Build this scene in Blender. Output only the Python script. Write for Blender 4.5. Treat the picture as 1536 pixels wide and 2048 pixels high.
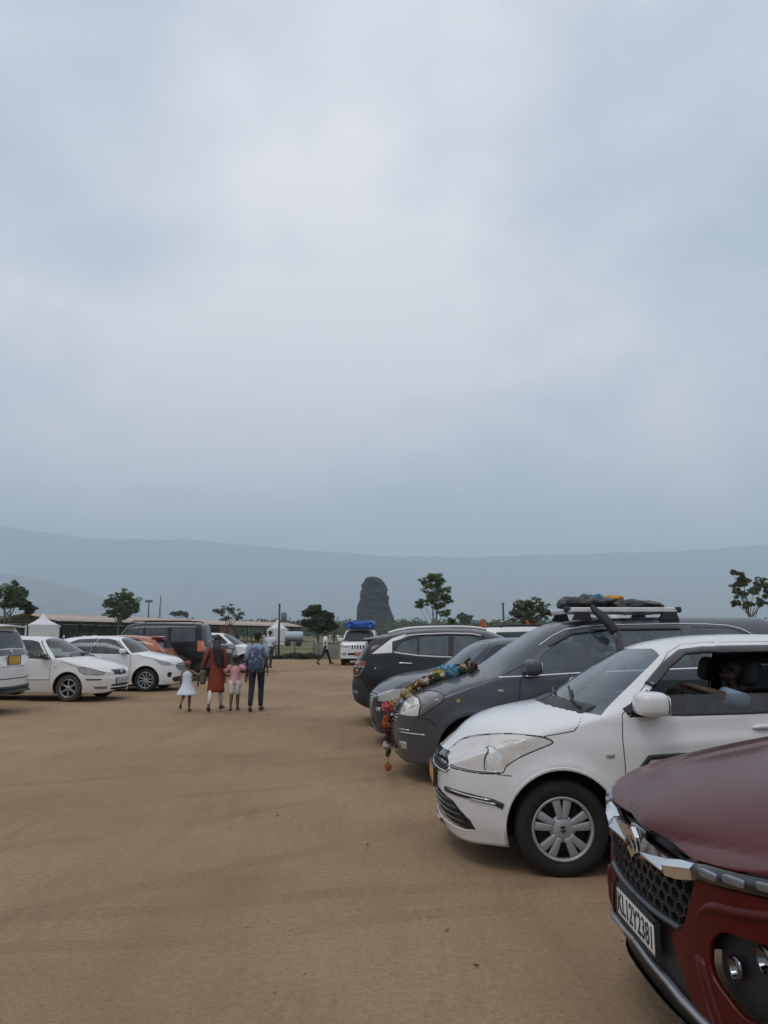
import bpy, bmesh, math, random
import numpy as np
from mathutils import Vector, Matrix, noise as mnoise
from mathutils.bvhtree import BVHTree

# ------------------------------------------------------------------ clear, camera, sky, sun, exposure
for o in list(bpy.data.objects):
    bpy.data.objects.remove(o)
S = bpy.context.scene
C = S.collection
rad = math.radians

cam_d = bpy.data.cameras.new('camera')
cam = bpy.data.objects.new('camera', cam_d)
C.objects.link(cam)
cam.location = (0, 0, 1.55)
cam.rotation_euler = (rad(90) + math.atan(244 / 1538), 0, 0)
cam_d.sensor_fit = 'VERTICAL'
cam_d.sensor_height = 24
cam_d.lens = 24 * 1538 / 2048
cam_d.clip_start = 0.05
cam_d.clip_end = 40000
S.camera = cam

SUN_EL, SUN_AZ = 58, 215          # azimuth clockwise from +Y (the way the camera looks)
world = bpy.data.worlds.new('World')
S.world = world
world.use_nodes = True
wn, wl = world.node_tree.nodes, world.node_tree.links
wn.clear()
w_out = wn.new('ShaderNodeOutputWorld')
w_bg = wn.new('ShaderNodeBackground')
w_sky = wn.new('ShaderNodeTexSky')
w_sky.sky_type = 'NISHITA'
w_sky.sun_disc = False
w_sky.sun_elevation = rad(SUN_EL)
w_sky.sun_rotation = rad(SUN_AZ)
w_sky.air_density = 1.0
w_sky.dust_density = 1.6
w_sky.ozone_density = 1.5
w_tc = wn.new('ShaderNodeTexCoord')
w_sep = wn.new('ShaderNodeSeparateXYZ')
wl.new(w_tc.outputs['Generated'], w_sep.inputs[0])


def wmath(op, a, b=None, c=None):
    n = wn.new('ShaderNodeMath')
    n.operation = op
    for i, v in enumerate((a, b, c)):
        if v is None:
            continue
        if isinstance(v, (int, float)):
            n.inputs[i].default_value = v
        else:
            wl.new(v, n.inputs[i])
    return n.outputs[0]


# a cloud deck: the view direction meets a flat layer overhead, so clouds shrink towards the horizon
w_z = wmath('ADD', wmath('MAXIMUM', w_sep.outputs[2], 0.0), 0.42)
w_cx = wmath('DIVIDE', w_sep.outputs[0], w_z)
w_cy = wmath('DIVIDE', w_sep.outputs[1], w_z)
w_cmb = wn.new('ShaderNodeCombineXYZ')
wl.new(w_cx, w_cmb.inputs[0])
wl.new(w_cy, w_cmb.inputs[1])
w_cmb.inputs[2].default_value = 3.7


def wnoise(scale, detail, rough, dist=0.0, off=0.0):
    m = wn.new('ShaderNodeMapping')
    m.inputs['Location'].default_value = (off, off * 0.7, 0)
    m.inputs['Scale'].default_value = (1.0, 1.15, 1.0)
    wl.new(w_cmb.outputs[0], m.inputs[0])
    n = wn.new('ShaderNodeTexNoise')
    n.inputs['Scale'].default_value = scale
    n.inputs['Detail'].default_value = detail
    n.inputs['Roughness'].default_value = rough
    n.inputs['Distortion'].default_value = dist
    wl.new(m.outputs[0], n.inputs['Vector'])
    return n.outputs[0]


CLOUD_OFF = 2.9
w_n1 = wnoise(1.05, 6.0, 0.48, 0.3, CLOUD_OFF)
w_n2 = wnoise(3.4, 6.0, 0.52, 0.2, 9.1)
w_mixn = wmath('ADD', wmath('MULTIPLY', w_n1, 0.72), wmath('MULTIPLY', w_n2, 0.28))
w_ramp = wn.new('ShaderNodeValToRGB')                       # how much cloud covers the blue
w_ramp.color_ramp.elements[0].position = 0.33
w_ramp.color_ramp.elements[0].color = (0.60, 0.60, 0.60, 1)
w_ramp.color_ramp.elements[1].position = 0.58
w_ramp.color_ramp.elements[1].color = (0.97, 0.97, 0.97, 1)
wl.new(w_mixn, w_ramp.inputs[0])
w_cr = wn.new('ShaderNodeValToRGB')                         # thick cloud is greyer, thin bright
w_cr.color_ramp.elements[0].position = 0.36
w_cr.color_ramp.elements[0].color = (0.56, 0.665, 0.79, 1)
w_cr.color_ramp.elements[1].position = 0.58
w_cr.color_ramp.elements[1].color = (0.955, 0.94, 0.975, 1)
wl.new(w_mixn, w_cr.inputs[0])
w_scl = wn.new('ShaderNodeVectorMath')
w_scl.operation = 'SCALE'
w_scl.inputs["Scale"].default_value = 8.9
wl.new(w_cr.outputs[0], w_scl.inputs[0])
w_mix = wn.new('ShaderNodeMix')
w_mix.data_type = 'RGBA'
wl.new(w_ramp.outputs[0], w_mix.inputs[0])
wl.new(w_sky.outputs[0], w_mix.inputs[6])
wl.new(w_scl.outputs[0], w_mix.inputs[7])
w_bg.inputs[1].default_value = 0.10
wl.new(w_mix.outputs[2], w_bg.inputs[0])
wl.new(w_bg.outputs[0], w_out.inputs[0])

sun_d = bpy.data.lights.new('sun', 'SUN')
sun_d.energy = 0.7
sun_d.angle = rad(22)
sun_d.color = (1.0, 0.95, 0.87)
sun = bpy.data.objects.new('sun', sun_d)
C.objects.link(sun)
sd = Vector((math.sin(rad(SUN_AZ)) * math.cos(rad(SUN_EL)), math.cos(rad(SUN_AZ)) * math.cos(rad(SUN_EL)), math.sin(rad(SUN_EL))))
sun.rotation_euler = (-sd).to_track_quat('-Z', 'Y').to_euler()

vs = S.view_settings
vs.view_transform = 'Standard'
vs.look = 'None'
vs.exposure = 0.32
vs.gamma = 1.0
vs.use_curve_mapping = False
S.render.engine = 'CYCLES'
S.cycles.use_denoising = True
S.cycles.max_bounces = 7
S.cycles.diffuse_bounces = 3
S.cycles.glossy_bounces = 4
S.cycles.transparent_max_bounces = 24
S.cycles.volume_bounces = 2
S.cycles.caustics_reflective = False
S.cycles.caustics_refractive = False
S.cycles.sample_clamp_indirect = 6.0

rng = random.Random(7)
nrng = np.random.default_rng(7)

# ------------------------------------------------------------------ materials
MATS = {}


def _noise(nt, scale, detail=4.0, rough=0.55, coord='Object', vec_scale=None):
    tc = nt.nodes.new('ShaderNodeTexCoord')
    n = nt.nodes.new('ShaderNodeTexNoise')
    n.inputs['Scale'].default_value = scale
    n.inputs['Detail'].default_value = detail
    n.inputs['Roughness'].default_value = rough
    src = tc.outputs[coord]
    if vec_scale:
        m = nt.nodes.new('ShaderNodeMapping')
        m.inputs['Scale'].default_value = vec_scale
        nt.links.new(src, m.inputs[0])
        src = m.outputs[0]
    nt.links.new(src, n.inputs['Vector'])
    return n.outputs[0]


def _ramp(nt, fac, stops):
    r = nt.nodes.new('ShaderNodeValToRGB')
    while len(r.color_ramp.elements) < len(stops):
        r.color_ramp.elements.new(0.5)
    for e, (p, c) in zip(r.color_ramp.elements, stops):
        e.position = p
        e.color = (c, c, c, 1) if isinstance(c, (int, float)) else (*c, 1)
    nt.links.new(fac, r.inputs[0])
    return r.outputs[0]


def _mixc(nt, fac, a, b, mode='MIX'):
    m = nt.nodes.new('ShaderNodeMix')
    m.data_type = 'RGBA'
    m.blend_type = mode
    for sock, v in ((0, fac), (6, a), (7, b)):
        if isinstance(v, (int, float)):
            m.inputs[sock].default_value = v
        elif isinstance(v, (tuple, list)):
            m.inputs[sock].default_value = (*v, 1)
        else:
            nt.links.new(v, m.inputs[sock])
    return m.outputs[2]


def _bump(nt, h, strength, dist=0.01):
    b = nt.nodes.new('ShaderNodeBump')
    b.inputs['Strength'].default_value = strength
    b.inputs['Distance'].default_value = dist
    nt.links.new(h, b.inputs['Height'])
    return b.outputs[0]


def new_mat(name):
    m = bpy.data.materials.new(name)
    m.use_nodes = True
    nt = m.node_tree
    return m, nt, nt.nodes['Principled BSDF']


def mat(name, col, rough=0.6, metal=0.0, coat=0.0, var=0.10, vscale=6.0, bump=0.0, bscale=60.0, spec=0.5, sheen=0.0, trans=0.0):
    if name in MATS:
        return MATS[name]
    m, nt, p = new_mat(name)
    f = _noise(nt, vscale, 5.0)
    lo = tuple(max(0, c * (1 - var)) for c in col)
    hi = tuple(min(1, c * (1 + var)) for c in col)
    nt.links.new(_mixc(nt, f, lo, hi), p.inputs['Base Color'])
    rr = _ramp(nt, _noise(nt, vscale * 2.3, 4.0), [(0.3, max(0, rough - 0.07)), (0.7, min(1, rough + 0.07))])
    nt.links.new(rr, p.inputs['Roughness'])
    p.inputs['Metallic'].default_value = metal
    p.inputs['Coat Weight'].default_value = coat
    p.inputs['Coat Roughness'].default_value = 0.06
    p.inputs['Specular IOR Level'].default_value = spec
    p.inputs['Sheen Weight'].default_value = sheen
    if trans:
        p.inputs['Subsurface Weight'].default_value = 0
    if bump:
        nt.links.new(_bump(nt, _noise(nt, bscale, 5.0), bump), p.inputs['Normal'])
    MATS[name] = m
    return m


def paint(name, col, rough=0.35, metal=0.0, coat=0.8, dust=0.35, dustcol=(0.30, 0.22, 0.15), spec=0.5):
    """Car paint under a film of road dust: dust sits in blotches, more of it on the sills."""
    if name in MATS:
        return MATS[name]
    m, nt, p = new_mat(name)
    tc = nt.nodes.new('ShaderNodeTexCoord')
    sp = nt.nodes.new('ShaderNodeSeparateXYZ')
    nt.links.new(tc.outputs['Object'], sp.inputs[0])
    low = _ramp(nt, sp.outputs[2], [(0.15, 1.0), (0.62, 0.12)])
    bl = _ramp(nt, _noise(nt, 3.2, 7.0, 0.62), [(0.35, 0.25), (0.72, 1.0)])
    fine = _ramp(nt, _noise(nt, 42.0, 4.0, 0.6), [(0.3, 0.55), (0.7, 1.0)])
    mu = nt.nodes.new('ShaderNodeMath'); mu.operation = 'MULTIPLY'
    nt.links.new(low, mu.inputs[0]); nt.links.new(bl, mu.inputs[1])
    mu2 = nt.nodes.new('ShaderNodeMath'); mu2.operation = 'MULTIPLY'
    nt.links.new(mu.outputs[0], mu2.inputs[0]); nt.links.new(fine, mu2.inputs[1])
    mu3 = nt.nodes.new('ShaderNodeMath'); mu3.operation = 'MULTIPLY'
    nt.links.new(mu2.outputs[0], mu3.inputs[0]); mu3.inputs[1].default_value = dust
    base = _mixc(nt, _noise(nt, 1.7, 3.0), tuple(c * 0.95 for c in col), tuple(min(1, c * 1.05) for c in col))
    nt.links.new(_mixc(nt, mu3.outputs[0], base, dustcol), p.inputs['Base Color'])
    rr = _mixc(nt, mu3.outputs[0], (rough,) * 3, (0.8,) * 3)
    nt.links.new(rr, p.inputs['Roughness'])
    p.inputs['Metallic'].default_value = metal
    p.inputs['Specular IOR Level'].default_value = spec
    cw = nt.nodes.new('ShaderNodeMath'); cw.operation = 'MULTIPLY_ADD'
    nt.links.new(mu3.outputs[0], cw.inputs[0]); cw.inputs[1].default_value = -coat; cw.inputs[2].default_value = coat
    nt.links.new(cw.outputs[0], p.inputs['Coat Weight'])
    cr = _ramp(nt, _noise(nt, 9.0, 5.0, 0.6), [(0.3, 0.03), (0.75, 0.11)])
    nt.links.new(cr, p.inputs['Coat Roughness'])
    MATS[name] = m
    return m


def glass(name, tint=(0.45, 0.5, 0.5), film=0.06, filmcol=(0.42, 0.43, 0.42), ior=1.5, rough=0.03):
    """Window glass: see-through with a mirror-like sheen and a thin, blotchy film, for dust and for painted sky sheen."""
    if name in MATS:
        return MATS[name]
    m, nt, p = new_mat(name)
    nt.nodes.remove(p)
    out = nt.nodes['Material Output']
    t = nt.nodes.new('ShaderNodeBsdfTransparent'); t.inputs[0].default_value = (*tint, 1)
    g = nt.nodes.new('ShaderNodeBsdfGlossy'); g.inputs['Roughness'].default_value = rough
    g.inputs[0].default_value = (0.95, 0.97, 1.0, 1)
    fr = nt.nodes.new('ShaderNodeFresnel'); fr.inputs[0].default_value = ior
    d = nt.nodes.new('ShaderNodeBsdfDiffuse'); d.inputs[0].default_value = (*filmcol, 1)
    dm = nt.nodes.new('ShaderNodeMixShader')
    ff = _ramp(nt, _noise(nt, 4.0, 6.0, 0.6), [(0.3, film * 0.5), (0.7, film * 1.4)])
    nt.links.new(ff, dm.inputs[0]); nt.links.new(t.outputs[0], dm.inputs[1]); nt.links.new(d.outputs[0], dm.inputs[2])
    mx = nt.nodes.new('ShaderNodeMixShader')
    nt.links.new(fr.outputs[0], mx.inputs[0]); nt.links.new(dm.outputs[0], mx.inputs[1]); nt.links.new(g.outputs[0], mx.inputs[2])
    nt.links.new(mx.outputs[0], out.inputs[0])
    MATS[name] = m
    return m


def leafmat(name, c1, c2, trans=0.25):
    if name in MATS:
        return MATS[name]
    m, nt, p = new_mat(name)
    ge = nt.nodes.new('ShaderNodeNewGeometry')
    col = _mixc(nt, ge.outputs['Random Per Island'], c1, c2)
    nt.links.new(col, p.inputs['Base Color'])
    p.inputs['Roughness'].default_value = 0.55
    tr = nt.nodes.new('ShaderNodeBsdfTranslucent')
    nt.links.new(col, tr.inputs[0])
    mx = nt.nodes.new('ShaderNodeMixShader'); mx.inputs[0].default_value = trans
    out = nt.nodes['Material Output']
    nt.links.new(p.outputs[0], mx.inputs[1]); nt.links.new(tr.outputs[0], mx.inputs[2]); nt.links.new(mx.outputs[0], out.inputs[0])
    MATS[name] = m
    return m


# ------------------------------------------------------------------ mesh helpers
class MB:
    """Collects shapes and links them as one mesh object."""

    def __init__(s):
        s.v, s.f, s.m, s.sm = [], [], [], []

    def add(s, vs, fs, mi=0, smooth=True):
        b = len(s.v)
        s.v += [tuple(map(float, v)) for v in vs]
        for f in fs:
            s.f.append([b + i for i in f]); s.m.append(mi); s.sm.append(smooth)
        return s

    def box(s, c, d, mi=0, rot=None, bev=0.0):
        """bevelled box, centre c, full sizes d"""
        hx, hy, hz = [k / 2 for k in d]
        b = min(bev, hx * 0.9, hy * 0.9, hz * 0.9)
        if b <= 0:
            vs = [(x, y, z) for x in (-hx, hx) for y in (-hy, hy) for z in (-hz, hz)]
            fs = [(0, 1, 3, 2), (4, 6, 7, 5), (0, 4, 5, 1), (2, 3, 7, 6), (0, 2, 6, 4), (1, 5, 7, 3)]
        else:
            bm = bmesh.new()
            bmesh.ops.create_cube(bm, size=1.0)
            for v in bm.verts:
                v.co = Vector((v.co.x * 2 * hx, v.co.y * 2 * hy, v.co.z * 2 * hz))
            bmesh.ops.bevel(bm, geom=bm.edges[:], offset=b, segments=2, affect='EDGES', profile=0.6)
            bm.verts.index_update()
            vs = [tuple(v.co) for v in bm.verts]
            fs = [[v.index for v in f.verts] for f in bm.faces]
            bm.free()
        if rot is not None:
            vs = [tuple(rot @ Vector(v)) for v in vs]
        s.add([(v[0] + c[0], v[1] + c[1], v[2] + c[2]) for v in vs], fs, mi, bev > 0)
        return s

    def tube(s, pts, radii, seg=8, mi=0, caps=True, up=None):
        """tube along pts; a radius is r or (ra, rb): ra across, rb along the 'up' side"""
        P = [Vector(p) for p in pts]
        n = len(P)
        rings = []
        ref = Vector(up) if up else None
        prev = None
        for i in range(n):
            t = (P[min(i + 1, n - 1)] - P[max(i - 1, 0)])
            t = t.normalized() if t.length > 1e-9 else Vector((0, 0, 1))
            if ref is not None:
                a = t.cross(ref)
                if a.length < 1e-5:
                    a = t.orthogonal()
            elif prev is None:
                a = t.orthogonal()
            else:
                a = prev - t * prev.dot(t)
                if a.length < 1e-6:
                    a = t.orthogonal()
            a.normalize(); prev = a
            b = t.cross(a)
            r = radii[i] if isinstance(radii, (list, tuple)) else radii
            ra, rb = r if isinstance(r, (list, tuple)) else (r, r)
            rings.append([P[i] + a * (ra * math.cos(2 * math.pi * k / seg)) + b * (rb * math.sin(2 * math.pi * k / seg)) for k in range(seg)])
        vs = [v for r in rings for v in r]
        fs = [(i * seg + k, i * seg + (k + 1) % seg, (i + 1) * seg + (k + 1) % seg, (i + 1) * seg + k) for i in range(n - 1) for k in range(seg)]
        if caps:
            fs += [tuple(range(seg - 1, -1, -1)), tuple((n - 1) * seg + k for k in range(seg))]
        return s.add(vs, fs, mi)

    def flat(s):
        s.sm = [False] * len(s.sm)
        return s

    def loft(s, rings, mi=0, closed=True, caps=True):
        n, m = len(rings), len(rings[0])
        vs = [p for r in rings for p in r]
        fs = []
        for i in range(n - 1):
            for k in range(m if closed else m - 1):
                k2 = (k + 1) % m
                fs.append((i * m + k, i * m + k2, (i + 1) * m + k2, (i + 1) * m + k))
        if caps and closed:
            fs += [tuple(range(m - 1, -1, -1)), tuple((n - 1) * m + k for k in range(m))]
        return s.add(vs, fs, mi)

    def lathe(s, prof, axis='y', seg=32, c=(0, 0, 0), mi=0):
        """prof: (r, a) pairs, a along the axis"""
        rings = []
        for r, a in prof:
            ring = []
            for k in range(seg):
                ca, sa = math.cos(2 * math.pi * k / seg) * r, math.sin(2 * math.pi * k / seg) * r
                p = {'y': (ca, a, sa), 'z': (ca, sa, a), 'x': (a, ca, sa)}[axis]
                ring.append((p[0] + c[0], p[1] + c[1], p[2] + c[2]))
            rings.append(ring)
        return s.loft(rings, mi, True, False)

    def sell(s, c, r, e=0.7, mi=0, nu=20, nv=12, rot=None, fn=None):
        """superellipsoid"""
        def pw(a):
            return math.copysign(abs(a) ** e, a)
        vs, fs = [], []
        for j in range(nv + 1):
            ph = -math.pi / 2 + math.pi * j / nv
            for i in range(nu):
                th = 2 * math.pi * i / nu
                v = Vector((r[0] * pw(math.cos(ph)) * pw(math.cos(th)), r[1] * pw(math.cos(ph)) * pw(math.sin(th)), r[2] * pw(math.sin(ph))))
                if fn:
                    v = Vector(fn(v))
                if rot is not None:
                    v = rot @ v
                vs.append((v.x + c[0], v.y + c[1], v.z + c[2]))
        for j in range(nv):
            for i in range(nu):
                i2 = (i + 1) % nu
                fs.append((j * nu + i, j * nu + i2, (j + 1) * nu + i2, (j + 1) * nu + i))
        return s.add(vs, fs, mi)

    def prism(s, poly, axis, a0, a1, mi=0, smooth=False):
        """extrude a 2-D polygon; axis 'y': poly is (x,z); 'x': (y,z); 'z': (x,y)"""
        def P(p, a):
            return {'y': (p[0], a, p[1]), 'x': (a, p[0], p[1]), 'z': (p[0], p[1], a)}[axis]
        n = len(poly)
        vs = [P(p, a0) for p in poly] + [P(p, a1) for p in poly]
        fs = [tuple(range(n)), tuple(range(2 * n - 1, n - 1, -1))] + [(i, n + i, n + (i + 1) % n, (i + 1) % n) for i in range(n)]
        return s.add(vs, fs, mi, smooth)

    def xf(s, M):
        s.v = [tuple(M @ Vector(v)) for v in s.v]
        return s

    def mesh(s, name, mats):
        me = bpy.data.meshes.new(name)
        me.from_pydata(s.v, [], s.f)
        for m in (mats if isinstance(mats, (list, tuple)) else [mats]):
            me.materials.append(m)
        me.polygons.foreach_set('material_index', s.m)
        me.polygons.foreach_set('use_smooth', s.sm)
        bm = bmesh.new(); bm.from_mesh(me)
        bmesh.ops.remove_doubles(bm, verts=bm.verts, dist=1e-6)
        bmesh.ops.recalc_face_normals(bm, faces=bm.faces)
        bm.to_mesh(me); bm.free()
        me.update()
        return me

    def build(s, name, mats, parent=None, loc=None):
        o = bpy.data.objects.new(name, s.mesh(name, mats))
        C.objects.link(o)
        if parent is not None:
            o.parent = parent
        if loc is not None:
            o.location = loc
        return o


def empty(name, loc=(0, 0, 0), rz=0.0):
    o = bpy.data.objects.new(name, None)
    C.objects.link(o)
    o.location = loc
    o.rotation_euler = (0, 0, rz)
    o.empty_display_size = 0.2
    return o


def tag(o, label, cat, group=None):
    o['label'] = label
    o['category'] = cat
    if group:
        o['group'] = group
    return o


def kind(o, k):
    o['kind'] = k
    return o


def pchip(pts):
    """monotone cubic through (x, y) pairs, vectorised"""
    x = np.array([p[0] for p in pts], float); y = np.array([p[1] for p in pts], float)
    h = np.diff(x); d = np.diff(y) / h
    m = np.zeros(len(x))
    if len(x) > 2:
        for i in range(1, len(x) - 1):
            if d[i - 1] * d[i] > 0:
                w1, w2 = 2 * h[i] + h[i - 1], h[i] + 2 * h[i - 1]
                m[i] = (w1 + w2) / (w1 / d[i - 1] + w2 / d[i])
    m[0], m[-1] = d[0], d[-1]

    def f(q):
        q = np.clip(np.asarray(q, float), x[0], x[-1])
        i = np.clip(np.searchsorted(x, q) - 1, 0, len(x) - 2)
        t = (q - x[i]) / h[i]
        return ((1 + 2 * t) * (1 - t) ** 2 * y[i] + t * (1 - t) ** 2 * h[i] * m[i] + t * t * (3 - 2 * t) * y[i + 1] + t * t * (t - 1) * h[i] * m[i + 1])
    return f


def rounded(poly, r=0.03, n=4):
    """round the corners of a polygon"""
    out = []
    N = len(poly)
    for i in range(N):
        p0, p, p1 = Vector(poly[i - 1]).to_2d(), Vector(poly[i]).to_2d(), Vector(poly[(i + 1) % N]).to_2d()
        a, b = p0 - p, p1 - p
        rr = min(r, a.length * 0.45, b.length * 0.45)
        A, B = p + a.normalized() * rr, p + b.normalized() * rr
        for k in range(n + 1):
            t = k / n
            q = A * (1 - t) ** 2 + p * 2 * t * (1 - t) + B * t * t
            out.append((q.x, q.y))
    return out


def dens(pts, step):
    out = []
    for a, b in zip(pts[:-1], pts[1:]):
        n = max(1, int(math.ceil(math.dist(a, b) / step)))
        for k in range(n):
            t = k / n
            out.append(tuple(a[i] + (b[i] - a[i]) * t for i in range(len(a))))
    out.append(tuple(pts[-1]))
    return out


def smooth_pts(pts, n=8):
    """Catmull-Rom through the points"""
    P = [np.array(p, float) for p in pts]
    out = []
    for i in range(len(P) - 1):
        p0, p1, p2, p3 = P[max(i - 1, 0)], P[i], P[i + 1], P[min(i + 2, len(P) - 1)]
        for k in range(n):
            t = k / n
            out.append(tuple(0.5 * ((2 * p1) + (-p0 + p2) * t + (2 * p0 - 5 * p1 + 4 * p2 - p3) * t * t + (-p0 + 3 * p1 - 3 * p2 + p3) * t ** 3)))
    out.append(tuple(P[-1]))
    return out

# ------------------------------------------------------------------ ground
def make_ground():
    def axis(lo, dlo, dhi, hi, st):
        mid = list(np.arange(dlo, dhi, st))
        out, x, s = [], dhi, st
        while x < hi:
            out.append(x); s *= 1.16; x += s
        out.append(hi)
        neg, x, s = [], dlo, st
        while x > lo:
            s *= 1.16; x -= s; neg.append(max(x, lo))
        return np.array(sorted(set(neg)) + mid + out)
    xs = axis(-12500, -13.5, 7.5, 12500, 0.16)
    ys = axis(-12500, 1.2, 24.0, 12500, 0.14)
    X, Y = np.meshgrid(xs, ys)
    near = np.clip((34 - np.hypot(X, Y)) / 14, 0, 1) * np.clip((Y + 4) / 4, 0, 1)
    Z = np.zeros_like(X)
    for k, (fx, fy, ph, am) in enumerate(((0.9, 0.5, 0.3, 0.007), (-0.6, 1.3, 1.1, 0.006), (2.3, 1.1, 2.0, 0.004), (-2.9, 2.0, 0.7, 0.003), (4.7, -3.9, 1.9, 0.002), (6.1, 5.0, 0.2, 0.002))):
        Z += am * np.sin(fx * X + fy * Y + ph + 0.8 * np.sin(0.37 * X - 0.51 * Y + k))
    # wheel ruts worn by cars turning in
    for (x0, a, b, w) in ((-2.2, -0.10, 0.006, 0.13), (-0.75, -0.10, 0.006, 0.13), (-4.6, 0.16, -0.004, 0.15), (-3.1, 0.16, -0.004, 0.15), (0.9, -0.42, 0.012, 0.12), (-6.5, 0.45, -0.010, 0.14)):
        d = (X - (x0 + a * Y + b * Y * Y)) / w
        Z += -0.011 * np.exp(-d * d) + 0.005 * np.exp(-((np.abs(d) - 1.7) / 0.6) ** 2)
    Z = np.minimum(Z, 0.004) * near
    n, m = X.shape
    V = np.stack([X, Y, Z], 2).reshape(-1, 3)
    me = bpy.data.meshes.new('ground')
    i = np.arange(n * m).reshape(n, m)
    F = np.stack([i[:-1, :-1], i[:-1, 1:], i[1:, 1:], i[1:, :-1]], 2).reshape(-1, 4)
    me.from_pydata(V.tolist(), [], F.tolist())
    me.polygons.foreach_set('use_smooth', [True] * len(F))
    mt, nt, p = new_mat('sandy earth and grass')
    big = _noise(nt, 0.22, 6.0, 0.6)
    midn = _noise(nt, 1.4, 7.0, 0.62)
    fine = _noise(nt, 26.0, 6.0, 0.7)
    grit = _noise(nt, 95.0, 5.0, 0.8)
    streak = _noise(nt, 1.0, 6.0, 0.6, vec_scale=(2.6, 0.34, 1))
    c1 = _mixc(nt, _ramp(nt, big, [(0.38, 0.0), (0.62, 1.0)]), (0.240, 0.157, 0.088), (0.385, 0.270, 0.166))
    c2 = _mixc(nt, _ramp(nt, midn, [(0.32, 0.0), (0.68, 0.75)]), c1, (0.320, 0.215, 0.127))
    c3 = _mixc(nt, _ramp(nt, streak, [(0.52, 0.0), (0.74, 0.45)]), c2, (0.215, 0.137, 0.080))
    st2 = nt.nodes.new('ShaderNodeTexCoord')
    mp2 = nt.nodes.new('ShaderNodeMapping'); mp2.inputs['Rotation'].default_value = (0, 0, rad(-38)); mp2.inputs['Scale'].default_value = (7.5, 0.55, 1)
    nt.links.new(st2.outputs['Object'], mp2.inputs[0])
    scr = nt.nodes.new('ShaderNodeTexNoise'); scr.inputs['Scale'].default_value = 1.0; scr.inputs['Detail'].default_value = 8.0; scr.inputs['Roughness'].default_value = 0.68; scr.inputs['Distortion'].default_value = 0.6
    nt.links.new(mp2.outputs[0], scr.inputs['Vector'])
    scuff = _ramp(nt, scr.outputs[0], [(0.52, 0.0), (0.66, 0.42)])
    patch = _ramp(nt, _noise(nt, 0.55, 5.0, 0.6), [(0.42, 0.0), (0.60, 1.0)])
    mu = nt.nodes.new('ShaderNodeMath'); mu.operation = 'MULTIPLY'
    nt.links.new(scuff, mu.inputs[0]); nt.links.new(patch, mu.inputs[1])
    c3 = _mixc(nt, mu.outputs[0], c3, (0.175, 0.118, 0.074))
    # tyre tracks pressed in the dust: a pair of bands, each with a tread of short bars
    tr_sum = None
    wob = _noise(nt, 0.18, 3.0, 0.5)
    for (ang, x0, half, amt) in ((-52, -6.4, 0.095, 1.0), (-52, -5.0, 0.095, 1.0), (-82, -4.9, 0.085, 1.0), (-82, -4.45, 0.085, 0.9), (-66, -9.3, 0.11, 1.0), (-66, -7.9, 0.11, 1.0)):
        t_ = nt.nodes.new('ShaderNodeTexCoord')
        m_ = nt.nodes.new('ShaderNodeMapping'); m_.inputs['Rotation'].default_value = (0, 0, rad(-ang))
        nt.links.new(t_.outputs['Object'], m_.inputs[0])
        s_ = nt.nodes.new('ShaderNodeSeparateXYZ'); nt.links.new(m_.outputs[0], s_.inputs[0])

        def MT(op, a_, b_, c_=None):
            q_ = nt.nodes.new('ShaderNodeMath'); q_.operation = op
            for i_, v_ in enumerate((a_, b_, c_)):
                if v_ is None:
                    continue
                if isinstance(v_, (int, float)):
                    q_.inputs[i_].default_value = v_
                else:
                    nt.links.new(v_, q_.inputs[i_])
            return q_.outputs[0]
        d_ = MT('ABSOLUTE', MT('ADD', MT('MULTIPLY_ADD', wob, 1.6, -0.8), MT('SUBTRACT', s_.outputs[0], x0)), None)
        band = nt.nodes.new('ShaderNodeMapRange'); band.inputs['From Min'].default_value = half * 1.15; band.inputs['From Max'].default_value = half * 0.8
        nt.links.new(d_, band.inputs['Value'])
        rib = MT('MULTIPLY_ADD', MT('SINE', MT('MULTIPLY', d_, 150.0), None), 0.35, 0.5)
        bars = MT('MULTIPLY_ADD', MT('SINE', MT('MULTIPLY', s_.outputs[1], 95.0), None), 0.3, 0.5)
        k_ = MT('MULTIPLY', MT('MULTIPLY', band.outputs[0], MT('MAXIMUM', rib, bars)), amt)
        tr_sum = k_ if tr_sum is None else MT('MAXIMUM', tr_sum, k_)
    worn = _ramp(nt, _noise(nt, 0.7, 6.0, 0.65), [(0.38, 0.0), (0.55, 1.0)])
    tr = MT('MULTIPLY', tr_sum, worn)
    c3 = _mixc(nt, MT('MULTIPLY', tr, 0.32), c3, (0.150, 0.098, 0.058))
    c4 = _mixc(nt, _ramp(nt, fine, [(0.30, 0.55), (0.58, 0.0)]), c3, (0.175, 0.115, 0.07))
    c5 = _mixc(nt, _ramp(nt, grit, [(0.56, 0.0), (0.76, 0.7)]), c4, (0.50, 0.39, 0.28))
    c5 = _mixc(nt, _ramp(nt, grit, [(0.28, 0.75), (0.45, 0.0)]), c5, (0.13, 0.085, 0.052))
    # the lot gives way to dry grass beyond the fence
    tc = nt.nodes.new('ShaderNodeTexCoord')
    sp = nt.nodes.new('ShaderNodeSeparateXYZ')
    nt.links.new(tc.outputs['Object'], sp.inputs[0])
    ad = nt.nodes.new('ShaderNodeMath'); ad.operation = 'MULTIPLY_ADD'
    nt.links.new(_noise(nt, 0.35, 4.0), ad.inputs[0]); ad.inputs[1].default_value = 7.0
    nt.links.new(sp.outputs[1], ad.inputs[2])
    gr = _ramp(nt, ad.outputs[0], [(0.0, 0.0), (1.0, 1.0)])
    mr = nt.nodes.new('ShaderNodeMapRange')
    mr.inputs['From Min'].default_value = 51.5; mr.inputs['From Max'].default_value = 54.5
    nt.links.new(ad.outputs[0], mr.inputs['Value'])
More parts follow.
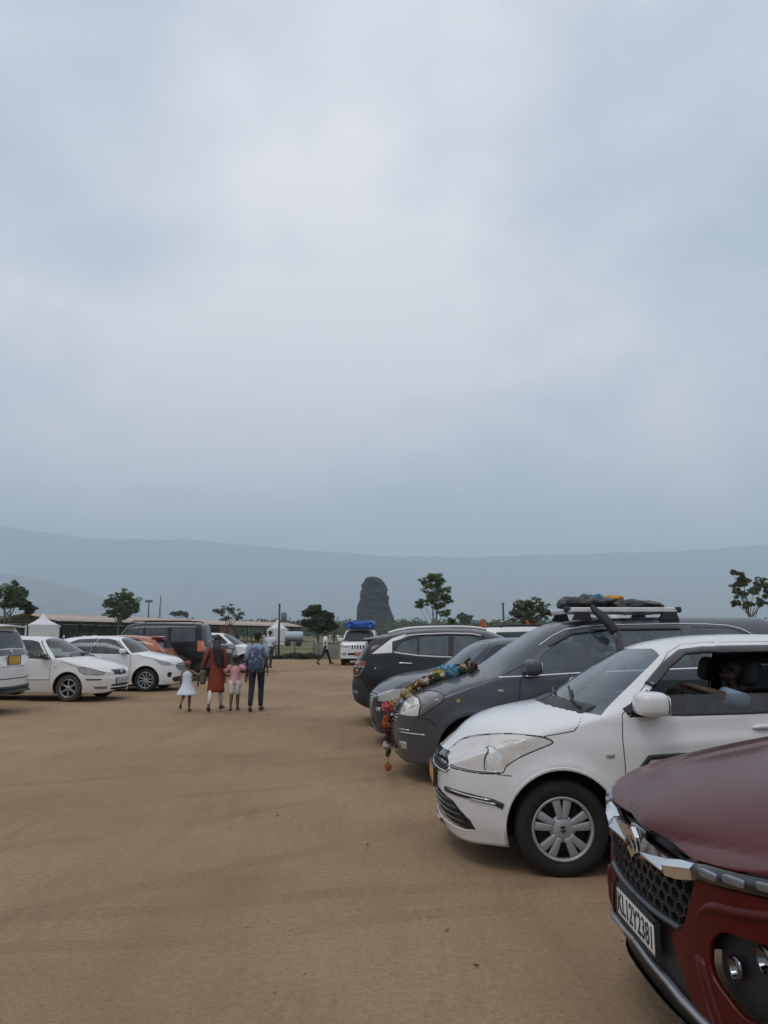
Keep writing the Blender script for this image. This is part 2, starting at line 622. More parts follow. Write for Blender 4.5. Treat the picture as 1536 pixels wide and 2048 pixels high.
    grass = _mixc(nt, _noise(nt, 0.5, 6.0, 0.65), (0.085, 0.095, 0.035), (0.21, 0.175, 0.085))
    nt.links.new(_mixc(nt, mr.outputs[0], c5, grass), p.inputs['Base Color'])
    p.inputs['Roughness'].default_value = 0.95
    p.inputs['Specular IOR Level'].default_value = 0.15
    h = _mixc(nt, 0.35, fine, grit)
    b1 = nt.nodes.new('ShaderNodeBump'); b1.inputs['Strength'].default_value = 0.55; b1.inputs['Distance'].default_value = 0.012
    nt.links.new(h, b1.inputs['Height'])
    b2 = nt.nodes.new('ShaderNodeBump'); b2.inputs['Strength'].default_value = 0.6; b2.inputs['Distance'].default_value = 0.05
    nt.links.new(_mixc(nt, 0.5, _mixc(nt, 0.5, midn, streak), _mixc(nt, 0.5, scr.outputs[0], tr)), b2.inputs['Height']); nt.links.new(b1.outputs[0], b2.inputs['Normal'])
    nt.links.new(b2.outputs[0], p.inputs['Normal'])
    me.materials.append(mt)
    o = bpy.data.objects.new('ground', me)
    C.objects.link(o)
    kind(o, 'structure')
    o['label'] = 'sandy brown earth of the car park'


make_ground()


def ray_xy(u, Y):
    """world x of image column u at distance Y (for levels near the horizon)"""
    return (u - 768) / 1538 * Y * 0.9877


# ------------------------------------------------------------------ hills, haze
def make_hills():
    mt, nt, p = new_mat('forested hillside')
    nt.links.new(_mixc(nt, _noise(nt, 0.004, 8.0, 0.65), (0.018, 0.030, 0.022), (0.055, 0.066, 0.045)), p.inputs['Base Color'])
    p.inputs['Roughness'].default_value = 1.0
    p.inputs['Specular IOR Level'].default_value = 0.0
    for name, D, depth, prof, seed in (('hills', 8200, 2200, [(-1020, 1080), (-900, 1075), (-400, 1040), (0, 1044), (90, 1058), (200, 1071), (350, 1071), (470, 1082), (560, 1090), (720, 1103), (900, 1109), (1100, 1104), (1400, 1094), (1536, 1084), (1900, 1090), (2560, 1130)], 3),
                                       ('near_hills', 5200, 1000, [(-1600, 1150), (-900, 1120), (-300, 1112), (0, 1142), (110, 1163), (200, 1190), (300, 1222), (390, 1246), (470, 1262), (560, 1272), (700, 1276)], 5)):
        f = pchip(prof)
        us = np.linspace(prof[0][0], prof[-1][0], 300)
        T = np.linspace(0, 1, 26)
        vs_, fs = [], []
        for i, u in enumerate(us):
            a = math.atan((u - 768) / 1538)
            top = max(2.0, (1268 - float(f(u))) / 1538 * D * 0.9877 + 1.5 / 1) 
            for j, t in enumerate(T):
                back = t > 0.62
                tt = t / 0.62 if not back else 1 - (t - 0.62) / 0.38
                dist = D - depth * (1 - t / 0.62) if not back else D + (t - 0.62) / 0.38 * depth
                nz = mnoise.fractal(Vector((u * 0.011, t * 5.0, seed)), 1.0, 2.0, 5)
                nz2 = mnoise.fractal(Vector((u * 0.05, t * 9.0, seed + 9)), 1.0, 2.0, 4)
                z = top * (tt ** 1.25) * (1 + 0.22 * nz * (1 - tt) * tt * 2.2) + top * 0.012 * nz2 * tt
                dist *= 1 + 0.05 * nz * (1 - abs(2 * tt - 1))
                ca = math.cos(a)
                vs_.append((dist * math.tan(a), dist, z - 3 if tt < 0.02 else z))
        m = len(T)
        for i in range(len(us) - 1):
            for j in range(m - 1):
                fs.append((i * m + j, (i + 1) * m + j, (i + 1) * m + j + 1, i * m + j + 1))
        o = MB().add(vs_, fs).build(name, mt)
        kind(o, 'structure')


make_hills()
HAZE = 3.0e-4
hz = MB().box((0, 0, 619), (26000, 26000, 1242)).build('haze', bpy.data.materials.new('haze air'))
kind(hz, 'stuff')
hz['label'] = 'pale blue haze hanging in the air'
hm = hz.data.materials[0]
hm.use_nodes = True
hm.node_tree.nodes.clear()
ho = hm.node_tree.nodes.new('ShaderNodeOutputMaterial')
hv = hm.node_tree.nodes.new('ShaderNodeVolumePrincipled')
hv.inputs['Color'].default_value = (0.75, 0.88, 1.0, 1)
hv.inputs['Density'].default_value = HAZE
hv.inputs['Anisotropy'].default_value = 0.0
hm.node_tree.links.new(hv.outputs[0], ho.inputs['Volume'])


# ------------------------------------------------------------------ trees
M_BARK = mat('bark', (0.115, 0.090, 0.068), 0.9, var=0.4, vscale=8, bump=0.5, bscale=25)
M_BARKP = mat('pale bark', (0.20, 0.165, 0.13), 0.9, var=0.35, vscale=8, bump=0.4, bscale=25)
L_GREEN = leafmat('mid green leaves', (0.050, 0.095, 0.030), (0.160, 0.225, 0.075))
L_DARK = leafmat('dark green leaves', (0.030, 0.052, 0.020), (0.088, 0.128, 0.045))
L_PALE = leafmat('dusty olive leaves', (0.055, 0.062, 0.030), (0.150, 0.140, 0.075))
L_BRUSH = leafmat('dark brush', (0.006, 0.008, 0.006), (0.026, 0.030, 0.017))


def leaves(mb, ctr, r, n, size, R_, flat=1.0):
    """n leaf blades spread through an ellipsoid, denser to its skin"""
    for _ in range(n):
        d = Vector((R_.gauss(0, 1), R_.gauss(0, 1), R_.gauss(0, 1))).normalized()
        k = R_.uniform(0.15, 1.0) ** 0.45 * R_.uniform(0.85, 1.12)
        p = Vector(ctr) + Vector((d.x * r[0], d.y * r[1], d.z * r[2])) * k
        a = Vector((R_.gauss(0, 1), R_.gauss(0, 1), R_.gauss(0, 0.7))).normalized()
        b = a.orthogonal().normalized()
        b = Matrix.Rotation(R_.uniform(0, 6.28), 3, a) @ b
        s = size * R_.uniform(0.6, 1.35)
        v = [p - a * s, p + b * s * 0.45 + a * s * 0.1, p + a * s, p - b * s * 0.45 + a * s * 0.1]
        mb.add(v, [(0, 1, 2, 3)], 0, False)


def tree(name, label, x, y, H, crown, trunk_r, leafm, seed, nl=420, size=0.10, barkm=None, stems=1, group='trees around the car park', lean=0.0, gaps=0.0, cat='tree'):
    """crown: list of (dx, dz, rx, rz) clumps in metres seen from the camera; each gets a limb"""
    R_ = random.Random(seed)
    root = empty(name, (x, y, 0))
    tag(root, label, cat, group)
    tm, cm = MB(), MB()
    fork = min(c[1] for c in crown) * 0.72
    bases = []
    for s in range(stems):
        ox = (s - (stems - 1) / 2) * trunk_r * 3.2
        pts = [(ox, 0, -0.1), (ox + R_.uniform(-.05, .05), R_.uniform(-.05, .05), fork * 0.5), (ox * 1.5 + lean * fork, 0, fork)]
        tm.tube(smooth_pts(pts, 4), [trunk_r * (1.25 - 0.45 * i / 8) for i in range(9)], 8)
        bases.append(Vector(pts[-1]))
    for (dx, dz, rx, rz) in crown:
        dy = R_.uniform(-0.6, 0.6) * rx
        b = bases[R_.randrange(stems)]
        e = Vector((dx, dy, dz))
        m = b.lerp(e, 0.5) + Vector((R_.uniform(-.1, .1) * rx, R_.uniform(-.2, .2) * rx, 0.12 * rz))
        pp = smooth_pts([b, m, e], 4)
        tm.tube(pp, [trunk_r * (0.62 - 0.5 * i / (len(pp) - 1)) for i in range(len(pp))], 6)
        for _ in range(5):                              # twigs
            d = Vector((R_.gauss(0, 1), R_.gauss(0, 1), R_.gauss(0.3, 0.8))).normalized()
            q = m.lerp(e, R_.uniform(0.2, 1.0))
            tm.tube([q, q + d * rx * 0.5 + Vector((0, 0, .04)), q + d * rx * 0.95], [trunk_r * 0.16, trunk_r * 0.11, trunk_r * 0.05], 5)
        # a clump is a handful of smaller tufts, so its outline stays ragged
        nt_ = 16
        for t in range(nt_):
            d = Vector((R_.gauss(0, 1), R_.gauss(0, 1), R_.gauss(0, 1))).normalized() * R_.uniform(0.35, 0.95)
            q = (dx + d.x * rx, dy + d.y * rx, dz + d.z * rz)
            k = R_.uniform(0.22, 0.46)
            if R_.random() < gaps:
                continue
            leaves(cm, q, (rx * k, rx * k, rz * k * 0.85), int(nl / nt_), size, R_)
    tm.build('trunk', barkm or M_BARK, root)
    cm.build('crown', leafm, root)
    return root


def px_tree(name, label, u, Y, clumps, **kw):
    """clumps given as image (u, v, half-width px, half-height px)"""
    k = Y * 0.9877 / 1538
    x = (u - 768) * k
    cr = [((cu - u) * k, 1.55 + (1268 - cv) * k, ru * k * 1.12, rv * k * 1.15) for cu, cv, ru, rv in clumps]
    return tree(name, label, x, Y, 0, cr, **kw)


px_tree('roadside_tree', 'broad green tree at the left edge with open stems below its crown', 12, 62, [(-30, 1190, 26, 18), (0, 1183, 22, 18), (22, 1182, 22, 18), (38, 1195, 14, 15), (5, 1205, 22, 12), (30, 1206, 14, 10)], trunk_r=0.09, leafm=L_GREEN, seed=1, stems=2, nl=2000, size=0.09)
px_tree('roadside_tree', 'small dark green tree right of the broad tree at the left edge', 54, 64, [(50, 1212, 13, 9), (60, 1220, 11, 9), (52, 1222, 14, 8)], trunk_r=0.06, leafm=L_DARK, seed=2, nl=1500, size=0.085)
px_tree('roadside_tree', 'round green tree in front of the long pavilion roof', 236, 70, [(246, 1191, 15, 10), (228, 1198, 15, 11), (258, 1204, 16, 12), (215, 1212, 14, 12), (240, 1212, 20, 14), (262, 1219, 12, 12), (225, 1228, 18, 10), (248, 1230, 16, 9)], trunk_r=0.09, leafm=L_GREEN, seed=3, nl=1500, size=0.085, gaps=0.1)
px_tree('sparse_tree', 'sparse dusty tree with bare twigs behind the white crossover', 455, 80, [(440, 1224, 14, 8), (455, 1216, 13, 8), (470, 1226, 14, 9), (478, 1236, 9, 8), (448, 1236, 16, 8)], trunk_r=0.09, leafm=L_PALE, seed=4, nl=700, size=0.085, gaps=0.35, stems=2)
px_tree('round_tree', 'dense dark round tree beside the white boxy SUV', 636, 66, [(624, 1224, 18, 12), (634, 1221, 16, 11), (620, 1240, 16, 14), (640, 1240, 22, 16), (656, 1236, 15, 13), (662, 1250, 12, 10), (628, 1255, 20, 9), (648, 1257, 20, 8)], trunk_r=0.10, leafm=L_DARK, seed=5, nl=2000, size=0.09)
px_tree('slender_tree', 'slender young tree with pale stems to the right of the statue', 869, 56, [(867, 1158, 17, 11), (880, 1165, 12, 10), (852, 1166, 13, 10), (866, 1178, 22, 12), (888, 1184, 14, 12), (868, 1196, 18, 11), (896, 1200, 11, 9), (845, 1206, 13, 7), (876, 1210, 14, 8), (888, 1226, 13, 7), (902, 1242, 8, 7), (838, 1212, 8, 5)], trunk_r=0.055, leafm=L_GREEN, seed=6, nl=1050, size=0.075, stems=2, barkm=M_BARKP, gaps=0.15)
px_tree('round_tree', 'wide olive green bushy tree behind the grey people carrier', 1062, 60, [(1050, 1208, 16, 9), (1070, 1206, 16, 9), (1084, 1216, 16, 11), (1036, 1220, 14, 13), (1060, 1222, 22, 13), (1092, 1228, 11, 10), (1040, 1236, 16, 11), (1070, 1238, 22, 11)], trunk_r=0.09, leafm=leafmat('olive leaves', (0.055, 0.085, 0.030), (0.165, 0.195, 0.075)), seed=7, nl=1500, size=0.075, gaps=0.1)
px_tree('sparse_tree', 'thin leafy tree at the right edge with sky showing through', 1506, 48, [(1488, 1152, 12, 9), (1498, 1166, 16, 10), (1480, 1172, 12, 9), (1512, 1182, 14, 10), (1488, 1190, 16, 10), (1530, 1168, 14, 12), (1545, 1190, 16, 12), (1528, 1204, 14, 9), (1478, 1206, 11, 7), (1502, 1210, 13, 8), (1475, 1145, 6, 5), (1560, 1160, 14, 12)], trunk_r=0.05, leafm=leafmat('thin leaves', (0.045, 0.075, 0.030), (0.145, 0.170, 0.075)), seed=8, nl=900, size=0.07, gaps=0.2, stems=2)
px_tree('far_tree', 'pale grey-green tree standing above the far wood', 930, 260, [(926, 1232, 10, 7), (936, 1236, 8, 6), (930, 1242, 10, 6)], trunk_r=0.35, leafm=L_DARK, seed=9, nl=500, size=0.5, group='trees in the far wood')
px_tree('far_tree', 'small clump of trees above the pavilion roof', 355, 240, [(348, 1228, 8, 4), (360, 1227, 9, 4), (370, 1230, 7, 4)], trunk_r=0.3, leafm=L_DARK, seed=10, nl=400, size=0.45, group='trees in the far wood')


def far_wood():
    """the wooded line along the foot of the hills: one mass nobody could count"""
    R_ = random.Random(21)
    mb = MB()
    for i in range(760):
        u = R_.uniform(-500, 2000)
        Y = R_.uniform(240, 620)
        k = Y * 0.9877 / 1538
        v_top = 1243 - (9 if u < 260 else 0) * max(0, min(1, (260 - u) / 200)) - 5 * mnoise.noise(Vector((u * 0.012, 3.1, 0))) - R_.uniform(-4, 5)
        h = 1.55 + (1268 - v_top) * k
        w = h * R_.uniform(0.5, 0.9)
        x = (u - 768) * k
        leaves(mb, (x, Y, h * 0.52), (w, w, h * 0.5), 110, 0.0032 * Y * 0.75, R_)
    o = mb.build('far_wood', L_DARK)
    kind(o, 'stuff')
    o['label'] = 'hazy line of dark trees along the foot of the hills'


far_wood()


# ------------------------------------------------------------------ far structures
M_TIN = mat('rusty tin roof', (0.42, 0.33, 0.28), 0.75, var=0.35, vscale=1.2)
M_STEEL = mat('dark steel post', (0.035, 0.034, 0.036), 0.6, var=0.25)
M_CANVAS = mat('white canvas', (0.66, 0.655, 0.65), 0.8, var=0.07, vscale=2)
M_CONC = mat('weathered concrete', (0.20, 0.20, 0.175), 0.9, var=0.35, vscale=3, bump=0.4, bscale=20)
M_MESH = mat('grey shade cloth', (0.17, 0.18, 0.19), 0.9, var=0.2, vscale=1.0)


def pavilion():
    A, B = Vector((ray_xy(112, 105), 105)), Vector((ray_xy(600, 190), 190))
    d = (B - A); L = d.length
    root = empty('open_pavilion', (A.x, A.y, 0), math.atan2(d.y, d.x))
    tag(root, 'long low open pavilion with a rusty tin roof across the field', 'pavilion')
    W = 9.0
    n = 60
    for s, nm in ((0, 'front'), (1, 'back')):
        rings = []
        for i in range(n * 2 + 1):
            x = -1.2 + (L + 2.4) * i / (n * 2)
            cz = 0.035 * (i % 2)
            y0, y1 = (-1.2, W / 2) if s == 0 else (W / 2, W + 1.2)
            z0, z1 = (3.30, 4.35) if s == 0 else (4.35, 3.30)
            rings.append([(x, y0, z0 + cz), (x, y1, z1 + cz), (x, y1, z1 + cz - 0.06), (x, y0, z0 + cz - 0.06)])
        MB().loft(rings).build('roof_sheet', M_TIN, root)
    pm = MB().box((0, 0, 1.65), (0.16, 0.16, 3.3)).mesh('post', M_STEEL)
    for i in range(22):
        for y in (0.0, W):
            o = bpy.data.objects.new('post', pm); C.objects.link(o); o.parent = root; o.location = (L * i / 21, y, 0)
    for y in (0.0, W):
        MB().box((L / 2, y, 3.18), (L, 0.14, 0.2)).build('eave_beam', M_STEEL, root)
    MB().box((L * 0.40, W + 0.1, 1.45), (L * 0.78, 0.08, 2.9)).build('back_screen', M_MESH, root)
    mt = mat('terracotta panel', (0.30, 0.135, 0.07), 0.85, var=0.2, vscale=1.5)
    for x in (0.545, 0.585):
        MB().box((L * x, 0.4, 1.5), (L * 0.030, 0.25, 3.0)).build('wall_panel', mt, root)
    MB().box((L * 0.985, 1.5, 1.7), (2.6, 2.2, 3.3)).build('end_kiosk', mat('dull red kiosk', (0.25, 0.10, 0.07), 0.8), root)


pavilion()


def tent(label, u, Y, w, h, wall):
    x = ray_xy(u, Y)
    root = empty('canopy_tent', (x, Y, 0), rad(28))
    tag(root, label, 'tent', 'white canopy tents')
    hw = w / 2 * 0.78
    def sq(r, z, n=6):
        pts = []
        for a, b in (((-1, -1), (1, -1)), ((1, -1), (1, 1)), ((1, 1), (-1, 1)), ((-1, 1), (-1, -1))):
            for k in range(n):
                t = k / n
                sag = 0.05 * math.sin(math.pi * t)
                px, py = a[0] + (b[0] - a[0]) * t, a[1] + (b[1] - a[1]) * t
                q = 1 - sag * (r / hw)
                pts.append((px * r * q, py * r * q, z))
        return pts
    MB().loft([sq(hw * 1.04, wall - 0.22), sq(hw * 1.04, wall)], caps=False).build('valance', M_CANVAS, root)
    MB().loft([sq(hw * r, wall + (h - wall) * z) for r, z in ((1.04, 0), (0.78, 0.16), (0.5, 0.36), (0.28, 0.58), (0.12, 0.82), (0.02, 1.0))]).build('roof', M_CANVAS, root)
    for (c_, d_) in (((0, -hw, wall / 2), (2 * hw * 0.98, 0.03, wall)), ((-hw, 0, wall / 2), (0.03, 2 * hw * 0.98, wall)), ((0, hw, wall / 2), (2 * hw * 0.98, 0.03, wall))):
        MB().box(c_, d_).build('side_wall', M_CANVAS, root)
    for sx in (-1, 1):
        for sy in (-1, 1):
            MB().tube([(sx * hw, sy * hw, 0), (sx * hw, sy * hw, wall)], 0.03, 6).build('pole', M_STEEL, root)


tent('white peaked canopy tent at the left in front of the pavilion end', 84, 86, 4.2, 3.75, 2.45)
tent('low white tent at the far right end of the pavilion', 555, 112, 3.0, 3.7, 2.2)


def pole(name, label, u, Y, vtop, r, lamp=False, lean=0.0):
    k = Y * 0.9877 / 1538
    h = 1.55 + (1268 - vtop) * k
    root = empty(name, (ray_xy(u, Y), Y, 0))
    tag(root, label, 'pole')
    MB().tube([(0, 0, -0.1), (lean * 0.5, 0, h * 0.5), (lean, 0, h)], [r, r * 0.92, r * 0.85], 10).build('shaft', M_STEEL, root)
    MB().lathe([(0.0, h + 0.02), (r * 0.9, h + 0.015), (r * 1.05, h - 0.03), (r * 0.9, h - 0.04)], 'z', 10).build('cap', M_STEEL, root)
    if lamp:
        MB().sell((-0.16, -0.02, h * 0.66), (0.14, 0.06, 0.05), 0.7).build('lamp', M_CANVAS, root)
        MB().tube([(0, 0, h * 0.68), (-0.1, 0, h * 0.68)], 0.02, 6).build('bracket', M_STEEL, root)


pole('fence_pole', 'tall dark steel pole standing at the fence left of the round tree', 558, 50, 1208, 0.07)
pole('lamp_pole', 'dark pole with a small white lamp beyond the white SUV roof', 1009, 52, 1206, 0.075, True, -0.06)


def floodlight():
    Y = 170
    k = Y * 0.9877 / 1538
    root = empty('floodlight_mast', (ray_xy(295, Y), Y, 0))
    tag(root, 'floodlight mast with paired lamps above the pavilion roof', 'mast')
    h = 1.55 + (1268 - 1203) * k
    MB().tube([(0, 0, 0), (0, 0, h)], [0.22, 0.12], 8).build('shaft', M_STEEL, root)
    MB().box((0, 0, h - 0.2), (1.6, 0.12, 0.12)).build('crossarm', M_STEEL, root)
    for x in (-0.62, -0.25, 0.25, 0.62):
        MB().box((x, -0.12, h + 0.08), (0.42, 0.25, 0.42), bev=0.05).build('lamp', mat('lamp housing', (0.12, 0.12, 0.13), 0.5), root)
    Y = 330
    k = Y * 0.9877 / 1538
    h = 1.55 + (1268 - 1192) * k
    root = empty('lattice_mast', (ray_xy(318, Y), Y, 0))
    tag(root, 'thin lattice mast rising beside the floodlights', 'mast')
    for i in range(3):
        a = i * 2.094
        MB().tube([(0.9 * math.cos(a), 0.9 * math.sin(a), 0), (0.12 * math.cos(a), 0.12 * math.sin(a), h)], [0.10, 0.06], 5).build('leg', M_STEEL, root)
    m = MB()
    for j in range(14):
        z0, z1 = h * j / 14, h * (j + 1) / 14
        r0, r1 = 0.9 - 0.78 * j / 14, 0.9 - 0.78 * (j + 1) / 14
        for i in range(3):
            a, b = i * 2.094, (i + 1) * 2.094
            MB.tube(m, [(r0 * math.cos(a), r0 * math.sin(a), z0), (r1 * math.cos(b), r1 * math.sin(b), z1)], 0.045, 4)
    kind(m.build('bracing', M_STEEL, root), 'stuff')
    Y = 210
    root = empty('water_tower', (ray_xy(567, Y), Y, 0))
    tag(root, 'small hazy water tower behind the tall fence pole', 'tower')
    k = Y * 0.9877 / 1538
    h = 1.55 + (1268 - 1225) * k
    MB().lathe([(0, h - 2.6), (0.75, h - 2.5), (0.8, h - 0.3), (0.5, h), (0, h + 0.1)], 'z', 16).build('tank', mat('grey tank', (0.16, 0.16, 0.17), 0.8), root)
    for sx in (-0.55, 0.55):
        for sy in (-0.55, 0.55):
            MB().tube([(sx * 1.2, sy * 1.2, 0), (sx, sy, h - 2.5)], 0.09, 6).build('leg', M_STEEL, root)


floodlight()


def bust():
    """a plain giant stone bust, head and shoulders, far across the plain"""
    Y = 460
    root = empty('stone_bust', (ray_xy(747, Y), Y, 0))
    tag(root, 'giant dark stone bust rising over the plain behind the white boxy SUV', 'statue')
    prof = [(35.4, -0.6, 1.0, 1.2), (34.8, -0.8, 3.4, 3.2), (33.4, -0.4, 5.0, 4.6), (31.4, 0.0, 6.1, 5.6), (28.2, 0.2, 6.9, 6.4), (24.4, 0.4, 7.6, 6.9), (21.3, 0.5, 8.1, 7.1), (18.6, 0.1, 9.2, 7.2), (17.0, 0.0, 9.9, 7.4), (15.0, 0.3, 9.8, 7.8), (12.3, 0.7, 10.3, 8.4), (9.2, 0.9, 10.8, 9.2), (4.2, 1.0, 11.4, 9.8), (0.0, 1.0, 11.8, 10.0), (-0.5, 1.0, 11.8, 10.0)]
    zs_ = [p[0] for p in prof][::-1]
    f = [pchip([(p[0], p[i]) for p in prof[::-1]]) for i in (1, 2, 3)]
    rings = []
    N = 96
    for z in np.linspace(35.3, -0.5, 90):
        cx, rx, ry = (float(g(z)) for g in f)
        ring = []
        for k in range(N):
            a = 2 * math.pi * k / N
            x, y = rx * math.copysign(abs(math.cos(a)) ** 0.85, math.cos(a)), ry * math.copysign(abs(math.sin(a)) ** 0.85, math.sin(a))
            lock = 0.95 * mnoise.fractal(Vector((math.cos(a) * 2.6, math.sin(a) * 2.6, z * 0.20)), 1.0, 2.1, 5) + 0.42 * math.sin(a * 8 + z * 0.55 + 1.5 * math.sin(z * 0.3)) + 0.18 * math.sin(z * 1.15 + 2 * math.cos(a))
            front = max(0.0, -math.sin(a))
            if 12 < z < 31:                               # the face lies back between the locks of hair
                fx = x / (rx * 0.62)
                infc = max(0.0, 1 - fx * fx) * front
                y += 1.6 * infc
                lock *= 1 - 0.55 * min(1, infc * 2)
                y -= 1.9 * math.exp(-(x / 1.0) ** 2) * math.exp(-((z - 21.0) / 2.6) ** 2) * (1.2 - (z - 18) / 8) * (front > 0.3)
                y -= 0.8 * math.exp(-((z - 25.6) / 0.8) ** 2) * infc
                y -= 0.9 * math.exp(-((z - 17.3) / 0.5) ** 2) * infc * math.exp(-(x / 2.0) ** 2)
                y -= 1.1 * math.exp(-((z - 14.6) / 1.0) ** 2) * infc * math.exp(-(x / 2.4) ** 2)
                for ex in (-2.3, 2.3):
                    y += 0.7 * math.exp(-((x - ex) / 1.0) ** 2) * math.exp(-((z - 24.0) / 0.7) ** 2) * (front > 0.3)
            if z > 13:                                    # loose, uneven locks break the outline
                lock += 1.5 * max(0.0, mnoise.noise(Vector((math.cos(a) * 2.1 + 4.0, math.sin(a) * 2.1, z * 0.36)))) - 0.9 * max(0.0, mnoise.noise(Vector((math.cos(a) * 2.4, math.sin(a) * 2.4 + 7.0, z * 0.30))))
            s = 1 + lock / max(rx, 2.2) * 0.9
            ring.append((cx + x * s, y * s, z))
        rings.append(ring)
    MB().loft(rings).build('head_and_shoulders', mat('dark blue-grey stone', (0.014, 0.018, 0.029), 0.8, var=0.45, vscale=0.5, bump=0.5, bscale=2.0), root)
    MB().box((0, 0, 0.6), (36, 24, 1.2), bev=0.2).build('plinth', mat('grey plinth stone', (0.18, 0.18, 0.18), 0.8), root)


bust()


def small_far_things():
    mt = mat('tan awning', (0.42, 0.32, 0.16), 0.8)
    for i, (u, v, w) in enumerate(((800, 1256, 3.4), (814, 1252, 2.2))):
        Y = 205
        k = Y * 0.9877 / 1538
        root = empty('awning', (ray_xy(u, Y), Y, 0))
        tag(root, ('wide tan awning by the foot of the statue', 'narrow tan awning right of the wide one')[i], 'awning')
        h = 1.55 + (1268 - v) * k
        MB().loft([[(-w / 2, y, h - 0.5), (0, y, h), (w / 2, y, h - 0.5), (w / 2, y, h - 0.56), (0, y, h - 0.06), (-w / 2, y, h - 0.56)] for y in (-1.2, 0, 1.2)]).build('cover', mt, root)
        for sx in (-w / 2, w / 2):
            for sy in (-1.1, 1.1):
                MB().tube([(sx * 0.95, sy, 0), (sx * 0.95, sy, h - 0.5)], 0.05, 5).build('post', M_STEEL, root)
    # water tanker trailer
    Y = 98
    root = empty('water_tanker', (ray_xy(588, Y), Y, 0), rad(4))
    tag(root, 'silver-blue water tank trailer standing in the field left of the round tree', 'trailer')
    tk = MB()
    tk.loft([[(x, 0.62 * s * math.cos(a), 1.30 + 0.58 * s * math.sin(a)) for a in np.linspace(0, 2 * math.pi, 21)[:-1]] for x, s in ((-1.15, 0.05), (-1.14, 0.8), (-1.05, 0.97), (-0.5, 1.0), (0.5, 1.0), (1.05, 0.97), (1.14, 0.8), (1.15, 0.05))])
    tk.build('tank', mat('silver-blue tank', (0.40, 0.45, 0.50), 0.6, metal=0.1), root)
    MB().box((0, 0, 0.66), (2.3, 0.7, 0.1)).build('chassis', M_STEEL, root)
    MB().tube([(1.1, 0, 0.66), (2.0, 0, 0.5)], 0.05, 6).build('drawbar', M_STEEL, root)
    for sy in (-1, 1):
        for sx in (-0.75, 0.6):
            MB().lathe([(0.0, sy * 0.62), (0.2, sy * 0.62), (0.36, sy * 0.58), (0.38, sy * 0.5), (0.36, sy * 0.42), (0, sy * 0.42)], 'y', 18, (sx, 0, 0.38)).build('wheel', M_RUBBER2, root)
    # a low concrete gate wall by the taxi
    Y = 49.5
    root = empty('gate_wall', (ray_xy(658, Y), Y, 0))
    tag(root, 'low weathered concrete gate wall left of the white boxy SUV', 'wall')
    MB().box((0, 0, 0.48), (1.25, 0.3, 0.98), bev=0.02).build('wall_slab', M_CONC, root)
    MB().box((0, 0, 1.005), (1.33, 0.38, 0.07), bev=0.012).build('coping', M_CONC, root)
    MB().box((-0.78, 0.0, 0.5), (0.26, 0.36, 1.02), bev=0.02).build('pier', M_CONC, root)
    # post and wire fence either side
    for lab, X0, X1, Yf in (('post and wire fence along the field left of the gate wall', ray_xy(180, 50), ray_xy(628, 50), 50.0), ('post and wire fence running right behind the parked cars', ray_xy(790, 51), ray_xy(1700, 51), 51.0)):
        root = empty('wire_fence', (X0, Yf, 0))
        tag(root, lab, 'fence')
        n = int((X1 - X0) / 1.15)
        pm = MB().tube([(0, 0, -0.05), (0.01, 0, 1.15)], [0.035, 0.03], 6).mesh('post', M_STEEL)
        for i in range(n + 1):
            o = bpy.data.objects.new('post', pm); C.objects.link(o); o.parent = root; o.location = ((X1 - X0) * i / n, 0, 0); o.rotation_euler = (0, rng.uniform(-.05, .05), 0)
        for z in (0.35, 0.62, 0.88, 1.08):
            pts = []
            for i in range(n + 1):
                x = (X1 - X0) * i / n
                pts += [(x, -0.03, z)] + ([(x + (X1 - X0) / n / 2, -0.03, z - 0.02)] if i < n else [])
            MB().tube(pts, 0.012 if z not in (0.62, 1.08) else 0.02, 4).build('wire', M_STEEL, root)
    # dark brush heaped along the fence
    for i, (u0, u1, vt, lab) in enumerate(((566, 638, 1304, 'dark heap of brush lying along the fence by the gate wall'), (532, 564, 1311, 'low dark brush at the foot of the tall fence pole'), (130, 545, 1279, 'long dark hedge behind the parked cars on the left'))):
        R_ = random.Random(40 + i)
        Yb = 48.6 if i < 2 else 62.0
        k = Yb * 0.9877 / 1538
        root = empty('brush', (ray_xy((u0 + u1) / 2, Yb), Yb, 0))
        tag(root, lab, 'bush')
        h = max(0.3, (1268 + 1.55 / k - vt) * k)
        mb, st = MB(), MB()
        W = (u1 - u0) * k
        for q in range(int(W / 0.35)):
            x = -W / 2 + W * (q + 0.5) / int(W / 0.35)
            hh = h * R_.uniform(0.55, 1.0)
            leaves(mb, (x, R_.uniform(-.3, .3), hh * 0.5), (0.42, 0.4, hh * 0.55), 150, 0.075, R_)
            st.tube([(x, 0, 0), (x + R_.uniform(-.3, .3), R_.uniform(-.2, .2), hh * 0.8)], [0.02, 0.008], 5)
        mb.build('foliage', L_BRUSH, root)
        st.build('stems', M_BARK, root)
    # saffron pennants
    for i, (u, vt, vb, Y, w) in enumerate(((966, 1237, 1262, 40, 0.42), (1056, 1240, 1256, 40, 0.26))):
        k = Y * 0.9877 / 1538
        root = empty('pennant', (ray_xy(u, Y), Y, 0))
        tag(root, ('tall saffron pennant above the roof of the black compact SUV', 'small saffron pennant left of the roof luggage')[i], 'flag')
        zt, zb = 1.55 + (1268 - vt) * k, 1.55 + (1268 - vb) * k
        MB().tube([(w * 0.1, 0.03, 0), (w * 0.1, 0.03, zt)], 0.02, 6).build('staff', M_STEEL, root)
        rows = []
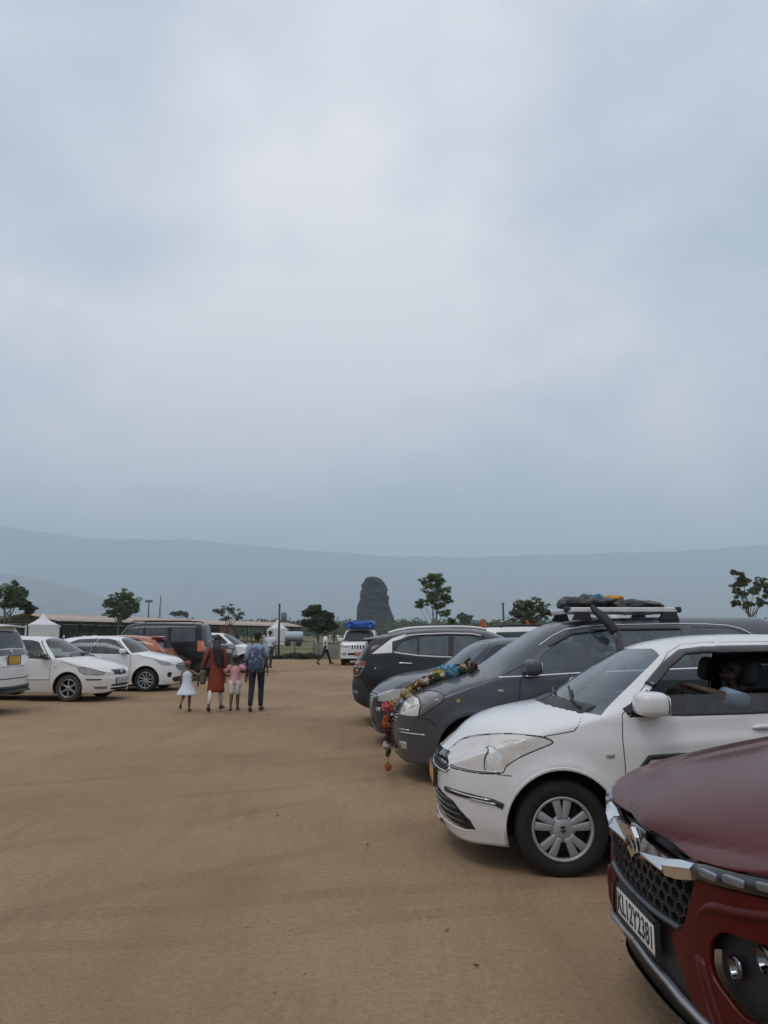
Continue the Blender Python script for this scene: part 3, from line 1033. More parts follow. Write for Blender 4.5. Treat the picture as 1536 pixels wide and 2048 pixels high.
        for j in range(9):
            t = j / 8
            ww = w * (1 - t) ** 0.75 * 0.5 + 0.015
            z = zb + (zt - zb) * t
            rows.append([(sx * ww + 0.04 * math.sin(t * 5), 0.05 * math.sin(sx * 2.5 + t * 6) + dy, z) for sx, dy in ((-1, 0), (-0.33, 0), (0.33, 0), (1, 0), (1, 0.012), (0.33, 0.012), (-0.33, 0.012), (-1, 0.012))])
        MB().loft(rows).build('cloth', mat('saffron cloth', (0.55, 0.115, 0.012), 0.75, var=0.15), root)


M_RUBBER2 = mat('old rubber', (0.025, 0.024, 0.023), 0.9, var=0.3)
small_far_things()

# ------------------------------------------------------------------ car builder
M_TRIM = mat('black plastic trim', (0.018, 0.018, 0.019), 0.55, var=0.25)
M_GLOSSBLK = mat('gloss black', (0.008, 0.008, 0.009), 0.12, coat=0.6, var=0.2)
M_RUBBER = mat('tyre rubber', (0.014, 0.0135, 0.013), 0.86, var=0.35, vscale=14, bump=0.25, bscale=90)
M_DUSTYRUB = mat('dusty tyre rubber', (0.062, 0.05, 0.038), 0.92, var=0.45, vscale=9, bump=0.3, bscale=80)
M_CHROME = mat('chrome', (0.72, 0.73, 0.75), 0.10, metal=1.0, var=0.05)
M_ALLOY = mat('silver alloy', (0.42, 0.43, 0.45), 0.34, metal=0.75, var=0.12)
M_COVER = mat('silver hub cover', (0.36, 0.37, 0.39), 0.42, metal=0.35, var=0.10, coat=0.15)
M_DARKMET = mat('dark brake metal', (0.035, 0.033, 0.032), 0.6, metal=0.4, var=0.4)
M_CLOTH = mat('dark seat cloth', (0.028, 0.028, 0.030), 0.9, var=0.25, vscale=30, bump=0.2, bscale=200)
M_BEIGE = mat('beige seat cloth', (0.30, 0.25, 0.19), 0.9, var=0.15, vscale=30)
M_INNER = mat('dark cabin lining', (0.022, 0.022, 0.023), 0.85, var=0.2)
M_UNDER = mat('underbody', (0.016, 0.015, 0.014), 0.9, var=0.4)
M_SEAM = mat('panel gap', (0.012, 0.012, 0.013), 0.8, var=0.1)
M_LENS = glass('clear lamp lens', (0.93, 0.92, 0.90), 0.05, (0.6, 0.56, 0.5))
M_REFL = mat('lamp reflector', (0.62, 0.58, 0.54), 0.22, metal=0.7, var=0.12, vscale=18)
M_LAMP = mat('frosted lamp', (0.42, 0.41, 0.39), 0.10, metal=0.35, coat=1.0, var=0.45, vscale=22)
M_RED = mat('red lamp', (0.26, 0.012, 0.012), 0.12, coat=1.0, var=0.35, vscale=20)
M_AMBER = mat('amber lamp', (0.62, 0.13, 0.02), 0.2, coat=0.8, var=0.2, vscale=20)
M_PLATEW = mat('white number plate', (0.66, 0.66, 0.64), 0.5, var=0.06)
M_PLATEY = mat('yellow number plate', (0.55, 0.30, 0.04), 0.5, var=0.08)
M_INK = mat('plate ink', (0.012, 0.012, 0.012), 0.6, var=0.1)
G_CLEAR = glass('car glass', (0.62, 0.68, 0.67), 0.05)
G_TINT = glass('tinted car glass', (0.42, 0.46, 0.47), 0.035)
G_DARK = glass('dark car glass', (0.13, 0.15, 0.16), 0.10, (0.24, 0.29, 0.32), 1.5, 0.12)
G_GREY = glass('filmed grey car glass', (0.22, 0.25, 0.26), 0.24, (0.20, 0.25, 0.28), 1.5, 0.14)  # bluish-grey film lightens the panes
G_BLUE = glass('blue-tinted sky-film glass', (0.34, 0.40, 0.43), 0.16, (0.24, 0.33, 0.39), 1.65, 0.10)  # bluish film paints reflected sky into the side panes
G_SKYFILM = glass('sky-film windscreen', (0.46, 0.52, 0.55), 0.20, (0.36, 0.43, 0.48), 1.65)  # pale bluish film colour stands in for the sky's reflection

PROJ = {'side': (0, 2), 'front': (1, 2), 'top': (0, 1)}


class Body:
    """The outer skin of a car as one half (y <= 0): nose at x = 0, tail at x = L."""

    def __init__(b, sp):
        b.sp = sp
        L, hw = sp['L'], sp['W'] / 2
        af, nf, ar, nr = sp['plan']
        st = sp.get('step', 0.035)
        a = np.linspace(0, math.pi / 2, 15)
        fr = af * (1 - np.cos(a)); re = L - ar * (1 - np.cos(a[::-1]))
        mid = np.linspace(af, L - ar, max(8, int((L - af - ar) / st)))
        xs = np.concatenate([fr, mid[1:-1], re])
        zt, zs, zb = pchip(sp['top']), pchip(sp['sh']), pchip(sp['bot'])
        side = pchip(sp.get('side', [(0.0, 0.93), (0.2, 0.955), (0.34, 0.985), (0.55, 1.0), (0.72, 0.992), (0.9, 0.965), (1.1, 0.93)]))
        wid = pchip(sp.get('wid', [(0, 0.985), (L * 0.3, 1.0), (L * 0.7, 1.0), (L, 0.97)]))
        nex, thf = pchip(sp['n']), pchip(sp['th'])
        kf, kr = sp.get('k', (0.25, 0.12))
        nose, tail = pchip(sp['nose']), pchip(sp['tail'])
        xn, xt = sp.get('xn', 0.9), sp.get('xt', 0.7)
        NA, NB = sp.get('na', 24), sp.get('nb', 44)
        rows = []
        ph = np.linspace(0, math.pi / 2, 260)
        for x in xs:
            w = hw * float(wid(x))
            w *= (1 - np.clip(1 - x / af, 0, 1) ** nf) ** (1 / nf)
            w *= (1 - np.clip(1 - (L - x) / ar, 0, 1) ** nr) ** (1 / nr)
            t = float(zt(x)); s = min(float(zs(x)), t - 0.012); bo = float(zb(x))
            zz = np.linspace(bo, s, NA + 1)
            yA = -w * side(zz)
            n = float(nex(x)); wsh = w * float(side(s)); th = float(thf(x))
            q = np.cos(ph) ** (2 / n); q[-1] = 0
            hz = np.sin(ph) ** (2 / n)
            xe = x - kf * q ** 2 if x < L * 0.5 else x + kr * q ** 2
            hu = np.maximum(zt(xe) - s, 0.010)
            z = s + hu * hz
            y = -wsh * q * (1 - th * (z - s) / 0.5)
            d = np.concatenate([[0], np.cumsum(np.hypot(np.diff(y), np.diff(z)))])
            u = np.linspace(0, d[-1], NB + 1)
            yB, zB = np.interp(u, d, y), np.interp(u, d, z)
            yB[-1] = 0
            Y = np.concatenate([[yA[0] * 0.86], yA, yB[1:]])
            Z = np.concatenate([[bo + 0.015], zz, zB[1:]])
            X = np.full_like(Y, x)
            X = X + nose(Z) * max(0, 1 - x / xn) ** 2 - tail(Z) * max(0, 1 - (L - x) / xt) ** 2
            rows.append(np.stack([X, Y, Z], 1))
        G = np.array(rows)
        fl = sp.get('flare', 0.016)
        for xw in sp['wb']:
            r = np.hypot(G[:, :, 0] - xw, G[:, :, 2] - sp['R'])
            g = fl * np.exp(-((r - sp['Ra'] - 0.01) / 0.055) ** 2) * (np.abs(G[:, :, 1]) > hw * 0.8)
            G[:, :, 1] -= g
        for (pts, amp, sig) in sp.get('crease', []):       # a pressed line along the flank
            f = pchip(pts)
            inx = (G[:, :, 0] > pts[0][0]) & (G[:, :, 0] < pts[-1][0]) & (np.abs(G[:, :, 1]) > hw * 0.7)
            e = np.minimum(G[:, :, 0] - pts[0][0], pts[-1][0] - G[:, :, 0]) / 0.25
            dz = (G[:, :, 2] - f(G[:, :, 0])) / sig
            G[:, :, 1] -= np.where(inx, amp * np.clip(e, 0, 1) * np.where(dz > 0, np.exp(-dz ** 2), np.exp(-(dz * 2.4) ** 2)), 0)
        for fn in sp.get('warp', []):
            G = fn(G)
        b.bm = bm = bmesh.new()
        ns, ntt = G.shape[:2]
        V = [[bm.verts.new(G[i, j]) for j in range(ntt)] for i in range(ns)]
        for i in range(ns - 1):
            for j in range(ntt - 1):
                bm.faces.new((V[i][j], V[i][j + 1], V[i + 1][j + 1], V[i + 1][j]))
        bmesh.ops.remove_doubles(bm, verts=bm.verts, dist=1e-5)
        bm.normal_update()
        f0 = max(bm.faces, key=lambda f: -f.calc_center_median().y)
        if f0.normal.y > 0:
            bmesh.ops.reverse_faces(bm, faces=bm.faces)
            bm.normal_update()
        b.lay = bm.faces.layers.int.new('r')
        b.bvh = BVHTree.FromBMesh(bm)

    def cut(b, poly, proj, rid, cond=None, over=(0,)):
        bm, lay = b.bm, b.lay
        ax = PROJ[proj]
        A = sum(poly[i][0] * poly[(i + 1) % len(poly)][1] - poly[(i + 1) % len(poly)][0] * poly[i][1] for i in range(len(poly)))
        if A < 0:
            poly = poly[::-1]
        lo = [min(p[k] for p in poly) for k in (0, 1)]; hi = [max(p[k] for p in poly) for k in (0, 1)]
        F = []
        for f in bm.faces:
            if f[lay] not in over:
                continue
            vs_ = [v.co for v in f.verts]
            if max(v[ax[0]] for v in vs_) < lo[0] or min(v[ax[0]] for v in vs_) > hi[0] or max(v[ax[1]] for v in vs_) < lo[1] or min(v[ax[1]] for v in vs_) > hi[1]:
                continue
            if cond and not cond(f.calc_center_median()):
                continue
            F.append(f)
        for i in range(len(poly)):
            if not F:
                break
            p, q = poly[i], poly[(i + 1) % len(poly)]
            d = (q[0] - p[0], q[1] - p[1])
            l = math.hypot(*d)
            if l < 1e-6:
                continue
            co, no = Vector((0, 0, 0)), Vector((0, 0, 0))
            co[ax[0]], co[ax[1]] = p
            no[ax[0]], no[ax[1]] = -d[1] / l, d[0] / l
            es = {e for f in F for e in f.edges}; vs2 = {v for f in F for v in f.verts}
            r = bmesh.ops.bisect_plane(bm, geom=list(F) + list(es) + list(vs2), dist=1e-5, plane_co=co, plane_no=no)
            F = [g for g in r['geom'] if isinstance(g, bmesh.types.BMFace) and g.is_valid and (g.calc_center_median() - co).dot(no) > 0]
        for f in F:
            f[lay] = rid
        return len(F)

    def hit(b, p, proj):
        if proj == 'side':
            r = b.bvh.ray_cast(Vector((p[0], -3, p[1])), Vector((0, 1, 0)))
        elif proj == 'front':
            r = b.bvh.ray_cast(Vector((-3, min(p[0], -1e-4), p[1])), Vector((1, 0, 0)))
        elif proj == 'rear':
            r = b.bvh.ray_cast(Vector((9, min(p[0], -1e-4), p[1])), Vector((-1, 0, 0)))
        else:
            r = b.bvh.ray_cast(Vector((p[0], min(p[1], -1e-4), 4)), Vector((0, 0, -1)))
        if r[0] is None:
            return None
        n = r[1].copy()
        if proj == 'side' and n.y > 0 or proj == 'front' and n.x > 0 or proj == 'rear' and n.x < 0 or proj == 'top' and n.z < 0:
            n = -n
        return r[0], n


class Car:
    def __init__(c, name, sp, loc, rz, label, group=None, paintmat=None):
        c.sp = sp
        c.b = Body(sp)
        c.root = empty(name, loc, rz)
        tag(c.root, label, 'car', group)
        c.off = Vector((-sp['L'] / 2, 0, 0))
        c.paint = paintmat
        c.regs = {}
        c.rid = 0
        c.seams = []

    # -- regions
    def reg(c, name, polys, m, proj='side', inset=0.0, thick=0.0, split=True, cond=None, over=(0,), inner=None, parent=None):
        c.rid += 1
        n = 0
        if polys and not isinstance(polys[0][0], (list, tuple)):
            polys = [polys]
        for p in polys:
            n += c.b.cut(p, proj, c.rid, cond, over)
        c.regs[c.rid] = dict(name=name, mat=m, inset=inset, thick=thick, split=split, inner=inner, parent=parent, n=n)
        if n == 0:
            print('EMPTY REGION', c.root.name, name)
        return c.rid

    def _mesh(c, faces, nm, inset, thick, mode):
        vi, co, no = {}, [], []
        out_f = []

        def vid(v, flip):
            ce = abs(v.co.y) < 1e-4
            key = (v.index, flip and not ce)
            if key not in vi:
                n = nm[v.index]
                p = v.co - n * inset
                sy = -1 if flip else 1
                vi[key] = len(co)
                co.append((p.x, 0.0 if ce and mode == 'both' else p.y * sy, p.z)); no.append((n.x, n.y * sy, n.z))
            return vi[key]
        flips = {'both': (False, True), 'near': (False,), 'far': (True,)}[mode]
        for fl in flips:
            for f in faces:
                ids = [vid(v, fl) for v in f.verts]
                out_f.append(ids[::-1] if fl else ids)
        mi = [0] * len(out_f)
        loops = [no[i] for f in out_f for i in f]
        if thick > 0:
            n0 = len(co)
            inner = [tuple(Vector(co[i]) - Vector(no[i]) * thick) for i in range(n0)]
            edges = {}
            for f in out_f:
                for a, d in zip(f, f[1:] + f[:1]):
                    edges[(a, d)] = edges.get((a, d), 0) + 1
            nf = len(out_f)
            for f in out_f[:nf]:
                out_f.append([n0 + i for i in reversed(f)]); mi.append(1)
                loops += [tuple(-k for k in no[i]) for i in reversed(f)]
            for (a, d) in edges:
                if (d, a) not in edges:
                    out_f.append([d, a, n0 + a, n0 + d]); mi.append(0)
                    loops += [(0, 0, 0)] * 4
            co = co + inner
        return co, out_f, mi, loops

    def finish_skin(c):
        bm, lay = c.b.bm, c.b.lay
        bm.verts.index_update()
        bm.normal_update()
        nm = []
        for v in bm.verts:
            n = v.normal.copy()
            if abs(v.co.y) < 1e-4:
                n.y = 0
                if n.length > 1e-6:
                    n.normalize()
            nm.append(n)
        by = {}
        for f in bm.faces:
            by.setdefault(f[lay], []).append(f)
        c.objs = {}
        for rid, faces in by.items():
            if rid < 0:
                continue
            if rid == 0:
                R = dict(name='body_shell', mat=c.paint, inset=0, thick=0.022, split=False, inner=M_INNER, parent=None)
            else:
                R = c.regs[rid]
            for mode in (('near', 'far') if R['split'] else ('both',)):
                co, fs, mi, loops = c._mesh(faces, nm, R['inset'], R['thick'], mode)
                me = bpy.data.meshes.new(R['name'])
                me.from_pydata(co, [], fs)
                me.materials.append(R['mat'])
                if R['thick'] > 0:
                    me.materials.append(R['inner'] or R['mat'])
                me.polygons.foreach_set('material_index', mi)
                me.polygons.foreach_set('use_smooth', [True] * len(fs))
                me.update()
                me.normals_split_custom_set([Vector(l) for l in loops])
                o = bpy.data.objects.new(R['name'], me)
                C.objects.link(o)
                o.parent = c.root
                o.location = c.off
                c.objs.setdefault(rid, []).append(o)
        for rid, R in c.regs.items():
            if R['parent'] and R['parent'] in c.objs and rid in c.objs:
                for i, o in enumerate(c.objs[rid]):
                    ps = c.objs[R['parent']]
                    o.parent = ps[i % len(ps)]
                    o.location = (0, 0, 0)
        for mb in c.seams:
            c.put(mb, 'panel_seam', M_SEAM)

    def put(c, mb, name, m, parent=None):
        o = mb.build(name, m, parent or c.root)
        o.location = (0, 0, 0) if parent else c.off
        return o

    # -- things that follow the skin
    def ribbon(c, mb, pts, proj, w, h, mi=0, off=0.0, both=True, step=0.03, taper=False):
        P = []
        for p in dens(pts, step):
            r = c.b.hit(p, proj)
            if r:
                P.append(r)
        if len(P) < 2:
            print('NO RIBBON', c.root.name, pts[:2]); return mb
        rings = []
        for i, (q, n) in enumerate(P):
            t = (P[min(i + 1, len(P) - 1)][0] - P[max(i - 1, 0)][0]).normalized()
            s = t.cross(n).normalized()
            k = 1.0
            if taper:
                k = max(0.15, min(1.0, min(i, len(P) - 1 - i) / (0.12 * len(P))))
            ww, hh = w / 2 * k, h * (0.4 + 0.6 * k)
            o = q + n * off
            rings.append([o - s * ww - n * 0.004, o - s * ww * 0.96 + n * hh * 0.6, o - s * ww * 0.6 + n * hh, o + s * ww * 0.6 + n * hh, o + s * ww * 0.96 + n * hh * 0.6, o + s * ww - n * 0.004])
        mb.loft(rings, mi)
        if both:
            mb.loft([[Vector((p.x, -p.y, p.z)) for p in r] for r in rings], mi)
        return mb

    def bar(c, name, pts, m, w=0.02, h=0.006, proj='side', off=0.0, parent_rid=None, taper=False, step=0.03):
        """a moulding, strip or handle; one object for each side of the car"""
        out = []
        for sgn in ((-1, 1) if proj == 'side' else (0,)):
            mb = c.ribbon(MB(), pts, proj, w, h, 0, off, both=(sgn == 0), taper=taper, step=step)
            if sgn == 1:
                mb.v = [(x, -y, z) for x, y, z in mb.v]
            par = None
            if parent_rid and parent_rid in c.objs:
                par = c.objs[parent_rid][0 if sgn <= 0 else 1]
            out.append(c.put(mb, name, m, par))
        return out

    def seam(c, pts, proj='side', w=0.007):
        mb = c.ribbon(MB(), pts, proj, w, 0.0012, 0, -0.0005, both=False, step=0.025)
        far = MB(); far.v = [(x, -y, z) for x, y, z in mb.v]; far.f, far.m, far.sm = mb.f, mb.m, mb.sm
        c.seams += [mb, far]

    def arch(c):
        sp = c.sp
        for xw in sp['wb']:
            poly = [(xw + sp['Ra'] * math.cos(a), sp['R'] + sp['Ra'] * math.sin(a) * sp.get('archk', 1.0)) for a in np.linspace(-0.35 * math.pi, 1.35 * math.pi, 30)]
            poly = [(x, max(z, -0.1)) for x, z in poly]
            c.b.cut(poly, 'side', -1, lambda q: q.y < -sp['W'] * 0.28 and q.z < 1.0, over=tuple(range(0, 60)))

    def liners(c):
        sp = c.sp
        hw = sp['W'] / 2
        for xw in sp['wb']:
            for s in (-1, 1):
                mb = MB()
                arc = [(xw + (sp['Ra'] + 0.012) * math.cos(a), sp['R'] + (sp['Ra'] + 0.012) * math.sin(a)) for a in np.linspace(-0.12 * math.pi, 1.12 * math.pi, 22)]
                y0, y1 = s * (hw - 0.035), s * (hw - 0.42)
                vs_ = [(x, y0, z) for x, z in arc] + [(x, y1, z) for x, z in arc]
                n = len(arc)
                mb.add(vs_, [(i, i + 1, n + i + 1, n + i) for i in range(n - 1)] + [tuple(range(n, 2 * n))])
                c.put(mb, 'wheel_arch_liner', M_UNDER)
        mb = MB()
        mb.box((sp['L'] / 2, 0, sp.get('floor', 0.25)), (sp['L'] * 0.76, sp['W'] * 0.80, 0.05), bev=0.02)
        c.put(mb, 'floor_pan', M_UNDER)

    def wheels(c, style='steel', rimR=0.2, w=0.19, steer=0.0, rubber=None):
        sp = c.sp
        R = sp['R']; hw = sp['W'] / 2
        for i, xw in enumerate(sp['wb']):
            for s in (-1, 1):
                e = empty('wheel')
                e.parent = c.root
                e.location = (xw + c.off.x, s * (hw - w / 2 - sp.get('wheel_in', 0.02)), R - 0.008)
                if s > 0:
                    e.rotation_euler = (0, 0, math.pi)
                if i == 0 and steer:
                    e.rotation_euler.z += steer
                make_wheel(e, R, rimR, w, style, rubber or M_RUBBER)

    def mirrors(c, x, z, m, size=(0.075, 0.11, 0.075), out=0.02):
        sp = c.sp
        r = c.b.hit((x + 0.04, z), 'side')
        y = abs(r[0].y) if r else sp['W'] / 2
        yc = y + size[1] + out
        for s in (-1, 1):
            mb = MB()
            mb.sell((x, s * yc, z), size, 0.55, 0, 26, 16, fn=lambda v: (v.x if v.x < 0 else v.x * 0.72, v.y, v.z if v.z > 0 else v.z * 0.8))
            o = c.put(mb, 'mirror', m)
            mg = MB()
            mg.sell((x + size[0] * 0.69, s * yc, z), (0.006, size[1] * 0.85, size[2] * 0.75), 0.5, 0, 16, 8)
            c.put(mg, 'mirror_glass', M_CHROME, o)
            ms = MB()
            ms.tube([(x + 0.06, s * (y - 0.03), z - size[2] * 0.75), (x + 0.02, s * (yc - size[1] * 0.5), z - size[2] * 0.78), (x, s * (yc + size[1] * 0.3), z - size[2] * 0.66)], [(0.045, 0.022), (0.04, 0.018), (0.02, 0.015)], 10, up=(0, 0, 1))
            c.put(ms, 'mirror_base', m if sp.get('mirror_base_paint') else M_TRIM, o)

    def cabin(c, xf, xr, zs, m=None, dash=None, wheel=True, head=True, wy=0.36, hh=0.62):
        """front seats at xf, rear bench at xr, cushion height zs"""
        m = m or M_CLOTH
        rot = Matrix.Rotation(rad(14), 3, 'Y')
        for s in (-1, 1):
            mb = MB()
            mb.sell((xf, s * wy, zs), (0.27, 0.25, 0.10), 0.45)
            mb.sell((xf + 0.33, s * wy, zs + hh / 2), (0.075, 0.24, hh / 2), 0.5, rot=rot)
            if head:
                mb.sell((xf + 0.42, s * wy, zs + hh + 0.13), (0.05, 0.13, 0.095), 0.6, rot=rot)
                mb.tube([(xf + 0.40, s * wy - 0.04, zs + hh - 0.03), (xf + 0.42, s * wy - 0.04, zs + hh + 0.1)], 0.008, 6)
            c.put(mb, 'front_seat', m)
        mb = MB()
        mb.sell((xr, 0, zs), (0.26, wy + 0.27, 0.10), 0.35)
        mb.sell((xr + 0.30, 0, zs + hh / 2 - 0.02), (0.08, wy + 0.26, hh / 2), 0.35, rot=rot)
        for s in (-1, 1):
            mb.sell((xr + 0.37, s * wy, zs + hh + 0.08), (0.05, 0.12, 0.08), 0.6, rot=rot)
        c.put(mb, 'rear_seat', m)
        if dash:
            x0, z0 = dash
            hw = c.sp['W'] / 2 - 0.10
            mb = MB()
            mb.prism([(x0, z0 - 0.32), (x0, z0 - 0.02), (x0 + 0.15, z0), (x0 + 0.42, z0 - 0.02), (x0 + 0.48, z0 - 0.08), (x0 + 0.44, z0 - 0.40)], 'y', -hw, hw)
            c.put(mb, 'dashboard', M_INNER)
            mb = MB()
            ctr = Vector((x0 + 0.60, wy, z0 - 0.06)); ax = Matrix.Rotation(rad(-62), 3, 'Y')
            ring = [ctr + ax @ Vector((0.185 * math.cos(a), 0.185 * math.sin(a), 0)) for a in np.linspace(0, 2 * math.pi, 25)]
            mb.tube(ring, 0.014, 8, caps=False)
            mb.tube([ctr, ctr + ax @ Vector((0.18, 0, 0))], 0.016, 6); mb.tube([ctr, ctr + ax @ Vector((-0.09, 0.16, 0))], 0.016, 6); mb.tube([ctr, ctr + ax @ Vector((-0.09, -0.16, 0))], 0.016, 6)
            mb.tube([ctr, ctr + Vector((-0.2, 0, -0.08))], 0.03, 8)
            c.put(mb, 'steering_wheel', M_INNER)

    def plate(c, x, z, text, m=None, w=0.5, h=0.12, y=0.0, rear=False, tilt=0.0, ink=True):
        mb = MB().box((0, 0, 0), (0.012, w, h), bev=0.004)
        o = mb.build('number_plate', m or M_PLATEW, c.root)
        o.location = Vector((x, y, z)) + c.off
        o.rotation_euler = (0, tilt, 0)
        bo = MB()
        for (cy, cz, wy_, hz_) in ((0, h / 2 + 0.004, w + 0.03, 0.012), (0, -h / 2 - 0.004, w + 0.03, 0.012), (w / 2 + 0.004, 0, 0.012, h + 0.02), (-w / 2 - 0.004, 0, 0.012, h + 0.02)):
            bo.box((0.002, cy, cz), (0.018, wy_, hz_))
        bo.build('plate_frame', M_TRIM, o)
        if text:
            t = text_mesh(text, h * 0.72 if '\n' not in text else h * 0.42)
            to = bpy.data.objects.new('lettering', t)
            t.materials.append(M_INK)
            C.objects.link(to)
            to.parent = o
            wid_ = max(v.co.x for v in t.vertices) - min(v.co.x for v in t.vertices)
            k = min(1.0, w * 0.9 / wid_)
            s = 1 if rear else -1
            to.rotation_euler = (rad(90), 0, rad(90) if rear else rad(-90))
            to.scale = (k, 1.0, 1)
            to.location = (s * 0.0065, 0, 0)
        return o


def text_mesh(txt, size, depth=0.0012):
    cu = bpy.data.curves.new('t', 'FONT')
    cu.body = txt
    cu.size = size * 1.38
    cu.align_x = 'CENTER'
    cu.align_y = 'CENTER'
    cu.extrude = depth
    cu.offset = size * 0.012
    ob = bpy.data.objects.new('t', cu)
    C.objects.link(ob)
    dg = bpy.context.evaluated_depsgraph_get()
    me = bpy.data.meshes.new_from_object(ob.evaluated_get(dg))
    bpy.data.objects.remove(ob)
    bpy.data.curves.remove(cu)
    me.materials.clear()
    zs_ = [v.co.y for v in me.vertices]
    mid = (max(zs_) + min(zs_)) / 2
    for v in me.vertices:
        v.co.y -= mid
    return me


_wheel_cache = {}


def make_wheel(e, R, r, w, style, rubber):
    """tyre and rim about the local y axis; the outer face looks to -y"""
    key = (round(R, 3), round(r, 3), round(w, 3), style, rubber.name)
    if key not in _wheel_cache:
        _wheel_cache[key] = _wheel_parts(R, r, w, style, rubber)
    for name, me in _wheel_cache[key]:
        o = bpy.data.objects.new(name, me)
        C.objects.link(o)
        o.parent = e


def _spoke(mb, a, r0, r1, w0, w1, y0, y1, dep, mi=0, twist=0.0, bow=0.0):
    n = 5
    rings = []
    for i in range(n + 1):
        t = i / n
        rr = r0 + (r1 - r0) * t
        ww = (w0 + (w1 - w0) * t) / 2
        yy = y0 + (y1 - y0) * t - bow * math.sin(math.pi * t)
        aa = a + twist * t
        ca, sa = math.cos(aa), math.sin(aa)
        def P(tx, ty):
            return (rr * ca - tx * sa, ty, rr * sa + tx * ca)
        rings.append([P(-ww, yy + dep), P(-ww, yy + 0.004), P(-ww * 0.75, yy), P(ww * 0.75, yy), P(ww, yy + 0.004), P(ww, yy + dep)])
    mb.loft(rings, mi)


def _wheel_parts(R, r, w, style, rubber):
    h = w / 2
    out = []
    t = MB()
    prof = [(r - 0.005, -h * 0.72), (r + 0.012, -h * 0.86), (r + (R - r) * 0.35, -h * 1.0), (r + (R - r) * 0.62, -h * 0.99), (R - 0.022, -h * 0.90), (R - 0.008, -h * 0.80)]
    for k in (-0.52, -0.18, 0.18, 0.52):
        prof += [(R, h * (k - 0.13)), (R, h * (k - 0.035)), (R - 0.007, h * (k - 0.03)), (R - 0.007, h * (k + 0.03)), (R, h * (k + 0.035)), (R, h * (k + 0.13))]
    prof += [(R - 0.008, h * 0.80), (R - 0.022, h * 0.90), (r + (R - r) * 0.5, h), (r, h * 0.8)]
    t.lathe(prof, 'y', 48)
    out.append(('tyre', t.mesh('tyre', rubber)))
    d = MB()
    d.lathe([(r + 0.002, -h * 0.78), (r - 0.012, -h * 0.70), (r - 0.018, -h * 0.3), (r - 0.03, h * 0.6), (r, h * 0.8)], 'y', 40)
    d.lathe([(0.0, 0.0), (r - 0.03, 0.0)], 'y', 40)
    out.append(('wheel_well', d.mesh('wheel_well', M_DARKMET)))
    k = MB()
    k.lathe([(r + 0.006, -h * 0.80), (r + 0.004, -h * 0.90), (r - 0.006, -h * 0.90), (r - 0.014, -h * 0.80), (r - 0.016, -h * 0.6)], 'y', 48)
    yo = -h * 0.86
    if style == 'cover':                       # five broad slotted spokes, as pressed plastic covers have
        for i in range(5):
            a = math.pi / 2 + i * 2 * math.pi / 5
            for s in (-1, 1):
                _spoke(k, a + s * 0.215, 0.055, r - 0.006, 0.036, 0.058, yo + 0.004, yo + 0.012, 0.03, bow=0.004)
            _spoke(k, a, 0.05, r * 0.50, 0.055, 0.030, yo + 0.004, yo + 0.010, 0.03)
            _spoke(k, a + math.pi / 5, 0.05, r * 0.42, 0.04, 0.045, yo + 0.006, yo + 0.012, 0.03)
        k.lathe([(0, yo + 0.001), (0.036, yo + 0.001), (0.040, yo + 0.003), (0.066, yo + 0.004), (0.074, yo + 0.012), (0.074, yo + 0.04)], 'y', 40)
        m = M_COVER
    elif style == 'star':
        for i in range(6):
            _spoke(k, math.pi / 2 + i * math.pi / 3, 0.03, r - 0.006, 0.045, 0.034, yo + 0.012, yo + 0.012, 0.03, bow=-0.006)
        k.lathe([(0, yo + 0.008), (0.045, yo + 0.01), (0.055, yo + 0.02), (0.055, yo + 0.05)], 'y', 28)
        m = M_ALLOY
    elif style == 'swirl':
        for i in range(10):
            _spoke(k, i * math.pi / 5, 0.035, r - 0.006, 0.022, 0.038, yo + 0.012, yo + 0.012, 0.03, twist=0.32)
        k.lathe([(0, yo + 0.008), (0.04, yo + 0.01), (0.05, yo + 0.02), (0.05, yo + 0.05)], 'y', 28)
        m = M_ALLOY
    else:                                      # plain steel disc
        for i in range(10):
            _spoke(k, i * math.pi / 5, 0.07, r - 0.008, 0.05, 0.06, yo + 0.02, yo + 0.016, 0.02)
        k.lathe([(0, yo + 0.006), (0.06, yo + 0.008), (0.075, yo + 0.02), (0.085, yo + 0.035)], 'y', 28)
        m = M_DARKMET if style == 'dark' else M_COVER
    out.append(('rim', k.mesh('rim', m)))
    if style == 'cover':
        g = MB()                                # the maker's emblem pressed in the centre cap
        q = 0.024
        pts = [(-0.9, 0.5), (0.1, 1.0), (0.9, 0.5), (0.45, 0.25), (0.05, 0.5), (-0.2, 0.35), (0.9, -0.45), (-0.1, -1.0), (-0.9, -0.5), (-0.45, -0.25), (-0.05, -0.5), (0.2, -0.35)]
        g.prism([(x * q, z * q) for x, z in pts], 'y', yo - 0.0025, yo + 0.002)
        out.append(('emblem', g.mesh('emblem', M_DARKMET)))
    return out

# ------------------------------------------------------------------ the cars
def bowl(c, ctr, r, depth, axis, m=None, name='lamp_bowl', parent=None, bulb=True):
    """a reflector bowl opening along axis, with a small bulb"""
    ax = Vector(axis).normalized()
    q = ax.to_track_quat('Z', 'Y').to_matrix()
    for s in (-1, 1):
        mb = MB()
        mb.lathe([(r * 1.04, 0.004), (r, 0.0), (r * 0.93, -depth * 0.25), (r * 0.75, -depth * 0.6), (r * 0.4, -depth * 0.92), (0.0, -depth)], 'z', 24)
        if bulb:
            mb.sell((0, 0, -depth * 0.45), (r * 0.22, r * 0.22, r * 0.34), 1.0, 0, 12, 8)
        mb.v = [tuple(q @ Vector(v) + Vector(ctr)) for v in mb.v]
        if s > 0:
            mb.v = [(x, -y, z) for x, y, z in mb.v]
        c.put(mb, name, m or M_REFL, parent[0 if s < 0 else 1] if parent else None)


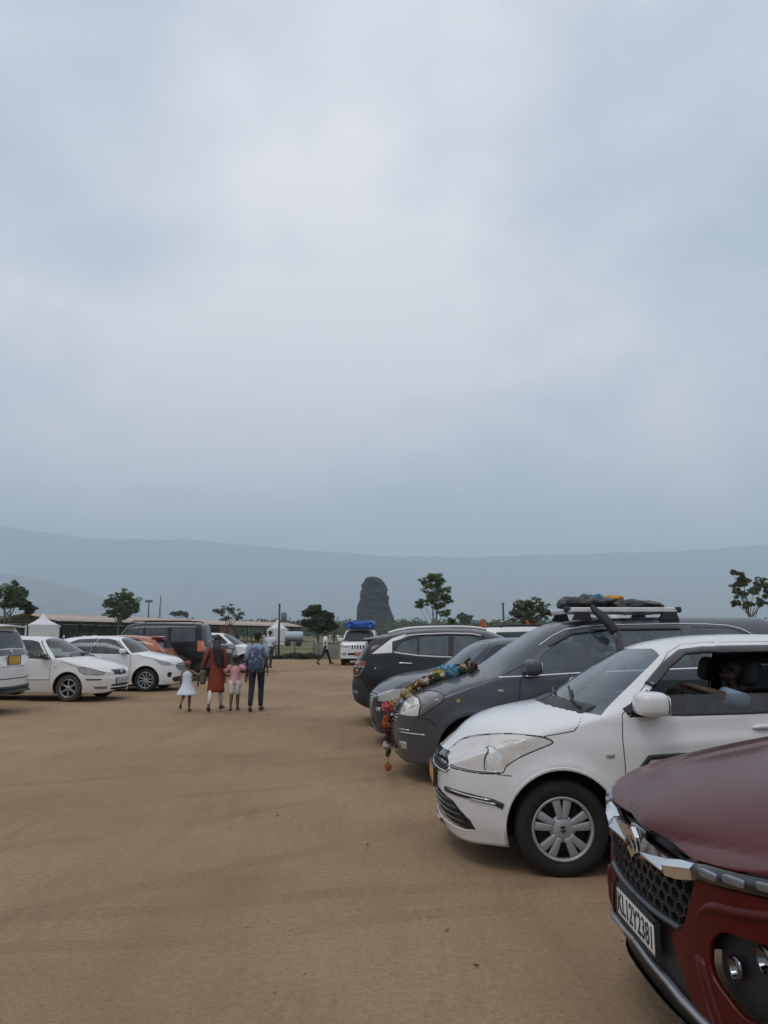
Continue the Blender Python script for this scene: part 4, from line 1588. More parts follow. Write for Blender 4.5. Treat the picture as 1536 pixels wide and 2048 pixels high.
M_HLB = mat('pale lamp lens', (0.60, 0.555, 0.51), 0.14, coat=0.8, var=0.16, vscale=9)
M_HLB3 = mat('lamp amber tint', (0.56, 0.50, 0.45), 0.2, coat=0.8, var=0.2, vscale=20)
M_HLB4 = mat('clear lamp glass', (0.40, 0.39, 0.37), 0.12, coat=1.0, metal=0.15, var=0.35, vscale=14)
M_HLB2 = mat('lamp inner reflector', (0.84, 0.80, 0.76), 0.2, metal=0.5, coat=0.8, var=0.25, vscale=24)


def white_sedan():
    P = paint('white sedan paint', (0.70, 0.695, 0.69), 0.30, dust=0.34)
    sp = dict(L=3.995, W=1.72, wb=(0.785, 3.235), R=0.305, Ra=0.372, step=0.026, na=30, nb=60,
              top=[(0, 0.665), (0.03, 0.70), (0.075, 0.745), (0.136, 0.805), (0.238, 0.885), (0.369, 0.944), (0.56, 0.99), (0.77, 1.026), (0.84, 1.04), (0.90, 1.068), (1.2, 1.262), (1.49, 1.428), (1.60, 1.468), (1.73, 1.499), (2.0, 1.533), (2.37, 1.549), (2.65, 1.545), (2.95, 1.50), (3.2, 1.41), (3.5, 1.24), (3.68, 1.155), (3.85, 1.12), (3.96, 1.06), (3.995, 0.96)],
              sh=[(0, 0.60), (0.08, 0.66), (0.2, 0.735), (0.45, 0.83), (0.7, 0.885), (0.95, 0.945), (1.1, 0.985), (1.6, 1.0), (2.2, 1.03), (2.9, 1.06), (3.4, 1.07), (3.75, 1.02), (3.995, 0.87)],
              bot=[(0, 0.20), (0.1, 0.165), (0.35, 0.18), (1.2, 0.195), (3.0, 0.20), (3.6, 0.24), (3.995, 0.34)],
              side=[(0.1, 0.925), (0.2, 0.948), (0.30, 0.975), (0.45, 0.992), (0.6, 1.0), (0.72, 0.997), (0.82, 0.985), (0.95, 0.955), (1.1, 0.925)],
              n=[(0, 2.6), (0.5, 2.7), (0.85, 3.0), (1.3, 4.2), (1.8, 4.6), (3.0, 4.4), (3.6, 3.4), (4, 3.0)], th=[(0, 0.05), (0.8, 0.08), (1.2, 0.20), (1.8, 0.24), (3.0, 0.25), (3.6, 0.15), (4, 0.1)],
              k=(0.25, 0.10), plan=(0.62, 2.5, 0.45, 2.6), nose=[(0.1, 0.075), (0.2, 0.045), (0.30, 0.012), (0.42, 0.0), (0.55, 0.004), (0.64, 0.012), (0.70, 0.03), (0.8, 0.05), (1.0, 0.05)], tail=[(0.3, 0.06), (0.5, 0.0), (0.8, 0.0), (1.1, 0.08)],
              crease=[([(1.25, 0.80), (2.2, 0.86), (3.4, 0.90)], 0.008, 0.05)], flare=0.02, mirror_base_paint=True)
    c = Car('white_sedan', sp, (0.378 + 3.995 / 2, 5.24 + 0.86 - 0.02, 0), 0.0, 'white sedan with slotted silver wheel covers, parked beside the dark red SUV', paintmat=P)
    head = [(0.060, 0.632), (0.088, 0.690), (0.137, 0.742), (0.21, 0.802), (0.324, 0.852), (0.466, 0.884), (0.59, 0.888), (0.686, 0.875), (0.732, 0.852), (0.725, 0.836), (0.649, 0.806), (0.515, 0.751), (0.426, 0.692), (0.372, 0.640)]
    hl = c.reg('headlight', [[(0.060, 0.632), (0.137, 0.742), (0.21, 0.802), (0.324, 0.852), (0.372, 0.640)], [(0.372, 0.640), (0.324, 0.852), (0.466, 0.884), (0.515, 0.751), (0.426, 0.692)], [(0.466, 0.884), (0.59, 0.888), (0.686, 0.875), (0.732, 0.852), (0.725, 0.836), (0.649, 0.806), (0.515, 0.751)]],
               M_HLB, inset=0.004, cond=lambda q: q.y < -0.18)

    def blob(cx, cz, rx, rz_, n=14):
        return [(cx + rx * math.cos(t), cz + rz_ * math.sin(t)) for t in np.linspace(0, 2 * math.pi, n + 1)[:-1]]
    c.reg('lamp_bowl', blob(0.350, 0.728, 0.055, 0.076), M_HLB2, inset=0.007, over=(hl,), parent=hl)
    c.reg('turn_lamp', blob(0.50, 0.825, 0.085, 0.034), M_HLB3, inset=0.0055, over=(hl,), parent=hl)
    c.reg('windscreen', [(0.70, 1.050), (1.075, 1.012), (1.60, 1.40), (1.60, 1.445), (1.30, 1.425)], G_SKYFILM, inset=0.004, split=False)
    fw = rounded([(1.27, 1.03), (1.46, 1.20), (1.72, 1.415), (1.86, 1.443), (2.43, 1.455), (2.46, 1.055)], 0.03, 3)
    rw = rounded([(2.56, 1.06), (2.54, 1.452), (2.95, 1.42), (3.18, 1.32), (3.33, 1.14), (3.34, 1.10)], 0.03, 3)
    c.reg('rear_window', [(3.05, 1.47), (3.12, 1.46), (3.66, 1.16), (3.8, 1.17), (3.6, 1.4)], G_DARK, inset=0.004, split=False, cond=lambda q: q.x > 2.9)
    fd = c.reg('front_door', [[(1.20, 0.30), (1.205, 0.86), (1.21, 1.02), (1.72, 1.455), (1.86, 1.48), (2.47, 1.49), (2.50, 1.0), (2.50, 0.30)]], P, thick=0.02, inner=M_INNER)
    rd = c.reg('rear_door', [[(2.505, 0.30), (2.505, 1.0), (2.475, 1.49), (2.95, 1.46), (3.22, 1.34), (3.40, 1.10), (3.36, 0.80), (3.10, 0.55), (2.88, 0.30)]], P, thick=0.02, inner=M_INNER)
    wf = c.reg('door_window', [(1.25, 1.0), (1.37, 1.115), (1.42, 1.142), (2.455, 1.165), (2.462, 1.05), (1.6, 1.012)], G_TINT, inset=0.008, over=(fd, 0), parent=fd)
    c.b.cut(fw, 'side', -1, over=(fd, 0))          # the window stands open, wound most of the way down
    wr = c.reg('door_window', rw, G_DARK, inset=0.008, over=(rd, 0), parent=rd)
    hd = c.reg('bonnet', [[(0.04, 0.700), (0.137, 0.748), (0.21, 0.808), (0.324, 0.858), (0.466, 0.890), (0.60, 0.895), (0.68, 0.888), (0.88, 0.918), (0.945, 0.99), (0.84, 1.033), (0.70, 1.06), (0.2, 1.0), (0.02, 0.78)]], P, split=False, thick=0.012, inner=M_INNER)
    c.reg('grille', [[(0.005, 0.585), (-0.45, 0.60), (-0.50, 0.64), (-0.48, 0.675), (-0.30, 0.70), (0.005, 0.705)]], M_GLOSSBLK, 'front', inset=0.022, split=False, cond=lambda q: q.x < 0.3)
    c.reg('lower_grille', [[(0.005, 0.25), (-0.60, 0.24), (-0.70, 0.26), (-0.68, 0.32), (-0.55, 0.42), (-0.3, 0.46), (0.005, 0.465)]], M_TRIM, 'front', inset=0.03, split=False, cond=lambda q: q.x < 0.42)
    c.reg('bumper', [[(-0.1, 0.05), (-0.1, 0.68), (0.06, 0.632), (0.372, 0.636), (0.46, 0.632), (0.44, 0.05)]], P, split=False, thick=0.015, inner=M_TRIM)
    c.reg('tail_light', [[(3.72, 0.78), (3.66, 0.93), (3.72, 1.02), (3.99, 0.95), (4.1, 0.8)]], M_RED, cond=lambda q: q.y < -0.4)
    c.arch()
    # shut lines
    c.seam([(1.205, 0.30), (1.20, 0.60), (1.195, 0.86), (1.21, 1.02), (1.45, 1.235), (1.66, 1.42), (1.78, 1.475), (1.95, 1.492), (2.5, 1.498)])
    c.seam([(2.505, 0.30), (2.505, 1.04)]); c.seam([(1.2, 0.30), (2.86, 0.305)])
    c.seam([(0.68, 0.882), (0.88, 0.915), (0.945, 0.99)])
    c.seam(smooth_pts(head[0:9] + head[9:] + [head[0]], 3), w=0.008)
    c.seam([(0.372, 0.636), (0.46, 0.632)], w=0.006)
    c.finish_skin()
    c.liners()
    c.wheels('cover', 0.198, 0.185)
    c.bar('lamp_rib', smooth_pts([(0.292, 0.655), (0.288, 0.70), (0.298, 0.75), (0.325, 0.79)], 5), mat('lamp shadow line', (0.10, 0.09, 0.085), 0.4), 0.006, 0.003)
    c.bar('lamp_rib', [(0.09, 0.652), (0.24, 0.650), (0.38, 0.652)], M_CHROME, 0.012, 0.003)
    # grille slats and chrome
    for z in (0.605, 0.635, 0.665):
        c.bar('grille_slat', [(-0.46, z), (-0.002, z)], M_TRIM, 0.012, 0.012, 'front', off=-0.018)
    c.bar('chrome_strip', [(-0.50, 0.628), (-0.46, 0.594), (-0.30, 0.588), (-0.002, 0.582)], M_CHROME, 0.018, 0.012, 'front', off=-0.004)
    for z in (0.29, 0.33, 0.37, 0.41):
        c.bar('grille_slat', [(-0.62 + (z - 0.29) * 0.6, z), (-0.002, z)], M_GLOSSBLK, 0.012, 0.014, 'front', off=-0.028)
    c.bar('bumper_moulding', [(0.055, 0.480), (0.20, 0.478), (0.34, 0.462), (0.40, 0.440)], M_TRIM, 0.036, 0.012)
    c.bar('chrome_strip', [(0.075, 0.490), (0.32, 0.474)], M_CHROME, 0.010, 0.016)
    c.bar('chrome_strip', [(0.20, 0.466), (0.36, 0.452)], M_CHROME, 0.009, 0.016)
    c.bar('side_marker', [(1.075, 0.765), (1.135, 0.765)], M_LAMP, 0.032, 0.010, taper=True, step=0.01)
    c.bar('door_moulding', [(1.30, 0.68), (1.36, 0.752), (1.55, 0.765), (1.9, 0.772), (2.45, 0.78)], M_TRIM, 0.03, 0.012)
    c.bar('wheel_arch_lip', [(0.785 + 0.378 * math.cos(a), 0.305 + 0.378 * math.sin(a)) for a in np.linspace(-0.08 * math.pi, 1.10 * math.pi, 30)], P, 0.022, 0.006)
    c.bar('rain_visor', [(1.44, 1.20), (1.60, 1.335), (1.74, 1.42), (1.88, 1.437), (2.44, 1.447)], M_GLOSSBLK, 0.075, 0.014, off=0.002, parent_rid=fd)
    c.bar('sill_strip', [(1.24, 1.035), (1.61, 1.020), (2.0, 1.03), (2.46, 1.05)], M_TRIM, 0.022, 0.006, parent_rid=fd)
    c.bar('sill_strip', [(2.55, 1.052), (3.36, 1.10)], M_TRIM, 0.022, 0.006, parent_rid=rd)
    c.bar('quarter_trim', [(1.235, 1.035), (1.34, 1.09), (1.43, 1.16)], M_TRIM, 0.06, 0.004, parent_rid=fd)
    c.bar('door_handle', [(2.06, 0.935), (2.10, 0.94), (2.24, 0.942), (2.28, 0.938)], P, 0.034, 0.032, parent_rid=fd, taper=True)
    c.bar('door_handle', [(2.98, 0.95), (3.16, 0.953)], P, 0.034, 0.032, parent_rid=rd, taper=True)
    c.mirrors(1.385, 1.088, P, (0.118, 0.12, 0.088), 0.005)
    # cowl and wipers
    mb = c.ribbon(MB(), [(0.86, -0.02), (0.90, -0.35), (1.02, -0.66)], 'top', 0.15, 0.010, 0, -0.002)
    c.put(mb, 'cowl', M_TRIM)
    for pts in ([(0.98, -0.60), (0.97, -0.40), (1.02, -0.12)], [(0.92, -0.05), (0.97, 0.20), (1.06, 0.50)]):
        w_ = MB()
        pp = []
        for p in dens(pts, 0.05):
            h = c.b.hit((p[0], -abs(p[1])), 'top')
            pp.append((h[0].x, p[1], h[0].z + 0.022))
        w_.tube(pp, 0.009, 6)
        c.put(w_, 'wiper', M_TRIM)
    # badge, stickers on the windscreen
    for (x, z, a, b_, col) in ((1.255, 1.165, 0.055, 0.018, 'white sticker'), (1.245, 1.135, 0.03, 0.016, 'white sticker'), (1.26, 1.065, 0.045, 0.05, 'blue sticker')):
        h = c.b.hit((x, z), 'side')
        mt = mat(col, (0.62, 0.70, 0.72) if 'white' in col else (0.10, 0.33, 0.55), 0.6)
        mb = MB(); n = h[1]; t = Vector((0.62, -0.55, 0.55)).normalized(); t = (t - n * t.dot(n)).normalized(); s_ = n.cross(t)
        o = h[0] - n * 0.012
        mb.add([o - t * a / 2 - s_ * b_ / 2, o + t * a / 2 - s_ * b_ / 2, o + t * a / 2 + s_ * b_ / 2, o - t * a / 2 + s_ * b_ / 2], [(0, 1, 2, 3)])
        c.put(mb, 'sticker', mt)
    c.plate(-0.012, 0.52, '', M_PLATEY, 0.46, 0.11)
    c.cabin(1.86, 2.78, 0.52, dash=(0.98, 1.0))
    return c


def place(sp, xw, near, hub, rz):
    """root position that puts the wheel at profile x = xw on side 'near' (-1/+1 in the car's own y) over the ground point hub"""
    p = Matrix.Rotation(rz, 3, 'Z') @ Vector((xw - sp['L'] / 2, near * (sp['W'] / 2 - 0.02), 0))
    return (hub[0] - p.x, hub[1] - p.y, 0)


def std_car(name, label, loc, rz, P, sp, g, group=None):
    c = Car(name, sp, loc, rz, label, group, P)
    for p in g.get('heads', []):
        c.hl = c.reg('headlight', p, g.get('headmat', M_LAMP), inset=0.002, cond=lambda q: q.y < -0.2 and q.x < 1.2)
    for p in g.get('tails', []):
        c.tl = c.reg('tail_light', p, g.get('tailmat', M_RED), inset=0.002, cond=lambda q: q.x > sp['L'] * 0.7 and q.y < -g.get('tail_in', 0.35))
    c.reg('windscreen', g['ws'], g.get('wsmat', G_SKYFILM), inset=0.004, split=False, cond=lambda q: q.x < sp['L'] * 0.6)
    if 'rw' in g:
        c.reg('rear_window', g['rw'], g.get('rwmat', G_DARK), inset=0.004, split=False, cond=lambda q: q.x > sp['L'] * 0.55 and abs(q.y) < g.get('rw_y', 9))
    if 'rwf' in g:      # rear window drawn as seen from behind
        c.reg('rear_window', g['rwf'], g.get('rwmat', G_DARK), 'front', inset=0.006, split=False, cond=lambda q: q.x > sp['L'] * 0.8)
    c.doors = []
    for i, p in enumerate(g.get('doors', [])):
        c.doors.append(c.reg('front_door' if i == 0 else 'rear_door', p, P, thick=0.02, inner=M_INNER))
    for i, (p, d) in enumerate(g['wins']):
        par = c.doors[d] if d is not None and d < len(c.doors) else None
        c.reg('door_window' if par else 'quarter_window', p, g.get('winmat', G_TINT), inset=0.007, over=tuple([0] + c.doors), parent=par)
    for (n_, p, m_) in g.get('panels', []):
        c.reg(n_, p, m_, thick=0.012, inner=M_INNER, over=tuple([0] + c.doors))
    for (n_, p, ins, m_) in g.get('front', []):
        c.reg(n_, p, m_, 'front', inset=ins, split=n_ in ('lamp_pocket', 'drl_recess', 'fog_recess'), cond=lambda q: q.x < 0.45)
    for (n_, p, ins, m_) in g.get('rear', []):
        c.reg(n_, p, m_, 'front', inset=ins, split=n_ == 'tail_lamp', cond=lambda q: q.x > sp['L'] - 0.55, over=tuple([0] + c.doors))
    if 'hood' in g:
        c.reg('bonnet', g['hood'], P, split=False, thick=0.012, inner=M_INNER, cond=lambda q: q.x < sp['L'] * 0.4)
    if 'bumper' in g:
        c.reg('bumper', g['bumper'], g.get('bumpmat', P), split=False, thick=0.012, inner=M_TRIM)
    if 'rbumper' in g:
        c.reg('rear_bumper', g['rbumper'], g.get('rbumpmat', P), split=False, thick=0.012, inner=M_TRIM, over=(0, c.rid))
    c.arch()
    for s in g.get('seams', []):
        c.seam(s, w=g.get('seamw', 0.010))
    c.finish_skin()
    c.liners()
    c.wheels(g.get('wheel', 'steel'), g.get('rim', 0.2), g.get('ww', 0.19), rubber=g.get('rubber'))
    for (n_, pts, m_, w_, h_) in g.get('bars', []):
        c.bar(n_, pts, m_, w_, h_)
    for (n_, pts, m_, w_, h_, off) in g.get('fbars', []):
        c.bar(n_, pts, m_, w_, h_, 'front', off=off)
    for (n_, pts, m_, w_, h_, off) in g.get('rbars', []):
        c.bar(n_, pts, m_, w_, h_, 'rear', off=off)
    for (d, pts) in g.get('handles', []):
        c.bar('door_handle', pts, g.get('handlemat', P), 0.032, 0.03, parent_rid=c.doors[d], taper=True)
    if 'mirror' in g:
        x, z, size = g['mirror']
        c.mirrors(x, z, g.get('mirrormat', P), size)
    if 'cabin' in g:
        c.cabin(*g['cabin'][:3], m=g.get('seatmat'), dash=g['cabin'][3], hh=g.get('seath', 0.6))
    return c


def grey_mpv():
    P = paint('grey metallic paint', (0.060, 0.066, 0.078), 0.38, metal=0.3, coat=0.55, dust=0.35, dustcol=(0.20, 0.17, 0.14), spec=0.4)
    sp = dict(L=4.58, W=1.77, wb=(0.87, 3.62), R=0.325, Ra=0.395, step=0.028, na=28, nb=56,
              top=[(0, 0.72), (0.04, 0.765), (0.12, 0.83), (0.28, 0.925), (0.55, 1.035), (0.88, 1.125), (0.97, 1.16), (1.05, 1.205), (1.4, 1.44), (1.72, 1.622), (1.86, 1.668), (2.05, 1.698), (2.56, 1.727), (3.4, 1.745), (4.1, 1.742), (4.3, 1.70), (4.42, 1.58), (4.51, 1.30), (4.56, 1.05), (4.58, 0.85)],
              sh=[(0, 0.62), (0.1, 0.70), (0.3, 0.81), (0.6, 0.90), (0.9, 1.0), (1.15, 1.075), (1.5, 1.09), (2.2, 1.12), (3.4, 1.16), (4.2, 1.15), (4.58, 0.98)],
              bot=[(0, 0.24), (0.1, 0.20), (0.4, 0.22), (1.3, 0.25), (3.2, 0.25), (4.1, 0.28), (4.58, 0.36)],
              side=[(0.1, 0.93), (0.25, 0.955), (0.36, 0.98), (0.55, 0.997), (0.72, 1.0), (0.88, 0.99), (1.05, 0.962), (1.2, 0.94)],
              n=[(0, 2.5), (0.6, 2.6), (1.0, 3.0), (1.5, 4.2), (2.0, 4.8), (4.0, 4.8), (4.58, 4)], th=[(0, 0.05), (0.9, 0.06), (1.3, 0.16), (2.0, 0.185), (4.58, 0.18)],
              k=(0.22, 0.05), plan=(0.66, 2.35, 0.35, 3.0), nose=[(0.15, 0.10), (0.25, 0.06), (0.36, 0.02), (0.5, 0.0), (0.62, 0.0), (0.72, 0.012), (0.85, 0.03), (1.1, 0.03)], tail=[(0.3, 0.05), (0.6, 0.0), (1.0, 0.02), (1.6, 0.02)], xn=0.8,
              flare=0.012)
    g = dict(ws=[(0.80, 1.165), (1.14, 1.125), (1.74, 1.60), (1.76, 1.655), (1.5, 1.66)], wsmat=G_SKYFILM, winmat=G_BLUE,
             rw=[(4.30, 1.25), (4.25, 1.62), (4.6, 1.7), (4.7, 1.2)],
             doors=[[(1.34, 0.33), (1.345, 0.9), (1.37, 1.10), (1.93, 1.60), (2.36, 1.655), (2.46, 1.66), (2.48, 1.1), (2.44, 0.33)], [(2.445, 0.33), (2.485, 1.1), (2.465, 1.66), (3.30, 1.665), (3.40, 1.15), (3.30, 0.75), (3.18, 0.33)]],
             wins=[(rounded([(1.43, 1.125), (1.62, 1.33), (1.95, 1.575), (2.36, 1.625), (2.40, 1.625), (2.43, 1.165)], 0.03, 3), 0), (rounded([(2.52, 1.17), (2.49, 1.628), (3.14, 1.635), (3.22, 1.20)], 0.03, 3), 1),
                   (rounded([(3.34, 1.21), (3.25, 1.632), (3.68, 1.618), (3.88, 1.55), (4.10, 1.25)], 0.04, 3), None), ([(1.15, 1.108), (1.40, 1.122), (1.56, 1.30)], None)],
             front=[('grille', [(0.005, 0.585), (-0.42, 0.60), (-0.47, 0.66), (-0.44, 0.70), (0.005, 0.715)], 0.02, M_GLOSSBLK), ('lower_grille', [(0.005, 0.28), (-0.42, 0.29), (-0.40, 0.40), (0.005, 0.42)], 0.03, M_TRIM)],
             hood=[(0.03, 0.73), (0.162, 0.825), (0.287, 0.905), (0.45, 0.95), (0.60, 0.96), (0.95, 1.07), (1.05, 1.10), (0.85, 1.15), (0.4, 1.2), (0.0, 0.9)],
             bumper=[(-0.1, 0.1), (-0.1, 0.72), (0.10, 0.69), (0.23, 0.68), (0.42, 0.66), (0.44, 0.1)],
             seams=[[(1.34, 0.33), (1.342, 0.9), (1.36, 1.09)], [(2.445, 0.33), (2.485, 1.14)], [(0.23, 0.69), (0.42, 0.665), (0.47, 0.60)], [(0.60, 0.945), (0.95, 1.06), (1.02, 1.095)], [(1.34, 0.335), (3.18, 0.335)]],
             wheel='star', rim=0.2, ww=0.2,
             bars=[('chrome_strip', [(1.13, 1.100), (1.41, 1.112)], M_CHROME, 0.018, 0.008), ('chrome_strip', [(1.42, 1.112), (1.67, 1.126), (2.11, 1.152), (2.6, 1.168), (3.3, 1.196), (4.1, 1.235)], M_CHROME, 0.020, 0.008),
                   ('chrome_strip', [(1.61, 1.425), (1.76, 1.525), (1.92, 1.598), (2.12, 1.630), (2.36, 1.646), (3.11, 1.660), (3.45, 1.655), (3.67, 1.640), (3.80, 1.605), (3.90, 1.545)], M_CHROME, 0.013, 0.008),
                   ('rain_visor', [(1.70, 1.43), (1.96, 1.563), (2.36, 1.612), (3.14, 1.622)], M_GLOSSBLK, 0.06, 0.012),
                   ('window_pillar', [(2.455, 1.175), (2.455, 1.62)], M_GLOSSBLK, 0.07, 0.004), ('bumper_strip', [(0.09, 0.545), (0.20, 0.545)], M_CHROME, 0.012, 0.012), ('bumper_strip', [(0.10, 0.515), (0.36, 0.512)], M_CHROME, 0.014, 0.014),
                   ('side_marker', [(1.12, 0.962), (1.18, 0.963)], M_LAMP, 0.026, 0.01), ('fog_lamp', [(0.10, 0.375), (0.17, 0.375)], M_LAMP, 0.085, 0.006)],
             fbars=[('grille_slat', [(-0.43, z), (-0.002, z + 0.005)], M_CHROME, 0.016, 0.014, -0.016) for z in (0.615, 0.65, 0.685)],
             handles=[(0, [(2.12, 0.965), (2.36, 0.97)]), (1, [(3.06, 0.99), (3.28, 0.995)])],
             mirror=(1.49, 1.205, (0.095, 0.12, 0.085)), cabin=(1.95, 2.85, 0.72, (1.12, 1.12)), seath=0.58)
    # two-part headlight: clear lamp ahead, smoked tail behind
    c = std_car('grey_mpv', 'dusty grey people carrier with a silver roof carrier and strings of flowers on its bonnet', (0.07 + 2.29, 8.2 + 0.885, 0), 0.0, P, sp, dict(g, heads=[
        [[(0.095, 0.695), (0.162, 0.813), (0.25, 0.880), (0.30, 0.860), (0.305, 0.80), (0.285, 0.70), (0.23, 0.69)]]], headmat=mat('clear bright lamp', (0.66, 0.64, 0.61), 0.12, metal=0.15, coat=0.9, var=0.2, vscale=14)))
    # smoked rear half of the headlight, lying on the wing
    hk = [(0.262, 0.884), (0.36, 0.925), (0.45, 0.942), (0.52, 0.936), (0.56, 0.915), (0.54, 0.86), (0.44, 0.785), (0.341, 0.719), (0.30, 0.70), (0.318, 0.80), (0.312, 0.862)]
    MS = mat('smoked lamp lens', (0.150, 0.142, 0.130), 0.16, coat=0.5, var=0.35)
    for s in (-1, 1):
        mbx = c.ribbon(MB(), hk + [hk[0]], 'side', 0.009, 0.006, both=False)
        if s > 0:
            mbx.v = [(x, -y, z) for x, y, z in mbx.v]
        c.put(mbx, 'lamp_seal', M_SEAM)
    for s in (-1, 1):
        pts = [c.b.hit(p, 'side') for p in hk]
        ctr = c.b.hit((0.42, 0.85), 'side')
        vs_ = [p + n * 0.003 for p, n in pts] + [ctr[0] + ctr[1] * 0.012]
        mid = []
        for (p, n) in pts:
            q = c.b.hit(((p.x + ctr[0].x) / 2, (p.z + ctr[0].z) / 2), 'side')
            mid.append(q[0] + q[1] * 0.010)
        n_ = len(pts)
        allv = vs_[:n_] + mid + [vs_[-1]]
        if s > 0:
            allv = [Vector((v.x, -v.y, v.z)) for v in allv]
        c.put(MB().add(allv, [(i, (i + 1) % n_, n_ + (i + 1) % n_, n_ + i) for i in range(n_)] + [(n_ + i, n_ + (i + 1) % n_, 2 * n_) for i in range(n_)]), 'headlight_tail', MS)
    mb = MB()
    # roof carrier: two long silver rails on black feet, cross bars between
    MSR = mat('silver carrier rail', (0.55, 0.55, 0.54), 0.38, metal=0.35, var=0.15)
    for s in (-1, 1):
        r_ = MB().box((2.56, s * 0.52, 1.815), (1.22, 0.05, 0.055), bev=0.015)
        r_.box((2.56, s * 0.545, 1.80), (1.20, 0.012, 0.02), bev=0.004)
        c.put(r_, 'carrier_rail', MSR)
        for x in (1.955, 3.175):
            c.put(MB().box((x, s * 0.52, 1.815), (0.075, 0.062, 0.066), bev=0.02), 'rail_end_cap', M_TRIM)
        for x in (2.10, 3.06):
            c.put(MB().prism([(x - 0.10, 1.70), (x - 0.05, 1.79), (x + 0.09, 1.79), (x + 0.12, 1.70)], 'y', s * 0.52 - 0.03, s * 0.52 + 0.03), 'carrier_foot', M_TRIM)
    for x in (2.03, 2.3, 2.6, 2.9, 3.12):
        c.put(MB().box((x, 0, 1.79), (0.05, 1.0, 0.025), bev=0.008), 'carrier_crossbar', MSR)
    # flower stains and sticker on the wing
    h = c.b.hit((0.70, 0.86), 'side')
    c.bar('flower_sticker', [(0.685, 0.862), (0.725, 0.862)], mat('yellow flower sticker', (0.42, 0.33, 0.05), 0.7), 0.035, 0.003, step=0.01, taper=True)
    c.plate(0.012, 0.46, '', M_PLATEY, 0.5, 0.11)
    return c


def blue_sedan():
    P = paint('dark blue paint', (0.010, 0.017, 0.036), 0.3, metal=0.2, coat=0.6, dust=0.2, spec=0.4)
    sp = dict(L=4.40, W=1.73, wb=(0.86, 3.46), R=0.31, Ra=0.375, step=0.04, nb=40,
              top=[(0, 0.70), (0.04, 0.745), (0.10, 0.81), (0.18, 0.865), (0.34, 0.935), (0.6, 0.99), (0.88, 1.035), (1.02, 1.075), (1.12, 1.14), (1.5, 1.40), (1.66, 1.455), (1.95, 1.49), (2.4, 1.50), (2.9, 1.46), (3.3, 1.33), (3.6, 1.17), (3.8, 1.10), (4.25, 1.06), (4.37, 1.0), (4.40, 0.85)],
              sh=[(0, 0.60), (0.15, 0.72), (0.5, 0.84), (0.9, 0.93), (1.2, 0.975), (2.2, 1.0), (3.4, 1.02), (4.0, 0.98), (4.4, 0.82)],
              bot=[(0, 0.23), (0.12, 0.19), (0.4, 0.2), (3.9, 0.22), (4.4, 0.34)],
              n=[(0, 2.6), (0.8, 2.8), (1.3, 4.2), (2.8, 4.4), (3.6, 3.2), (4.4, 3)], th=[(0, 0.05), (1.0, 0.08), (1.4, 0.2), (3, 0.24), (3.7, 0.1), (4.4, 0.1)],
              k=(0.22, 0.1), plan=(0.55, 2.5, 0.4, 2.7), nose=[(0.15, 0.07), (0.3, 0.02), (0.45, 0.0), (0.7, 0.01), (0.85, 0.04), (1.1, 0.04)], tail=[(0.3, 0.05), (0.6, 0.0), (1.1, 0.06)])
    g = dict(ws=[(0.9, 1.09), (1.27, 1.03), (1.70, 1.40), (1.72, 1.44), (1.4, 1.46)], wsmat=G_SKYFILM, winmat=G_DARK, rw=[(3.05, 1.45), (3.3, 1.30), (3.62, 1.13), (3.8, 1.14), (3.5, 1.45)],
             doors=[[(1.3, 0.32), (1.32, 1.0), (1.75, 1.43), (2.3, 1.46), (2.33, 0.32)], [(2.335, 0.32), (2.305, 1.46), (2.9, 1.43), (3.3, 1.2), (3.4, 1.0), (3.1, 0.5), (3.0, 0.32)]],
             wins=[(rounded([(1.40, 1.02), (1.78, 1.385), (2.25, 1.42), (2.27, 1.04)], 0.03, 3), 0), (rounded([(2.36, 1.045), (2.34, 1.425), (2.9, 1.39), (3.22, 1.16), (3.26, 1.08)], 0.03, 3), 1)],
             heads=[[(0.12, 0.63), (0.13, 0.72), (0.32, 0.80), (0.60, 0.835), (0.62, 0.80), (0.40, 0.68), (0.3, 0.63)]], headmat=M_HLB4, tails=[[(4.05, 0.80), (4.0, 0.98), (4.5, 0.98), (4.5, 0.78)]],
             front=[('grille', [(0.005, 0.55), (-0.36, 0.56), (-0.44, 0.64), (-0.42, 0.72), (0.005, 0.735)], 0.02, M_GLOSSBLK), ('lower_grille', [(0.005, 0.26), (-0.55, 0.26), (-0.50, 0.42), (0.005, 0.43)], 0.03, M_TRIM)],
             hood=[(0.05, 0.745), (0.3, 0.815), (0.6, 0.86), (1.0, 0.98), (1.12, 1.02), (0.95, 1.075), (0.4, 1.1), (0, 0.9)],
             fbars=[('grille_slat', [(-0.41, z), (-0.002, z + 0.005)], M_CHROME, 0.016, 0.014, -0.012) for z in (0.57, 0.60, 0.63, 0.66, 0.69, 0.72)] + [('grille_slat', [(-0.5, z), (-0.002, z)], M_TRIM, 0.014, 0.014, -0.028) for z in (0.30, 0.34, 0.38)],
             bars=[('side_marker', [(0.10, 0.52), (0.16, 0.52)], M_LAMP, 0.05, 0.008)],
             seams=[[(1.3, 0.32), (1.32, 1.0)], [(2.33, 0.32), (2.32, 1.03)]], wheel='star', rim=0.19,
             handles=[(0, [(2.0, 0.9), (2.2, 0.9)]), (1, [(2.95, 0.92), (3.15, 0.92)])], mirror=(1.46, 1.06, (0.08, 0.10, 0.065)), cabin=(1.85, 2.75, 0.5, (1.15, 0.98)))
    c = std_car('blue_sedan', 'dark blue sedan with a chrome slatted grille, mostly hidden behind the grey people carrier', (-0.21 + 2.2, 10.75 + 0.865, 0), 0.0, P, sp, g)
    c.bar('wiper', [(1.16, 1.085), (1.30, 1.125), (1.42, 1.21)], M_TRIM, 0.02, 0.02)
    return c


